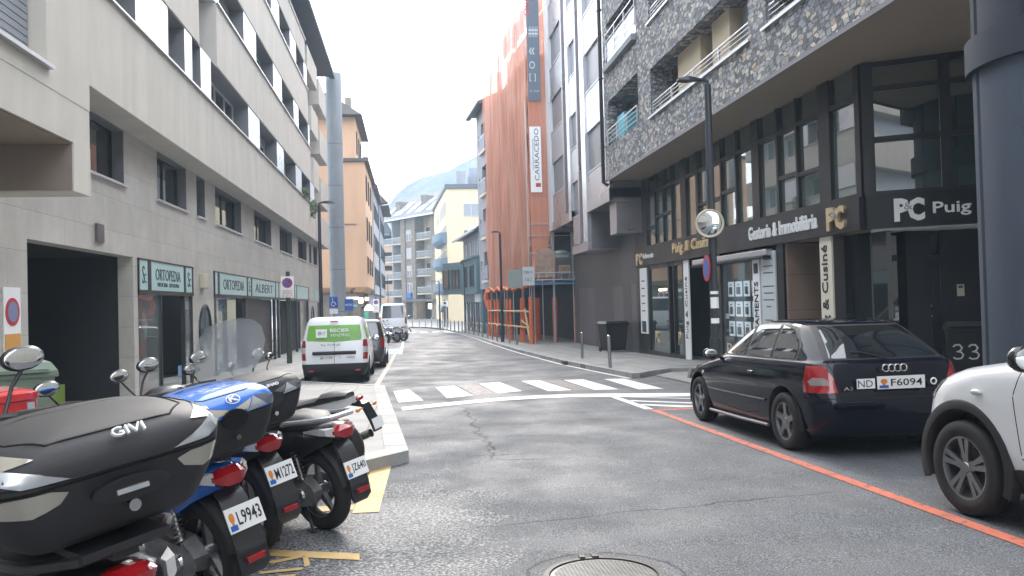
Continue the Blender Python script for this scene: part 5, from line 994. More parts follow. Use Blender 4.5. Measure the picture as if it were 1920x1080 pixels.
for x0 in (-.21, .02): g = chalk(P3, x0, .5, .24, -.312); g.v = [(x, -.262 - z * .062, z) for x, y, z in g.v]; g.build('number', 'sign_white', w2)
place(w2, 9.45, 12.5, radians(-32), gz(12.5) + .12)
place(wheelie(.6, .62, 1.1, 'pale green wheeled bin behind the red box on the left', 'green_plastic', 'green_plastic'), -3.85, 8.3, radians(30), gz(8.3) + .12)
# ================= VEHICLES =================
mat('paint_navy', (.003, .0045, .012), .1, spec=.4); mat('paint_white', (.78, .8, .82), .28, coat=.6); mat('paint_dark_grey', (.03, .033, .04), .25, coat=.8); mat('trim_black', (.02, .02, .022), .6, bump=(200, .2, .002)); mat('rubber', (.018, .018, .019), .75, var=(8, .25)); mat('alloy', (.28, .28, .29), .35, .85, var=(6, .08)); mat('glass_dim', (.1, .1, .1), .1); mat('alloy_dark', (.05, .05, .055), .35, .6)
mat('car_glass', (.012, .016, .018), .03, ior=2.1); mat('lens_red', (.3, .008, .012), .08, coat=1); mat('lens_clear', (.5, .5, .5), .1, coat=1); mat('lens_amber', (.6, .2, .03), .15, coat=1); mat('plate_white', (.72, .73, .72), .4); mat('seam', (.004, .004, .005), .8); mat('green_film', (.16, .4, .06), .3, var=(1.5, .15)); mat('brake_metal', (.2, .19, .18), .5, .8)
def lerp_levels(L, k):
    out = []
    for i in range(len(L) - 1):
        p0 = L[max(i - 1, 0)]; p1 = L[i]; p2 = L[i + 1]; p3 = L[min(i + 2, len(L) - 1)]
        for j in range(k):
            t = j / k; r = []
            for a, b, c, d in zip(p0, p1, p2, p3):
                lin = b + (c - b) * t; cr = .5 * ((2 * b) + (-a + c) * t + (2 * a - 5 * b + 4 * c - d) * t * t + (-a + 3 * b - 3 * c + d) * t ** 3)
                r.append(lin * .45 + cr * .55)
            out.append(r)
    return out + [list(L[-1])]
def contour(z, yR, yF, W, rr, rf, tR=.05, tF=.08, bR=.05, bF=.12, ns=26, ne=12, nc=6):
    P = []
    rr = min(rr, W * .9, (yF - yR) * .45); rf = min(rf, W * .9, (yF - yR) * .45)
    for i in range(ne): x = -(W - rr) + 2 * (W - rr) * i / ne; P.append((x, yR))
    for i in range(nc): a = -pi / 2 + pi / 2 * i / nc; P.append((W - rr + rr * cos(a), yR + rr + rr * sin(a)))
    for i in range(ns): P.append((W, yR + rr + (yF - yR - rr - rf) * i / ns))
    for i in range(nc): a = pi / 2 * i / nc; P.append((W - rf + rf * cos(a), yF - rf + rf * sin(a)))
    for i in range(ne): P.append((W - rf - 2 * (W - rf) * i / ne, yF))
    for i in range(nc): a = pi / 2 + pi / 2 * i / nc; P.append((-(W - rf) + rf * cos(a), yF - rf + rf * sin(a)))
    for i in range(ns): P.append((-W, yF - rf - (yF - yR - rr - rf) * i / ns))
    for i in range(nc): a = pi + pi / 2 * i / nc; P.append((-(W - rr) + rr * cos(a), yR + rr + rr * sin(a)))
    yc = (yR + yF) / 2; h = (yF - yR) / 2; out = []
    for x, y in P:
        q = (y - yc) / h; w_ = 1 - (tR * abs(q) ** 3 if q < 0 else tF * q ** 3)
        s = (x / W) ** 2
        out.append((x * w_, y + (bR * s * (1 if q < 0 else 0) * max(0, -q) ** 6 - bF * s * (1 if q > 0 else 0) * max(0, q) ** 6), z))
    return out
class Body:
    def __init__(s, levels, k=3, **kw):
        s.bm = bmesh.new(); L = lerp_levels(levels, k); rings = [contour(*l, **kw) for l in L]; n = len(rings[0])
        vs = [[s.bm.verts.new(p) for p in r] for r in rings]
        for i in range(len(rings) - 1):
            for j in range(n):
                q = (j + 1) % n; s.bm.faces.new((vs[i][j], vs[i][q], vs[i + 1][q], vs[i + 1][j]))
        # cap the roof with shrinking rings
        prev = vs[-1]; c = Vector((0, (L[-1][1] + L[-1][2]) / 2, L[-1][0]))
        for t in (.6, .25):
            r = [s.bm.verts.new(c + (v.co - c) * t + Vector((0, 0, .006 * (1 - t)))) for v in vs[-1]]
            for j in range(n): q = (j + 1) % n; s.bm.faces.new((prev[j], prev[q], r[q], r[j]))
            prev = r
        s.bm.faces.new(prev); s.bm.faces.new(vs[0][::-1]); bmesh.ops.recalc_face_normals(s.bm, faces=s.bm.faces); s.parts = []
    def carve(s, poly, ax, flt):
        """split faces along a polygon drawn in the side ('yz'), rear ('xz') or top ('xy') view; returns the faces inside"""
        i0, i1 = {'yz': (1, 2), 'xz': (0, 2), 'xy': (0, 1)}[ax]; bm = s.bm
        lo = [min(p[k] for p in poly) - .02 for k in (0, 1)]; hi = [max(p[k] for p in poly) + .02 for k in (0, 1)]
        def sel():
            r = []
            for f in bm.faces:
                c = f.calc_center_median()
                if not flt(c, f.normal): continue
                a = [v.co[i0] for v in f.verts]; b = [v.co[i1] for v in f.verts]
                if max(a) < lo[0] or min(a) > hi[0] or max(b) < lo[1] or min(b) > hi[1]: continue
                r.append(f)
            return r
        for k in range(len(poly)):
            p, q = poly[k], poly[(k + 1) % len(poly)]; d = (q[0] - p[0], q[1] - p[1])
            co = Vector((0, 0, 0)); no = Vector((0, 0, 0)); co[i0], co[i1] = p; no[i0], no[i1] = d[1], -d[0]
            if no.length < 1e-6: continue
            fs = sel(); g = set(fs)
            for f in fs: g.update(f.edges); g.update(f.verts)
            bmesh.ops.bisect_plane(bm, geom=list(g), dist=1e-5, plane_co=co, plane_no=no.normalized())
        def inside(x, y):
            c = False; n = len(poly)
            for k in range(n):
                (x1, y1), (x2, y2) = poly[k], poly[(k + 1) % n]
                if (y1 > y) != (y2 > y) and x < (x2 - x1) * (y - y1) / (y2 - y1) + x1: c = not c
            return c
        return [f for f in sel() if inside(f.calc_center_median()[i0], f.calc_center_median()[i1])]
    def take(s, faces, name, ma, off=0, delete=True):
        """lift faces off as a part"""
        me = bpy.data.meshes.new(name); b2 = bmesh.new(); m = {}
        for f in faces:
            vs = []
            for v in f.verts:
                if v not in m: m[v] = b2.verts.new(v.co + v.normal * off)
                vs.append(m[v])
            b2.faces.new(vs)
        s.bm.normal_update(); fin(b2, me, 40)
        me.materials.append(MATS[ma]); s.parts.append((name, me))
        if delete: bmesh.ops.delete(s.bm, geom=faces, context='FACES')
    def finish(s, parent, ma, name='body'):
        me = bpy.data.meshes.new(name); bmesh.ops.recalc_face_normals(s.bm, faces=s.bm.faces); fin(s.bm, me, 42); me.materials.append(MATS[ma]); o = link(bpy.data.objects.new(name, me)); o.parent = parent
        for n, m in s.parts: p = link(bpy.data.objects.new(n, m)); p.parent = parent
        return o
def left(c, n): return c.x < 0 and abs(n.x) > .3
def right(c, n): return c.x > 0 and abs(n.x) > .3
def rear(c, n): return n.y < -.25
def front(c, n): return n.y > .15
def circ(cy, cz, r, n=28): return [(cy + r * cos(2 * pi * i / n), cz + r * sin(2 * pi * i / n)) for i in range(n)]
def seamline(B, pts, ax, flt, w=.007, name='door_seam'):
    for a, b in zip(pts, pts[1:]):
        d = Vector((b[0] - a[0], b[1] - a[1])); n = Vector((-d.y, d.x)).normalized() * w / 2
        f = B.carve([(a[0] + n.x, a[1] + n.y), (b[0] + n.x, b[1] + n.y), (b[0] - n.x, b[1] - n.y), (a[0] - n.x, a[1] - n.y)], ax, flt)
        if f: B.seam = getattr(B, 'seam', []) + f
def wheel(parent, x, y, r, wid, side, style='five', rim=None, tyre='rubber', rimmat='alloy'):
    """side = -1 left, +1 right: the face of the rim looks outwards"""
    rim = rim or r * .66; s = side; X = x
    g = MB(); prof = [(rim * .98, -wid * .42), (rim * 1.08, -wid * .5), (r * .93, -wid * .5), (r * .985, -wid * .4), (r, -wid * .2)]
    for k in (-.2, -.07, .07, .2): prof += [(r, wid * k - .004), (r - .008, wid * k - .003), (r - .008, wid * k + .003), (r, wid * k + .004)]
    prof += [(r, wid * .2), (r * .985, wid * .4), (r * .93, wid * .5), (rim * 1.08, wid * .5), (rim * .98, wid * .42)]
    g.lathe([(a, b) for a, b in prof], (X, y, r), 'x', 44); wh = g.build('wheel', tyre, parent, 50)
    g = MB(); o = s * wid * .44
    g.lathe([(rim, s * wid * .44), (rim * .94, s * wid * .42), (rim * .9, s * wid * .2), (rim * .88, -s * wid * .4)], (X, y, r), 'x', 44)
    n = 5
    for k in range(n):
        a = 2 * pi * k / n + pi / 2
        if style == 'five': sp = [(a, .5, .2)]
        else: sp = [(a - .17, .2, .13), (a + .17, .2, .13)]
        for aa, w0, w1 in sp:
            pts = []
            for q, ww in ((.18, .30 if style == 'five' else .1), (.5, .13 if style == 'five' else .07), (.93, .17 if style == 'five' else .1)):
                pts.append((q, ww))
            up = [(rim * (q * cos(aa) - ww * sin(aa)), rim * (q * sin(aa) + ww * cos(aa))) for q, ww in pts]; dn = [(rim * (q * cos(aa) + ww * sin(aa)), rim * (q * sin(aa) - ww * cos(aa))) for q, ww in pts][::-1]
            ring = up + dn; h = [.36, .38, .42]; hh = h + h[::-1]
            g.loft([[(X + s * wid * hh[i], y + u, r + v) for i, (u, v) in enumerate(ring)], [(X + s * wid * (hh[i] - .14), y + u, r + v) for i, (u, v) in enumerate(ring)]])
    g.lathe([(.001, s * wid * .4), (rim * .16, s * wid * .4), (rim * .2, s * wid * .34), (rim * .3, s * wid * .3)], (X, y, r), 'x', 24)
    g.build('rim', rimmat, wh, 30)
    g = MB(); g.lathe([(.001, s * wid * .08), (rim * .62, s * wid * .08), (rim * .62, s * wid * .0), (.001, s * wid * .0)], (X, y, r), 'x', 28); g.lathe([(.001, -s * wid * .1), (rim * .9, -s * wid * .1)], (X, y, r), 'x', 28); g.build('brake_disc', 'brake_metal', wh, 30)
    return wh
def plate(parent, x, y, z, w_, h, txt, tilt=0, emblem=True, ny=-1, tm='text_black', blue=None):
    """plate facing -y, tilted by tilt radians"""
    rt = lambda a, b, c: (x + a, y + b * cos(tilt) - c * sin(tilt) * 1, z + c * cos(tilt) + b * sin(tilt))
    g = MB(rt); g.box(-w_ / 2, w_ / 2, -.003, .003, -h / 2, h / 2); p = g.build('licence_plate', 'plate_white', parent, 0)
    if not txt: return p
    up = Vector(rt(0, 0, 1)) - Vector(rt(0, 0, 0))
    o = rt(-w_ * (.22 if emblem else .42), -.0045, -h * .28); text(txt, o, (1, 0, 0), tuple(up), w_ * (.66 if emblem else .84), h * .56, tm, p, .001, bold=.01)
    if emblem:
        g = MB(rt); g.ell((-w_ * .36, -.004, h * .1), w_ * .075, .002, h * .22, 10, 6); g.box(-w_ * .39, -w_ * .33, -.0065, -.0035, -h * .2, h * .0); g.build('emblem', 'lens_amber', p, 0)
        g = MB(rt); g.box(-w_ * .46, -w_ * .27, -.006, -.0035, -h * .42, -h * .2); g.build('emblem', 'sign_blue', p, 0)
    return p
def arches(B, axles, r, W, ex=.0):
    for y in axles:
        for sg in (-1, 1):
            f = B.carve([(a, max(b, .02)) for a, b in circ(y, r + .02, r + .055 + ex)] , 'yz', lambda c, n, sg=sg: c.x * sg > W - .32 and c.z < 1.0 and (abs(n.x) > .2 or c.z < .3))
            bmesh.ops.delete(B.bm, geom=f, context='FACES')
def wells(parent, axles, r, W, ext=.055, zc=None):
    for y in axles:
        for sg in (-1, 1):
            g = MB(); R = r + ext; n = 18; a0 = -.25
            ring = lambda x, R: [(x, y + R * cos(a0 + (pi - 2 * a0) * i / n), r + .02 + R * sin(a0 + (pi - 2 * a0) * i / n)) for i in range(n + 1)]
            g.loft([ring(sg * (W - .012), R + .002), ring(sg * (W - .012), R - .004), ring(sg * (W - .3), R - .01)], False, False); g.add(ring(sg * (W - .3), R), [list(range(n + 1))]); g.build('wheel_arch', 'trim_black', parent, 50)
def mirrors(parent, y, z, W, ma, sz=(.1, .07, .075)):
    for sg in (-1, 1):
        g = MB(); g.ell((sg * (W + .1), y, z), *sz, 14, 9); g.v = [(a, max(b, y - .035), c) for a, b, c in g.v]; m = g.build('wing_mirror', ma, parent, 50)
        g = MB(); g.cyl((sg * (W - .04), y + .01, z - .04), (sg * (W + .06), y + .01, z - .02), .028, n=8); g.build('arm', 'trim_black', m)
        g = MB(); g.ell((sg * (W + .1), y - .037, z), sz[0] * .82, .004, sz[2] * .78); g.build('glass', 'mirror', m)
# ---- navy hatchback ----
def hatchback():
    t = thing('parked_car', (0, 0, 0), 'dark navy hatchback parked beside the office front', 'car')
    L = [(.17, -.56, 3.2, .76, .2, .35), (.24, -.7, 3.32, .82, .22, .4), (.38, -.765, 3.38, .85, .22, .45), (.55, -.775, 3.39, .862, .2, .48), (.62, -.755, 3.36, .866, .2, .48), (.68, -.73, 3.3, .867, .2, .5), (.76, -.715, 3.14, .865, .2, .55), (.84, -.70, 2.8, .858, .2, .6), (.90, -.69, 2.45, .845, .2, .6), (.95, -.67, 2.2, .825, .2, .45), (.985, -.62, 2.08, .80, .22, .35), (1.06, -.54, 1.93, .765, .26, .32), (1.18, -.40, 1.72, .70, .3, .3), (1.29, -.24, 1.5, .64, .3, .3), (1.355, -.1, 1.3, .595, .28, .3), (1.39, .08, 1.1, .53, .25, .28), (1.408, .3, .85, .42, .2, .2)]
    B = Body(L, 3, bR=.06, bF=.2, tR=.06, tF=.1)
    arches(B, (0, 2.55), .31, .86)
    up = lambda f: (lambda c, n: f(c, n) and c.z > .93)
    for fl in (left, right):
        f = B.carve([(2.02, .965), (1.50, 1.32), (.9, 1.375), (.35, 1.375), (.02, 1.31), (-.2, 1.12), (-.22, .965)], 'yz', up(fl)); B.take(f, 'window_surround', 'trim_black', -.002)
    for sg, nm in ((-1, 0), (1, 0)):
        for poly in ([(1.90, .985), (1.46, 1.29), (1.10, 1.33), (1.05, .985)], [(1.0, .985), (1.05, 1.335), (.45, 1.345), (.38, .985)], [(.33, .985), (.4, 1.34), (.02, 1.27), (-.16, 1.1), (-.17, .99)]):
            pass
    f = B.carve([(-.66, .985), (-.52, 1.345), (.52, 1.345), (.66, .985)], 'xz', lambda c, n: n.y < -.25 and c.z > .95); B.take(f, 'rear_window_surround', 'trim_black', -.001)
    f = B.carve([(-.62, .99), (-.46, 1.335), (.46, 1.335), (.62, .99)], 'xz', lambda c, n: n.y > .15 and c.z > .95 and c.y > 1.2); B.take(f, 'windscreen', 'car_glass')
    for sg in (-1, 1):
        fl = lambda c, n, sg=sg: c.x * sg > .4 and c.y < -.3
        f1 = B.carve([(-1, .66), (-1, .93), (-.52, .93), (-.46, .82), (-.44, .66)], 'yz', fl); S = set(f1)
        f2 = B.carve([(sg * .6, .655), (sg * .62, .8), (sg * .7, .935), (sg * .95, .935), (sg * .95, .655)], 'xz', lambda c, n, sg=sg: c.x * sg > .4 and c.y < -.44 and .66 < c.z < .93 and (n.y < -.2 or n.x * sg > .2))
        B.take([q for q in f2 if q.calc_center_median().z > .66 and q.calc_center_median().y < -.44], 'tail_light', 'lens_red', .006, False)
    # seams: door, tailgate, bumper
    for fl in (left, right):
        seamline(B, [(1.95, .96), (2.0, .72), (1.93, .33), (1.0, .30), (.62, .34), (.55, .55), (.62, .96)], 'yz', lambda c, n, fl=fl: fl(c, n) and c.z < .97)
        seamline(B, [(-.8, .60), (-.42, .60), (-.36, .40)], 'yz', lambda c, n, fl=fl: fl(c, n) and c.y < -.2)
        seamline(B, [(2.95, .55), (3.2, .6)], 'yz', fl)
    seamline(B, [(-.85, .605), (.85, .605)], 'xz', lambda c, n: n.y < -.4 and c.y < -.4, .008)
    seamline(B, [(-.585, .61), (-.6, .8), (-.66, .97)], 'xz', lambda c, n: n.y < -.3 and c.y < -.4, .007); seamline(B, [(.585, .61), (.6, .8), (.66, .97)], 'xz', lambda c, n: n.y < -.3 and c.y < -.4, .007)
    B.take([f for f in set(B.seam) if f.is_valid], 'door_seam', 'seam', -.001)
    S = [p for p in B.parts if p[0] in ('window_surround', 'rear_window_surround')]
    body = B.finish(t, 'paint_navy')
    # glass laid 3 mm proud of its surround, following the same surface
    B2 = Body(L, 3, bR=.06, bF=.2, tR=.06, tF=.1)
    for fl in (left, right):
        for poly in ([(1.93, .983), (1.48, 1.30), (1.12, 1.34), (1.07, .983)], [(1.0, .983), (1.04, 1.345), (.45, 1.35), (.36, .983)], [(.31, .983), (.38, 1.345), (.1, 1.3), (-.1, 1.18), (-.17, 1.08), (-.17, .99)]):
            f = B2.carve(poly, 'yz', up(fl)); B2.take(f, 'side_window', 'car_glass', .003, False)
    f = B2.carve([(-.6, 1.0), (-.47, 1.325), (.47, 1.325), (.6, 1.0)], 'xz', lambda c, n: n.y < -.25 and c.z > .95); B2.take(f, 'rear_window', 'car_glass', .004, False)
    for sg in (-1, 1):
        f = B2.carve([(sg * (.675), .735), (sg * .68, .785), (sg * .71, .81), (sg * .79, .815), (sg * .82, .775), (sg * .81, .735)], 'xz', lambda c, n, sg=sg: c.x * sg > .5 and c.y < -.5 and n.y < -.2); B2.take(f, 'reversing_lamp', 'smoke_lamp' if mat('smoke_lamp', (.25, .22, .22), .1, coat=1) else '', .009, False)
    for n, m in B2.parts: p = link(bpy.data.objects.new(n, m)); p.parent = t
    B2.bm.free()
    wells(t, (0, 2.55), .31, .86)
    g = MB(); g.box(-.7, .7, -.45, 3.0, .2, .75); g.build('underbody', 'seam', t, 0)
    for y in (0, 2.55):
        for sg in (-1, 1): wheel(t, sg * .755, y, .31, .2, sg, 'five', .205)
    for sg in (-1, 1):
        g = MB(); g.tube([(sg * .862, .42, .50), (sg * .872, .9, .5), (sg * .872, 1.6, .5), (sg * .862, 2.16, .5)], .014, 6); g.build('side_moulding', 'trim_black', t)
        g = MB(); g.tube([(sg * .84, .40, .215), (sg * .845, 1.2, .205), (sg * .84, 2.15, .205)], .022, 6); g.build('sill_strip', 'metal_dark', t)
        g = MB(); g.ell((sg * .868, .78, .80), .018, .085, .02); g.build('door_handle', 'paint_navy', t)
        g = MB(); g.ell((sg * .858, 2.35, .70), .01, .035, .02); g.build('side_repeater', 'lens_clear', t)
        g = MB(); g.loft([[(sg * .55, 3.25, .56), (sg * .78, 3.1, .56), (sg * .78, 3.0, .70), (sg * .55, 3.15, .72)], [(sg * .55, 3.34, .56), (sg * .80, 3.16, .56), (sg * .80, 3.06, .70), (sg * .55, 3.22, .72)]]); g.build('headlight', 'lens_clear', t, 30)
    mirrors(t, 1.84, .98, .84, 'paint_navy')
    g = MB()
    for k in range(4): g.torus((-.0975 + k * .065, -.745, .90), 'y', .036, .0062, 24, 6)
    g.build('ring_badge', 'chrome', t)
    p = plate(t, .05, -.765, .755, .52, .13, 'F6094', 0); 
    g = MB(); g.box(-.42, -.225, -.752, -.745, .7, .8); pp = g.build('country_sticker', 'paint_white', t, 0); text('ND', (-.41, -.7535, .715), (1, 0, 0), (0, 0, 1), .16, .07, 'text_black', pp, .001)
    g = MB(); g.box(.35, .5, -.742, -.735, .70, .76); pp = g.build('sticker', 'seam', t, 0); g = MB(); g.torus((.42, -.745, .75), 'y', .03, .008, 16, 6); g.build('sticker', 'paint_white', t)
    text('A3', (-.56, -.745, .69), (1, 0, 0), (0, 0, 1), .1, .035, 'chrome', t, .002); text('1.9 TDI', (.62, -.735, .665), (1, 0, 0), (0, 0, 1), .14, .03, 'chrome', t, .002)
    g = MB(); g.tube([(0, -.63, .992), (-.25, -.56, 1.06), (-.35, -.55, 1.07)], .008, 6); g.build('rear_wiper', 'trim_black', t)
    g = MB(); g.tube([(.0, .15, 1.4), (.0, .02, 1.46), (0, -.03, 1.5)], .006, 6); g.build('aerial', 'trim_black', t)
    return t
place(hatchback(), 4.86, 8.2, 0, gz(8.2) - .0, 1.0).rotation_euler = (math.atan(-.022), 0, 0)
# ---- small white van with green film ----
def smallvan():
    t = thing('parked_van', (0, 0, 0), 'small white panel van with green window film parked beyond the kerb build-out', 'van')
    L = [(.2, -.62, 3.35, .78, .15, .3), (.3, -.72, 3.5, .83, .16, .35), (.45, -.75, 3.56, .865, .16, .4), (.7, -.745, 3.56, .875, .15, .4), (.9, -.73, 3.4, .875, .14, .5), (1.0, -.72, 3.1, .87, .14, .5), (1.08, -.71, 2.72, .86, .14, .4), (1.15, -.70, 2.58, .85, .14, .3), (1.4, -.66, 2.15, .79, .14, .25), (1.6, -.6, 1.85, .73, .14, .25), (1.7, -.5, 1.65, .67, .15, .25), (1.745, -.3, 1.4, .55, .15, .2)]
    B = Body(L, 3, bR=.035, bF=.15, tR=.03, tF=.1)
    arches(B, (0, 2.75), .31, .87)
    f = B.carve([(-1, .05), (-1, .52), (1, .52), (1, .05)], 'xz', lambda c, n: c.y < -.45 and c.z < .54); B.take(f, 'bumper', 'trim_black', .012, True)
    rv = lambda c, n: n.y < -.3 and c.y < -.4
    f = B.carve([(-.70, 1.12), (-.71, 1.2), (-.66, 1.52), (.66, 1.52), (.71, 1.2), (.70, 1.12), (0, 1.08)], 'xz', rv); B.take(f, 'rear_window_film', 'green_film', .002)
    for fl in (left, right):
        f = B.carve([(-.5, 1.14), (-.42, 1.5), (.4, 1.55), (.45, 1.14)], 'yz', lambda c, n, fl=fl: fl(c, n) and c.z > 1.1); B.take(f, 'side_window', 'green_film', .001)
        f = B.carve([(1.1, 1.12), (1.1, 1.55), (1.75, 1.55), (2.35, 1.14)], 'yz', lambda c, n, fl=fl: fl(c, n) and c.z > 1.1); B.take(f, 'side_window', 'car_glass', .001)
        seamline(B, [(1.05, 1.6), (1.0, .35), (2.3, .35), (2.4, 1.12)], 'yz', fl)
    f = B.carve([(-.68, 1.17), (-.58, 1.6), (.58, 1.6), (.68, 1.17)], 'xz', lambda c, n: n.y > .2 and c.y > 1.6); B.take(f, 'windscreen', 'car_glass')
    for sg in (-1, 1):
        for z0, z1, m in ((.95, 1.13, 'lens_red'), (.8, .945, 'lens_clear'), (.62, .795, 'lens_red')):
            f = B.carve([(sg * .735, z0), (sg * .745, z1), (sg * .95, z1), (sg * .95, z0)], 'xz', lambda c, n, sg=sg: c.x * sg > .6 and c.y < -.55 and c.z > .56)
            B.take(f, 'tail_light', m, .006, True)
    seamline(B, [(0, .52), (0, 1.53)], 'xz', rv, .01)
    B.take([f for f in set(B.seam) if f.is_valid], 'door_seam', 'seam', 0)
    B.finish(t, 'paint_white'); wells(t, (0, 2.75), .31, .87)
    g = MB(); g.box(-.72, .72, -.5, 3.1, .2, .9); g.build('underbody', 'seam', t, 0)
    for y in (0, 2.75):
        for sg in (-1, 1): wheel(t, sg * .76, y, .31, .19, sg, 'five', .19, rimmat='trim_black')
    g = MB(); g.box(-.1, .1, -.66, -.63, 1.6, 1.63); g.build('brake_light', 'lens_red', t, 0)
    g = MB(); g.tube([(-.56, -.76, .80), (.56, -.76, .80)], .045, 10); g.build('trim_bar', 'trim_black', t)
    plate(t, -.2, -.757, .685, .36, .09, 'L7106'); text('2X         VENDING', (.12, -.757, .66), (1, 0, 0), (0, 0, 1), .4, .04, 'text_dark', t, .002)
    g = MB(); g.box(-.47, -.18, -.745, -.73, 1.2, 1.42); lg = g.build('logo_square', 'sign_white', t, 0, bevel=.02); text('B:!', (-.4, -.748, 1.27), (1, 0, 0), (0, 0, 1), .16, .09, 'text_dark', t, .002)
    text('BECIER', (-.1, -.735, 1.34), (1, 0, 0), (0, 0, 1), .5, .09, 'sign_white', t, .004, bold=.02); text('VENDING', (-.1, -.742, 1.22), (1, 0, 0), (0, 0, 1), .5, .08, 'sign_white', t, .004); text('Tel. 73 00 00', (-.35, -.757, .985), (1, 0, 0), (0, 0, 1), .5, .055, 'text_dark', t, .002)
    for sg in (-1, 1): g = MB(); g.box(sg * .6 - .07, sg * .6 + .07, -.775, -.74, .32, .37); g.build('reflector', 'lens_red', t, 0)
    mirrors(t, 2.3, 1.12, .86, 'trim_black', (.1, .07, .11))
    for sg in (-1, 1): g = MB(); g.box(sg * .87 - .01, sg * .87 + .01, .6, .78, .9, .95); g.build('door_handle', 'trim_black', t, 0)
    return t
place(smallvan(), -1.96, 21.3, 0, None, (.97, 1, .98)).rotation_euler = (math.atan(-.022), 0, 0)
# ---- generic minivan / vans farther on ----
def boxcar(name, label, cat, paint, Lr, Wd, H, glass='car_glass', wb=2.7, zb=.95):
    t = thing(name, (0, 0, 0), label, cat); k = H / 1.7; W = Wd / 2
    L = [(.2, -.6, wb + .7, W * .9, .15, .3), (.3, -.7, wb + .82, W * .95, .16, .35), (.5, -.75, wb + .86, W, .16, .4), (.8 * k, -.74, wb + .8, W, .15, .5), (zb, -.72, wb + .4, W, .15, .5), (zb + .1, -.7, wb - .02, W * .98, .15, .4), (zb + .12 + .2 * k, -.66, wb - .4, W * .93, .16, .3), (H - .12, -.58, wb - .85, W * .85, .16, .25), (H - .04, -.48, wb - 1.1, W * .76, .15, .25), (H, -.25, wb - 1.3, W * .6, .15, .2)]
    B = Body(L, 2, bR=.04, bF=.15, tR=.04, tF=.1); arches(B, (0, wb), .31, W)
    f = B.carve([(-W * .78, zb + .08), (-W * .7, H - .14), (W * .7, H - .14), (W * .78, zb + .08)], 'xz', lambda c, n: n.y < -.25 and c.z > zb); B.take(f, 'rear_window', glass, .001)
    for fl in (left, right):
        f = B.carve([(-.45, zb + .1), (-.38, H - .17), (wb - 1.1, H - .16), (wb - .4, zb + .1)], 'yz', lambda c, n, fl=fl: fl(c, n) and c.z > zb + .05); B.take(f, 'side_window', 'car_glass', .001)
    for sg in (-1, 1):
        f = B.carve([(sg * W * .84, .72 * k), (sg * W * .84, 1.05 * k), (sg * W * 1.1, 1.05 * k), (sg * W * 1.1, .72 * k)], 'xz', lambda c, n, sg=sg: c.x * sg > W * .6 and c.y < -.5); B.take(f, 'tail_light', 'lens_red', .006, True)
    f = B.carve([(-W * .78, zb + .12), (-W * .7, H - .14), (W * .7, H - .14), (W * .78, zb + .12)], 'xz', lambda c, n: n.y > .2 and c.z > zb); B.take(f, 'windscreen', 'car_glass', .001)
    B.finish(t, paint); wells(t, (0, wb), .31, W)
    g = MB(); g.box(-W * .85, W * .85, -.5, wb + .3, .2, .9); g.build('underbody', 'seam', t, 0)
    for y in (0, wb):
        for sg in (-1, 1): wheel(t, sg * (W - .1), y, .31, .2, sg, 'five', .2)
    plate(t, 0, -.76, .62, .45, .11, ''); mirrors(t, wb - .35, zb + .15, W, 'trim_black'); return t
place(boxcar('parked_car', 'dark grey people carrier parked just ahead of the small white van', 'car', 'paint_dark_grey', 4.4, 1.78, 1.66), -1.78, 27.6, 0).rotation_euler = (math.atan(-.022), 0, 0)
bv = boxcar('delivery_van', 'tall white delivery van seen over the parked motorcycles farther up the street', 'van', 'paint_white', 5.5, 1.95, 2.45, 'glass_window', 3.2, 1.35); place(bv, -1.25, 56.5)
g = MB(); g.box(-.72, .72, 55.68 - 56.5 - .02, 55.7 - 56.5, 1.38, 1.5); 
place(boxcar('parked_car', 'dark vehicle mostly hidden left of the tall white van', 'car', 'paint_dark_grey', 4.4, 1.8, 2.3, 'blind_grey', 2.8, 1.2), -3.4, 66)
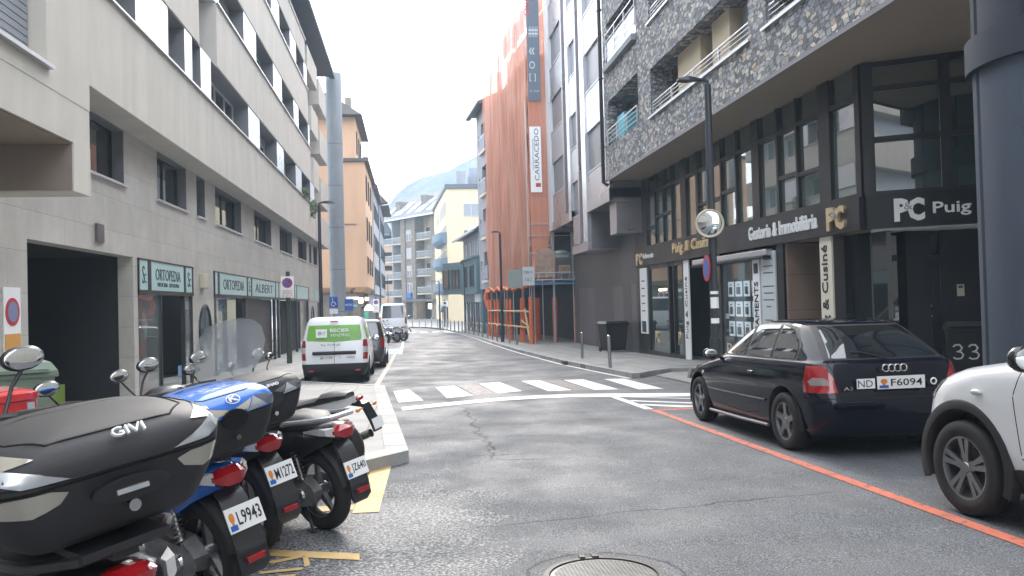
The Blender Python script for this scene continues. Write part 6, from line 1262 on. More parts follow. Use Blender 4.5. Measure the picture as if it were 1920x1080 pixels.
# ---- white crossover entering on the right ----
def crossover():
    t = thing('parked_car', (0, 0, 0), 'white crossover with black wheel arches cut off by the right frame edge', 'car')
    # y forward; front axle at 2.75, rear axle at 0
    L = [(.24, -.6, 3.4, .78, .2, .45), (.34, -.7, 3.52, .85, .22, .5), (.5, -.74, 3.575, .885, .2, .52), (.68, -.74, 3.57, .895, .2, .55), (.84, -.73, 3.52, .9, .2, .58), (.94, -.72, 3.42, .9, .2, .6), (1.03, -.71, 3.2, .895, .2, .66), (1.10, -.70, 2.75, .88, .2, .7), (1.15, -.69, 2.4, .865, .2, .6), (1.19, -.67, 2.2, .84, .2, .4), (1.35, -.55, 1.9, .77, .2, .3), (1.52, -.42, 1.6, .71, .2, .3), (1.6, -.2, 1.3, .63, .2, .25), (1.63, .1, 1.0, .5, .2, .2)]
    B = Body(L, 3, bR=.06, bF=.22, tR=.05, tF=.1)
    for y in (0, 2.72):
        for sg in (-1, 1):
            f = B.carve([(a, max(b, .02)) for a, b in circ(y, .36, .45)], 'yz', lambda c, n, sg=sg: c.x * sg > .55 and c.z < 1.0 and (abs(n.x) > .2 or c.z < .35)); bmesh.ops.delete(B.bm, geom=f, context='FACES')
    # black lower bumper / sill
    f = B.carve([(-1, .05), (-1, .42), (2.2, .42), (2.3, .40), (3.2, .42), (3.25, .52), (4, .52), (4, .05)], 'yz', lambda c, n: c.z < .56); B.take(f, 'lower_cladding', 'trim_black', .006)
    for sg in (-1, 1):
        f = B.carve([(3.12, .80), (2.98, .95), (3.12, .985), (3.45, .93), (3.6, .86), (3.6, .74)], 'yz', lambda c, n, sg=sg: c.x * sg > .5 and c.y > 2.9 and abs(n.z) < .9); B.take(f, 'headlight', 'lens_clear', .006)
        fl = left if sg < 0 else right
        f = B.carve([(1.98, 1.17), (1.5, 1.48), (.9, 1.53), (-.2, 1.5), (-.45, 1.2)], 'yz', lambda c, n, fl=fl: fl(c, n) and c.z > 1.12); B.take(f, 'side_window', 'car_glass', .001)
        seamline(B, [(2.10, 1.14), (2.2, .9), (2.16, .5), (2.05, .42)], 'yz', lambda c, n, fl=fl: fl(c, n), .009)
        seamline(B, [(.95, 1.14), (.95, .43)], 'yz', lambda c, n, fl=fl: fl(c, n), .009)
    f = B.carve([(-.7, 1.18), (-.6, 1.52), (.6, 1.52), (.7, 1.18)], 'xz', lambda c, n: n.y > .15 and c.z > 1.14); B.take(f, 'windscreen', 'car_glass')
    B.take([f for f in set(B.seam) if f.is_valid], 'door_seam', 'seam', -.002)
    B.finish(t, 'paint_white')
    for y in (0, 2.72):
        for sg in (-1, 1):
            # flared black arch lip
            n = 24; a0 = -.35; ring = lambda x, R: [(sg * x, y + R * cos(a0 + (pi - 2 * a0) * i / n), .36 + R * sin(a0 + (pi - 2 * a0) * i / n)) for i in range(n + 1)]
            X = .895 if y == 0 else .872
            g = MB(); g.loft([ring(X - .05, .475), ring(X + .012, .47), ring(X + .02, .46), ring(X + .02, .405), ring(X - .01, .385), ring(X - .3, .385)], False, False); g.add(ring(X - .3, .39), [list(range(n + 1))]); g.build('wheel_arch', 'trim_black', t, 40)
            wheel(t, sg * .79, y, .34, .21, sg, 'split', .225, rimmat='alloy')
    for sg in (-1, 1):
        g = MB(); g.ell((sg * .905, 2.55 - .02, .90), .02, .05, .022); g.build('side_repeater', 'lens_clear', t)
        g = MB(); g.ell((sg * .9, 3.05, .78 - .0), .001, .001, .001); g.v = []; g.f = []
    mirrors(t, 1.98, 1.16, .88, 'black_gloss', (.11, .08, .09))
    g = MB(); g.box(-.5, .5, 3.5, 3.585, .6, .8); g.build('grille', 'trim_black', t, 0, bevel=.02)
    g = MB(); g.box(-.72, .72, -.5, 3.2, .25, .9); g.build('underbody', 'seam', t, 0)
    return t
place(crossover(), 4.80, 2.52, 0, None).rotation_euler = (math.atan(-.022), 0, 0)
# ================= SCOOTERS AND MOTORCYCLES =================
mat('scoot_black', (.018, .019, .023), .3, coat=.4); mat('scoot_blue', (.02, .15, .6), .2, coat=1); mat('scoot_white', (.6, .62, .64), .25, coat=.8); mat('scoot_red', (.5, .02, .02), .25, coat=.8); mat('case_black', (.02, .021, .024), .6, bump=(160, .25, .002)); mat('case_grey', (.16, .165, .18), .3, .3); mat('seat_black', (.02, .021, .024), .55, bump=(120, .2, .002)); mat('seat_grey', (.2, .2, .2), .6); mat('engine', (.3, .3, .3), .4, .7, var=(12, .25)); mat('smoke_lens', (.5, .48, .42), .12, .6); mat('screen', (.5, .54, .57), .12, alpha=.6); mat('tank_navy', (.015, .02, .03), .3, coat=.6)
def rr2(w_, d, r, n=5, cx=0, cy=0, bow=0):
    P = []
    for k, (sx, sy) in enumerate(((1, -1), (1, 1), (-1, 1), (-1, -1))):
        for i in range(n + 1):
            a = -pi / 2 + k * pi / 2 + pi / 2 * i / n; P.append((cx + sx * (w_ / 2 - r) + r * cos(a), cy + sy * (d / 2 - r) + r * sin(a)))
    return [(x, y - bow * (1 - (2 * (x - cx) / w_) ** 2) * (1 if y < cy else 0)) for x, y in P]
def stack(levels, n=5):
    """levels: (z, width, depth, radius, cy, bow)"""
    g = MB(); g.loft([[(x, y, z) for x, y in rr2(w_, d, r, n, 0, cy, bow)] for z, w_, d, r, cy, bow in levels]); return g
from mathutils.bvhtree import BVHTree
def bvh(*obs):
    vs = []; fs = []
    for o in obs:
        n = len(vs); vs += [v.co.copy() for v in o.data.vertices]; fs += [[i + n for i in p.vertices] for p in o.data.polygons]
    return BVHTree.FromPolygons(vs, fs)
def decal(tr, poly, ma, name, parent, ax='y', off=.003, step=.02, edge=None):
    """a thin applied panel: outline in the rear view (x,z) or from above (x,y), laid on the surface"""
    bm = bmesh.new(); P3 = (lambda a, b: (a, 0, b)) if ax == 'y' else (lambda a, b: (a, b, 0)); f = bm.faces.new([bm.verts.new(P3(a, b)) for a, b in poly])
    k2 = 2 if ax == 'y' else 1
    for k in (0, k2):
        lo = min(v.co[k] for v in bm.verts); hi = max(v.co[k] for v in bm.verts); c = lo + step
        while c < hi - 1e-4:
            no = Vector((0, 0, 0)); no[k] = 1; co = Vector((0, 0, 0)); co[k] = c
            bmesh.ops.bisect_plane(bm, geom=bm.verts[:] + bm.edges[:] + bm.faces[:], plane_co=co, plane_no=no); c += step
    for v in list(bm.verts):
        if ax == 'y': h = tr.ray_cast(Vector((v.co.x, -3, v.co.z)), Vector((0, 1, 0)))
        else: h = tr.ray_cast(Vector((v.co.x, v.co.y, 5)), Vector((0, 0, -1)))
        if h[0] is None: bm.verts.remove(v); continue
        n = h[1]; n = n if (n.y < 0 if ax == 'y' else n.z > 0) else -n; v.co = h[0] + n * off
    me = bpy.data.meshes.new(name); bmesh.ops.recalc_face_normals(bm, faces=bm.faces); fin(bm, me, 50); me.materials.append(MATS[ma] if isinstance(ma, str) else ma); o = link(bpy.data.objects.new(name, me)); o.parent = parent; return o
def groove(tr, pts, ma, parent, ax='y', r=.0028):
    P = []
    for (a, b), (c, d) in zip(pts, pts[1:]):
        for k in range(8): P.append((a + (c - a) * k / 8, b + (d - b) * k / 8))
    P.append(pts[-1]); Q = []
    for a, b in P:
        h = tr.ray_cast(Vector((a, -3, b)), Vector((0, 1, 0))) if ax == 'y' else tr.ray_cast(Vector((a, b, 5)), Vector((0, 0, -1)))
        if h[0] is not None: Q.append(tuple(h[0]))
    if len(Q) > 2: g = MB(); g.tube(Q, r, 6); g.build('panel_groove', ma, parent)
def topcase(t, y, z, w_, d, h, lidm='case_black', logo=None, style='k', logom='sign_white'):
    s = w_ / .56
    g = stack([(z, w_ * .62, d * .72, .05, y, .0), (z + .02, w_ * .72, d * .82, .07, y, .01), (z + h * .3, w_ * .86, d * .93, .09, y, .02), (z + h * .55, w_ * .96, d * .99, .1, y, .03)]); base = g.build('top_case', 'case_black', t, 50)
    g = stack([(z + h * .555, w_ * .955, d * .985, .1, y, .03), (z + h * .565, w_ * .955, d * .985, .1, y, .03)]); g.build('seam', 'seam', base, 0)
    lv = [(z + h * .57, w_ * .965, d * .99, .1, y, .03), (z + h * .68, w_ * 1.0, d * 1.0, .11, y, .03), (z + h * .8, w_ * .96, d * .96, .12, y + .008, .03), (z + h * .9, w_ * .84, d * .86, .13, y + .02, .02), (z + h * .97, w_ * .6, d * .66, .13, y + .04, .01), (z + h, w_ * .3, d * .35, .08, y + .05, 0)]
    g = stack(lv, 6); lid = g.build('lid', lidm, base, 60)
    yb = y - d / 2 - .03
    # rear insert: silver side flashes, dark latch recess, lock
    tr = bvh(base, lid)
    for sg in (-1, 1):
        q = lambda pts: [(sg * w_ * a, z + h * b) for a, b in pts]
        if style == 'g':
            decal(tr, q([(.20, .60), (.30, .69), (.42, .78), (.455, .70), (.36, .61)]), 'metal_light', 'chrome_flash', lid)
            decal(tr, q([(.21, .50), (.27, .54), (.40, .545), (.46, .52), (.44, .40), (.33, .36), (.24, .42)]), 'smoke_lens', 'side_lens', base)
            decal(tr, q([(.30, .80), (.41, .88), (.46, .80), (.44, .74)]), 'smoke_lens', 'side_lens', lid)
        else:
            decal(tr, q([(.14, .57), (.22, .78), (.34, .60)]), 'metal_light', 'reflector_panel', lid)
            decal(tr, q([(.23, .785), (.36, .76), (.45, .66), (.44, .58), (.35, .59)]), 'case_grey', 'reflector_panel', lid)
            decal(tr, q([(.0, .56), (.0, .66), (.13, .72), (.20, .76), (.13, .57)]), 'case_grey' if logo != 'K' else 'beige_plastic', 'reflector_panel', lid)
    if style == 'g':
        for pts in ([(-.42, .62), (-.22, .585), (.22, .585), (.42, .62)],): groove(tr, [(w_ * a, z + h * b) for a, b in pts], 'seam', lid)
        Y = y - d / 2
        groove(tr, [(w_ * a, Y + d * b) for a, b in ((-.24, .06), (-.34, .2), (-.36, .8), (.36, .8), (.34, .2), (.24, .06), (-.24, .06))], 'seam', lid, 'z', .003)
        groove(tr, [(w_ * a, Y + d * b) for a, b in ((-.45, .12), (-.38, .3), (-.37, .7))], 'seam', lid, 'z', .003); groove(tr, [(w_ * a, Y + d * b) for a, b in ((.45, .12), (.38, .3), (.37, .7))], 'seam', lid, 'z', .003)
    else:
        Y = y - d / 2; groove(tr, [(w_ * a, Y + d * b) for a, b in ((-.40, .2), (-.2, .07), (.2, .07), (.40, .2))], 'seam', lid, 'z')
    g = MB(); g.loft([[(x, yb - .006, zz) for x, zz in [(w_ * .12 * cos(a) * (1.25 if style == 'g' else 1), z + h * (.53 if style != 'g' else .40) + h * (.15 if style != 'g' else .10) * sin(a)) for a in [2 * pi * i / 20 for i in range(20)]]], [(x * .9, yb + .03, zz) for x, zz in [(w_ * .12 * cos(a) * (1.25 if style == 'g' else 1), z + h * (.53 if style != 'g' else .40) + h * (.15 if style != 'g' else .10) * sin(a)) for a in [2 * pi * i / 20 for i in range(20)]]]]); g.build('latch', 'black_gloss', base, 0)
    g = MB(); g.cyl((0, yb - .008, z + h * .25), (0, yb + .03, z + h * .25), .014, n=16); g.build('lock', 'chrome', base)
    if style == 'g':
        g = MB(); g.box(-.036, .036, yb - .012, yb + .01, z + h * .37, z + h * .41); g.build('latch_label', 'metal_light', base, 0)
        # ridged lid: raised centre shield with dark outline
        sh = [(-.20, .66), (.20, .66), (.26, .80), (.17, .93), (-.17, .93), (-.26, .80)]
    if logo:
        zz = .74 if style != 'g' else .77; a = radians(38) if style != 'g' else radians(42)
        up = (0, sin(a), cos(a)); lw = {'GIVI': .072, 'SHAD': .085, 'K': .045}[logo] * s; lh = {'GIVI': .024, 'SHAD': .02, 'K': .035}[logo]
        text(logo, (-lw / 2 + .02, yb + .014, z + h * zz + .012), (1, 0, 0), up, lw, lh, logom, lid, .008, bold=0 if logo == 'GIVI' else .01)
        if logo == 'K': 
            g = MB(); c = Vector((.02, yb + .012 + sin(a) * .016, z + h * zz + .012 + cos(a) * .016)); u = Vector(up); g.tube([tuple(c + Vector((1, 0, 0)) * .036 * cos(q) + u * .025 * sin(q)) for q in [2 * pi * i / 20 for i in range(21)]], .0025, 5); g.build('logo_ring', logom, lid)
    return base
def spoke_wheel(t, y, r, w_, n=5, rimm='alloy', name='wheel'):
    g = MB(); g.torus((0, y, r), 'x', r - w_ * .5, w_ * .5, 40, 12, 1.05); wh = g.build(name, 'rubber', t, 60)
    R = r - w_ * .9; g = MB(); g.lathe([(R, -w_ * .32), (R + .012, -w_ * .36), (R + .012, w_ * .36), (R, w_ * .32), (R - .012, 0), (R, -w_ * .32)], (0, y, r), 'x', 40)
    for k in range(n):
        a = 2 * pi * k / n + .3; ca, sa = cos(a), sin(a); q = lambda u, v, x: (x, y + u * ca - v * sa, r + u * sa + v * ca)
        g.loft([[q(.03, -.022, -.02), q(.03, .022, -.02), q(.03, .022, .02), q(.03, -.022, .02)], [q(R, -.012, -.012), q(R, .012, -.012), q(R, .012, .012), q(R, -.012, .012)]])
    g.cyl((-.05, y, r), (.05, y, r), .045, n=20); g.build('rim', rimm, wh, 40)
    g = MB(); g.lathe([(.05, .045), (.11, .045), (.11, .05), (.05, .05), (.05, .045)], (0, y, r), 'x', 28); g.build('brake_disc', 'steel', wh, 30)
    return wh
def bars(t, y, z, half, mir=(.34, .2), mats='scoot_black', lever=1, mrx=.075, only=(-1, 1)):
    g = MB(); g.tube([(-half, y - .09, z), (-half * .6, y - .02, z + .01), (-.08, y, z - .01), (.08, y, z - .01), (half * .6, y - .02, z + .01), (half, y - .09, z)], .013, 8); h = g.build('handlebar', 'frame_dark', t)
    for sg in (-1, 1):
        g = MB(); g.cyl((sg * half * .72, y - .045, z + .006), (sg * (half + .02), y - .097, z), .019, n=12); g.build('grip', 'rubber', h)
        g = MB(); g.tube([(sg * half * .7, y + .0, z), (sg * half * .8, y + .03, z - .005), (sg * half, y - .02, z - .01)], .006, 6); g.build('lever', 'steel', h)
    for sg in only:
        g = MB(); g.tube([(sg * half * .62, y - .01, z + .01), (sg * mir[0] * .85, y + .03, z + mir[1] * .6), (sg * mir[0], y + .02, z + mir[1])], .007, 6); s = g.build('mirror_stalk', 'frame_dark', t)
        g = MB(); g.ell((sg * mir[0], y + .02, z + mir[1] + .03), mrx, .022, mrx * .62, 18, 10); g.build('mirror_shell', mats, s, 60)
        g = MB(); g.ell((sg * mir[0], y - .0, z + mir[1] + .03), mrx * .88, .006, mrx * .53, 18, 8); g.build('mirror_glass', 'mirror', s, 60)
def scooter(label, body='scoot_black', tailm='scoot_black', ptxt='', pz=.52, case=None, screen=None, rail=False, silver=False, pw=.2, ph=.125, tl=0, tls=.82):
    t = thing('parked_scooter', (0, 0, 0), label, 'scooter', 'scooters parked in a row at the left kerb')
    wh = spoke_wheel(t, 0, .305, .12); spoke_wheel(t, 1.33, .3, .1)
    # engine / transmission on the left, exhaust on the right
    g = MB(); g.loft([[(-.15, -.08 + y_, .305 + z_) for y_, z_ in ((0, -.07), (.09, 0), (0, .08), (-.06, 0))], [(-.17, y_, z_) for y_, z_ in ((.1, .21), (.18, .33), (.1, .41), (.0, .31))], [(-.165, y_, z_) for y_, z_ in ((.45, .22), (.55, .33), (.48, .44), (.35, .33))], [(-.12, y_, z_) for y_, z_ in ((.62, .26), (.66, .33), (.6, .4), (.5, .33))]]); 
    g.loft([[(-.06, *p) for p in ((-.06, .24), (.5, .2), (.66, .32), (.5, .46), (.0, .42), (-.1, .33))], [(-.14, *p) for p in ((-.05, .25), (.5, .21), (.65, .32), (.5, .45), (.0, .41), (-.09, .33))]]); en = g.build('engine_cover', 'engine', t, 30)
    g = MB(); g.lathe([(.0, -.025), (.06, -.025), (.075, 0), (.075, .03)], (-.165, .46, .33), 'x', 24); g.lathe([(0, -.02), (.045, -.02), (.055, .02)], (-.16, .02, .31), 'x', 20); g.build_each('cover_boss', 'chrome', en)
    g = MB(); g.loft([[(.05, *p) for p in ((.3, .2), (.75, .2), (.8, .4), (.6, .5), (.3, .48))], [(-.05, *p) for p in ((.3, .2), (.75, .2), (.8, .4), (.6, .5), (.3, .48))]]); g.build('crankcase', 'frame_dark', t, 0)
    g = MB(); g.cyl((.15, .35, .28), (.16, -.22, .36), .055, .06, 16); g.tube([(.08, .6, .2), (.13, .5, .22), (.15, .35, .28)], .02); g.build('exhaust', 'frame_dark', t)
    # shock absorbers with coils
    for sg in (-1, 1):
        a, b = Vector((sg * .135, .0, .35)), Vector((sg * .12, .10, .68)); d = b - a
        g = MB(); g.cyl(tuple(a), tuple(b), .012, n=8); o = d.orthogonal().normalized(); q = d.normalized().cross(o)
        g.tube([tuple(a + d * (.15 + .75 * i / 90) + (o * cos(i * .7) + q * sin(i * .7)) * .027) for i in range(91)], .0055, 5); g.build('shock_absorber', 'steel', t)
    # tail bodywork, flowing up to the rear
    sec = lambda y, w_, zb, zt: [(-w_ * .75, y, zb), (-w_, y, zb + (zt - zb) * .45), (-w_ * .85, y, zt - .02), (-w_ * .4, y, zt), (w_ * .4, y, zt), (w_ * .85, y, zt - .02), (w_, y, zb + (zt - zb) * .45), (w_ * .75, y, zb)]
    g = MB(); g.loft([sec(-.36, .05, .76, .80), sec(-.3, .1, .70, .82), sec(-.1, .145, .62, .80), sec(.15, .17, .50, .78), sec(.45, .17, .36, .74), sec(.72, .14, .3, .62), sec(.8, .1, .3, .42)]); g.build('tail_fairing', tailm, t, 60)
    g = MB(); g.loft([sec(.55, .17, .22, .31), sec(.95, .19, .2, .3), sec(1.12, .17, .26, .36)]); g.build('footboard', 'trim_black', t, 40)
    # leg shield and front
    g = MB(); g.loft([[(-.15, 1.08, .25), (.15, 1.08, .25), (.12, 1.2, .25), (-.12, 1.2, .25)], [(-.22, 1.05, .55), (.22, 1.05, .55), (.14, 1.22, .55), (-.14, 1.22, .55)], [(-.2, .98, .85), (.2, .98, .85), (.12, 1.16, .85), (-.12, 1.16, .85)], [(-.09, .92, 1.0), (.09, .92, 1.0), (.07, 1.08, .98), (-.07, 1.08, .98)]]); g.build('leg_shield', body, t, 60)
    g = MB(); g.ell((0, .98, 1.03), .17, .13, .075, 18, 10); g.build('handlebar_cowl', body, t, 60); g = MB(); g.ell((0, 1.08, 1.02), .09, .05, .06); g.build('headlight', 'lens_clear', t, 60)
    g = MB()
    for sg in (-1, 1): g.cyl((sg * .075, 1.33, .3), (sg * .07, 1.14, .78), .022, n=12)
    g.box(-.07, .07, 1.12, 1.16, .7, .8); g.build('fork', 'steel', t)
    n = 12; g = MB(); R1 = .33; ring = lambda x, R: [(x, 1.33 + R * cos(radians(20 + 140 * i / n)), .3 + R * sin(radians(20 + 140 * i / n))) for i in range(n + 1)]
    g.loft([ring(-.06, R1 - .02), ring(-.045, R1 + .01), ring(.045, R1 + .01), ring(.06, R1 - .02)], False, False); g.build('front_mudguard', body, t, 60)
    bars(t, .95, 1.05, .33, (.3, .17))
    # seat
    g = MB(); g.loft([[(x * w_, y, zb + z_ * h) for x, z_ in ((-1, 0), (-1.05, .5), (-.8, .95), (-.3, 1.05), (.3, 1.05), (.8, .95), (1.05, .5), (1, 0))] for y, w_, zb, h in ((-.12, .11, .79, .05), (-.05, .15, .785, .085), (.2, .165, .77, .10), (.38, .155, .75, .075), (.6, .13, .73, .06), (.74, .09, .70, .04))]); g.build('seat', 'seat_black', t, 60)
    # grab rail
    g = MB(); zr = .83; rm = 'metal_light' if silver else 'frame_dark'
    g.tube([(-.14, .18, zr - .03), (-.17, .05, zr), (-.165, -.22, zr + .03), (-.1, -.33, zr + .04), (.1, -.33, zr + .04), (.165, -.22, zr + .03), (.17, .05, zr), (.14, .18, zr - .03)], .014 if not silver else .02, 8); g.build('grab_rail', rm, t)
    # tail light: red lens with clear indicators at both sides
    g = MB(); g.loft([[(x, yy + .09 * abs(x / .11) ** 1.6 * .6, zz + tl) for yy, zz in ((-.36, z1), (-.415, z1 - .035 * k), (-.405, z0 + .012), (-.37, z0), (-.25, z0 + .02), (-.25, z1 - .01))] for x, z0, z1, k in ((-.115, .745, .79, .5), (-.09, .72, .81, 1), (-.04, .70, .825, 1), (.04, .70, .825, 1), (.09, .72, .81, 1), (.115, .745, .79, .5))]); g.v = [(a * tls, -.36 + (b + .36) * tls, .76 + tl + (c - .76 - tl) * tls) for a, b, c in g.v]; g.build('tail_light', 'lens_red', t, 30)
    for sg in (-1, 1):
        g = MB(); g.loft([[(sg * .085, -.345, .80), (sg * .085, -.345, .735), (sg * .09, -.31, .735), (sg * .09, -.31, .8)], [(sg * .13, -.3, .79), (sg * .13, -.3, .75), (sg * .14, -.25, .75), (sg * .14, -.25, .8)], [(sg * .16, -.13, .78), (sg * .16, -.13, .765), (sg * .16, -.1, .765), (sg * .16, -.1, .78)]]); g.build('rear_indicator', 'lens_clear', t, 30)
    # mudguard arm, plate, reflector
    g = MB(); g.loft([[(-w_, y, z_), (w_, y, z_), (w_ * .9, y + .03, z_ + .01), (-w_ * .9, y + .03, z_ + .01)] for y, z_, w_ in ((-.26, .72, .07), (-.34, .64, .075), (-.40, .52, .08), (-.44, .40, .085), (-.45, .30, .085), (-.43, .26, .06))]); mg = g.build('rear_mudguard', 'scoot_black', t, 50)
    n = 12; g = MB(); ring = lambda x, R: [(x, R * cos(radians(75 + 95 * i / n)), .305 + R * sin(radians(75 + 95 * i / n))) for i in range(n + 1)]
    g.loft([ring(-.07, .335), ring(-.055, .36), ring(.055, .36), ring(.07, .335)], False, False); g.build('tyre_hugger', 'trim_black', t, 60)
    plate(t, 0, -.425, pz, pw, ph, ptxt, -.32)
    g = MB(); g.box(-.05, .05, -.475, -.45, .335, .365); g.build('reflector', 'lens_red', mg, 0, bevel=.004)
    # side stand
    g = MB(); g.tube([(-.12, .55, .2), (-.2, .6, .01)], .012); g.tube([(-.08, .1, .2), (-.13, -.04, .01)], .012); g.tube([(.08, .1, .2), (.13, -.04, .01)], .012); g.build_each('stand', 'frame_dark', t)
    # rack + case
    if case:
        g = MB(); g.box(-.1, .1, -.36, -.02, .87, .888).box(-.03, .03, -.34, .1, .845, .868); g.build('rack', 'frame_dark', t, 0)
        topcase(t, *case[0], **case[1])
    if screen:
        w_, h = screen; n = 12; g = MB(); rows = []
        prof = [(0, .55), (.15, .75), (.4, .95), (.65, 1.0), (.85, .86), (.95, .66), (1.0, .35)]
        for q, k in prof: rows.append([(w_ / 2 * k * (2 * i / n - 1), 1.1 - .22 * q - .10 * (2 * i / n - 1) ** 2 * k, 1.0 + h * (q if abs(2 * i / n - 1) < .99 else q)) for i in range(n + 1)])
        g.loft(rows, False, False); g.build('windscreen', 'screen', t, 60)
    return t
def park(t, x, y, head, lean=0, s=1):
    t.location = (x, y, gz(y)); t.rotation_euler = (radians(-1.2), radians(lean), radians(head)); t.scale = (s, s, s); return t
park(scooter('black scooter with the largest black top case, nearest the camera at bottom left', ptxt='', pz=.50, tl=.035, tls=.5, case=((-.17, .91, .585, .43, .275), dict(logo='GIVI', style='g'))), -.90, 2.48, 44, -7, 1.1)
park(scooter('blue scooter with blue and black top case and plate L9943', 'scoot_blue', 'scoot_blue', 'L9943', .56, case=((-.25, .89, .59, .43, .33), dict(lidm='scoot_blue', logo='K'))), -1.07, 4.5, 43, -9)
park(scooter('black scooter with black top case and plate M1272, between the blue one and JZ640', ptxt='M1272', pz=.58, case=((-.25, .89, .56, .42, .32), dict(lidm='case_black', logo='SHAD'))), -1.05, 5.55, 42, -9)
park(scooter('dark scooter with tall clear windscreen, silver grab rail and plate JZ640', ptxt='JZ640', pz=.5, silver=True, pw=.19, ph=.12, screen=(.64, .58)), -.66, 5.98, 46, -7)
# red delivery box scooter on the far left
t = scooter('red scooter with a big red delivery box at the left edge', 'scoot_red', 'scoot_red', '', .54); park(t, -2.24, 4.5, 40, -3)
rb = MB(); rb.loft([[(x, y, z) for x, y in rr2(.5, .5, .05)] for z in (.86, 1.14)]); rb.loft([[(x, y, z) for x, y in rr2(.52, .52, .06)] for z in (1.145, 1.18)] + [[(x, y, 1.2) for x, y in rr2(.42, .42, .05)]])
L0 = t.location.copy(); t.location = (0, 0, 0); o = rb.build('delivery_box', 'scoot_red', t, 30)
g = MB(); g.box(.19, .225, -.258, -.25, .88, 1.13); g.build('reflective_strip', 'metal_light', o, 0); g = MB(); g.box(-.2, -.165, -.258, -.25, .88, 1.13); g.build('reflective_strip', 'metal_light', o, 0)
text('A', (-.12, -.256, .92), (1, 0, 0), (0, 0, 1), .18, .18, 'sign_white', o, .004, bold=.03); t.location = L0
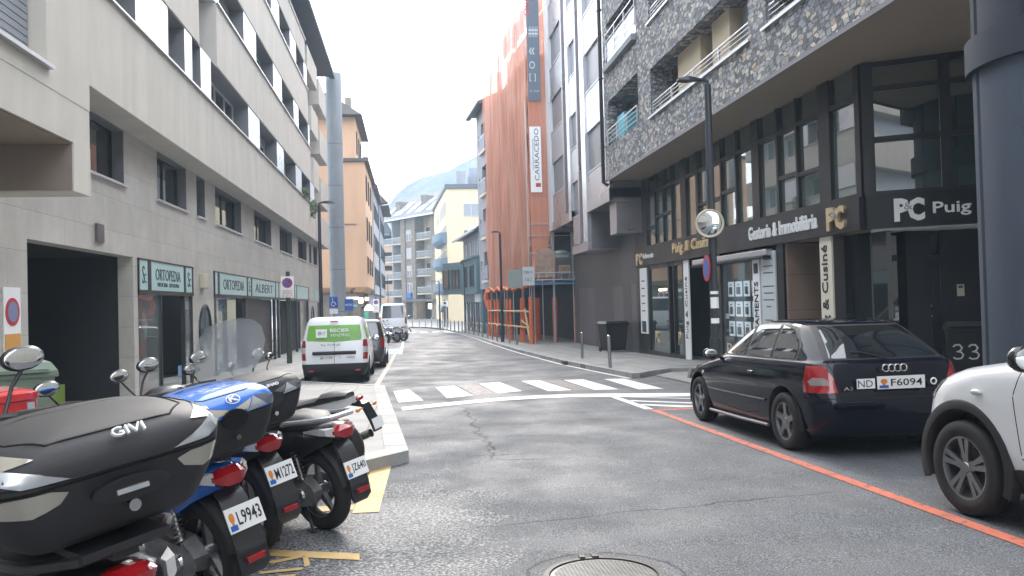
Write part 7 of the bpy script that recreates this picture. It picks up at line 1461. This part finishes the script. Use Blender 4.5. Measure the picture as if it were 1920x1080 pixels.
# naked motorcycle behind the last scooter
def motorcycle(label, tank='tank_navy', seatm='seat_black', grp='motorcycles parked across the road edge'):
    t = thing('parked_motorcycle', (0, 0, 0), label, 'motorcycle', grp)
    spoke_wheel(t, 0, .3, .14, 6); spoke_wheel(t, 1.38, .3, .11, 6)
    g = MB(); g.tube([(-.09, 0, .3), (-.08, .45, .38)], .028); g.tube([(.09, 0, .3), (.08, .45, .38)], .028); g.build('swingarm', 'steel', t)
    g = MB(); g.loft([[(x, .4 + y, z) for x, y, z in ((-.13, 0, .22), (.13, 0, .22), (.13, .05, .5), (-.13, .05, .5))], [(x, .9 + y, z) for x, y, z in ((-.14, 0, .22), (.14, 0, .22), (.12, -.02, .6), (-.12, -.02, .6))]]); 
    for k in range(6): g.box(-.11, .11, .78, .98, .42 + k * .035, .43 + k * .035)
    g.lathe([(0, -.03), (.09, -.03), (.1, 0)], (-.14, .6, .34), 'x', 20); g.build('engine', 'engine', t, 30)
    g = MB(); g.tube([(.12, .85, .3), (.14, .5, .22), (.16, .2, .25), (.17, -.1, .34), (.17, -.3, .42)], [.02, .022, .03, .05, .045], 12); g.build('exhaust', 'chrome', t)
    g = MB(); g.loft([[(x * w_, y, z0 + z_ * h) for x, z_ in ((-1, 0), (-1, .6), (-.5, 1), (.5, 1), (1, .6), (1, 0))] for y, w_, z0, h in ((.5, .1, .68, .12), (.65, .15, .66, .2), (.85, .16, .66, .23), (1.0, .1, .7, .15))]); g.build('tank', tank, t, 60)
    g = MB(); g.loft([[(x * w_, y, z0 + z_ * h) for x, z_ in ((-1, 0), (-1.05, .6), (-.6, 1), (.6, 1), (1.05, .6), (1, 0))] for y, w_, z0, h in ((-.2, .08, .84, .05), (-.12, .12, .83, .07), (.1, .13, .80, .08), (.14, .13, .78, .06), (.35, .14, .74, .06), (.55, .11, .74, .05))]); g.build('seat', seatm, t, 60)
    g = MB(); g.loft([[(-.1, .3, .6), (.1, .3, .6), (.1, .3, .74), (-.1, .3, .74)], [(-.09, -.1, .72), (.09, -.1, .72), (.1, -.1, .82), (-.1, -.1, .82)], [(-.05, -.3, .8), (.05, -.3, .8), (.05, -.3, .86), (-.05, -.3, .86)]]); g.build('tail_fairing', 'scoot_white', t, 40)
    g = MB(); g.ell((0, -.31, .83), .06, .03, .025); g.build('tail_light', 'lens_red', t)
    g = MB(); g.loft([[(-.06, -.2, .8), (.06, -.2, .8), (.06, -.18, .77), (-.06, -.18, .77)], [(-.06, -.38, .78), (.06, -.38, .78), (.06, -.36, .75), (-.06, -.36, .75)], [(-.08, -.47, .6), (.08, -.47, .6), (.08, -.45, .6), (-.08, -.45, .6)], [(-.07, -.5, .5), (.07, -.5, .5), (.07, -.48, .5), (-.07, -.48, .5)]]); g.build('rear_mudguard', 'scoot_black', t, 40)
    for sg in (-1, 1): g = MB(); g.cyl((sg * .05, -.38, .74), (sg * .14, -.38, .74), .008); g.ell((sg * .16, -.38, .74), .035, .02, .022); g.build('rear_indicator', 'lens_amber', t)
    plate(t, 0, -.5, .58, .18, .11, '', -.3)
    for sg in (-1, 1): g = MB(); g.cyl((sg * .1, 1.38, .3), (sg * .09, 1.1, .98), .024, n=12); g.build('fork_leg', 'chrome', t)
    g = MB(); g.ell((0, 1.2, .86), .1, .09, .1); g.build('headlight', 'chrome', t)
    for sg in (-1, 1): g = MB(); g.cyl((sg * .13, .02, .34), (sg * .12, .12, .74), .022, n=10); g.build('shock_absorber', 'steel', t)
    n = 12; g = MB(); ring = lambda x, R: [(x, 1.38 + R * cos(radians(30 + 130 * i / n)), .3 + R * sin(radians(30 + 130 * i / n))) for i in range(n + 1)]
    g.loft([ring(-.06, .31), ring(-.045, .335), ring(.045, .335), ring(.06, .31)], False, False); g.build('front_mudguard', tank, t, 60)
    bars(t, .98, 1.0, .36, (.32, .2), 'scoot_black', mrx=.07)
    g = MB(); g.tube([(-.1, .55, .25), (-.24, .6, .01)], .012); g.build('stand', 'frame_dark', t)
    return t
mc = park(motorcycle('dark naked motorcycle with grey seat tail, farthest of the near row beside the kerb', grp='scooters parked in a row at the left kerb'), -.72, 8.0, 62, -6, .95)
m2 = motorcycle('chrome motorcycle parked sideways before the tall white van', 'scoot_blue'); park(m2, -.9, 50.3, 60, -6, 1.1)
for i, (x, y, h_, lab) in enumerate(((-1.5, 48.5, 50, 'motorcycle nearest the dark people carrier in the far row'), (-1.9, 47.0, 35, 'motorcycle half hidden by the dark people carrier'), (-.5, 51.3, 75, 'rightmost motorcycle of the far row sticking into the road'))):
    c = dup(m2); park(c, x, y, h_, -6, 1.1); c['label'] = lab
sc3 = 0 # [o for o in sc.collection.objects if o.get('label', '').startswith('black scooter with tall clear')][0]
# ---------------- haze ----------------
hm = bpy.data.materials.new('haze'); hm.use_nodes = True; t = hm.node_tree; t.nodes.clear()
pv = t.nodes.new('ShaderNodeVolumePrincipled'); pv.inputs['Color'].default_value = (.6, .8, 1, 1); pv.inputs['Density'].default_value = .0017; pv.inputs['Anisotropy'].default_value = .1
oo = t.nodes.new('ShaderNodeOutputMaterial'); t.links.new(pv.outputs[0], oo.inputs['Volume']); MATS['haze'] = hm
g = MB(); g.box(-330, 330, -70, 610, -2, 150); tag(g.build('haze', 'haze', None, 0), None, kind='stuff')
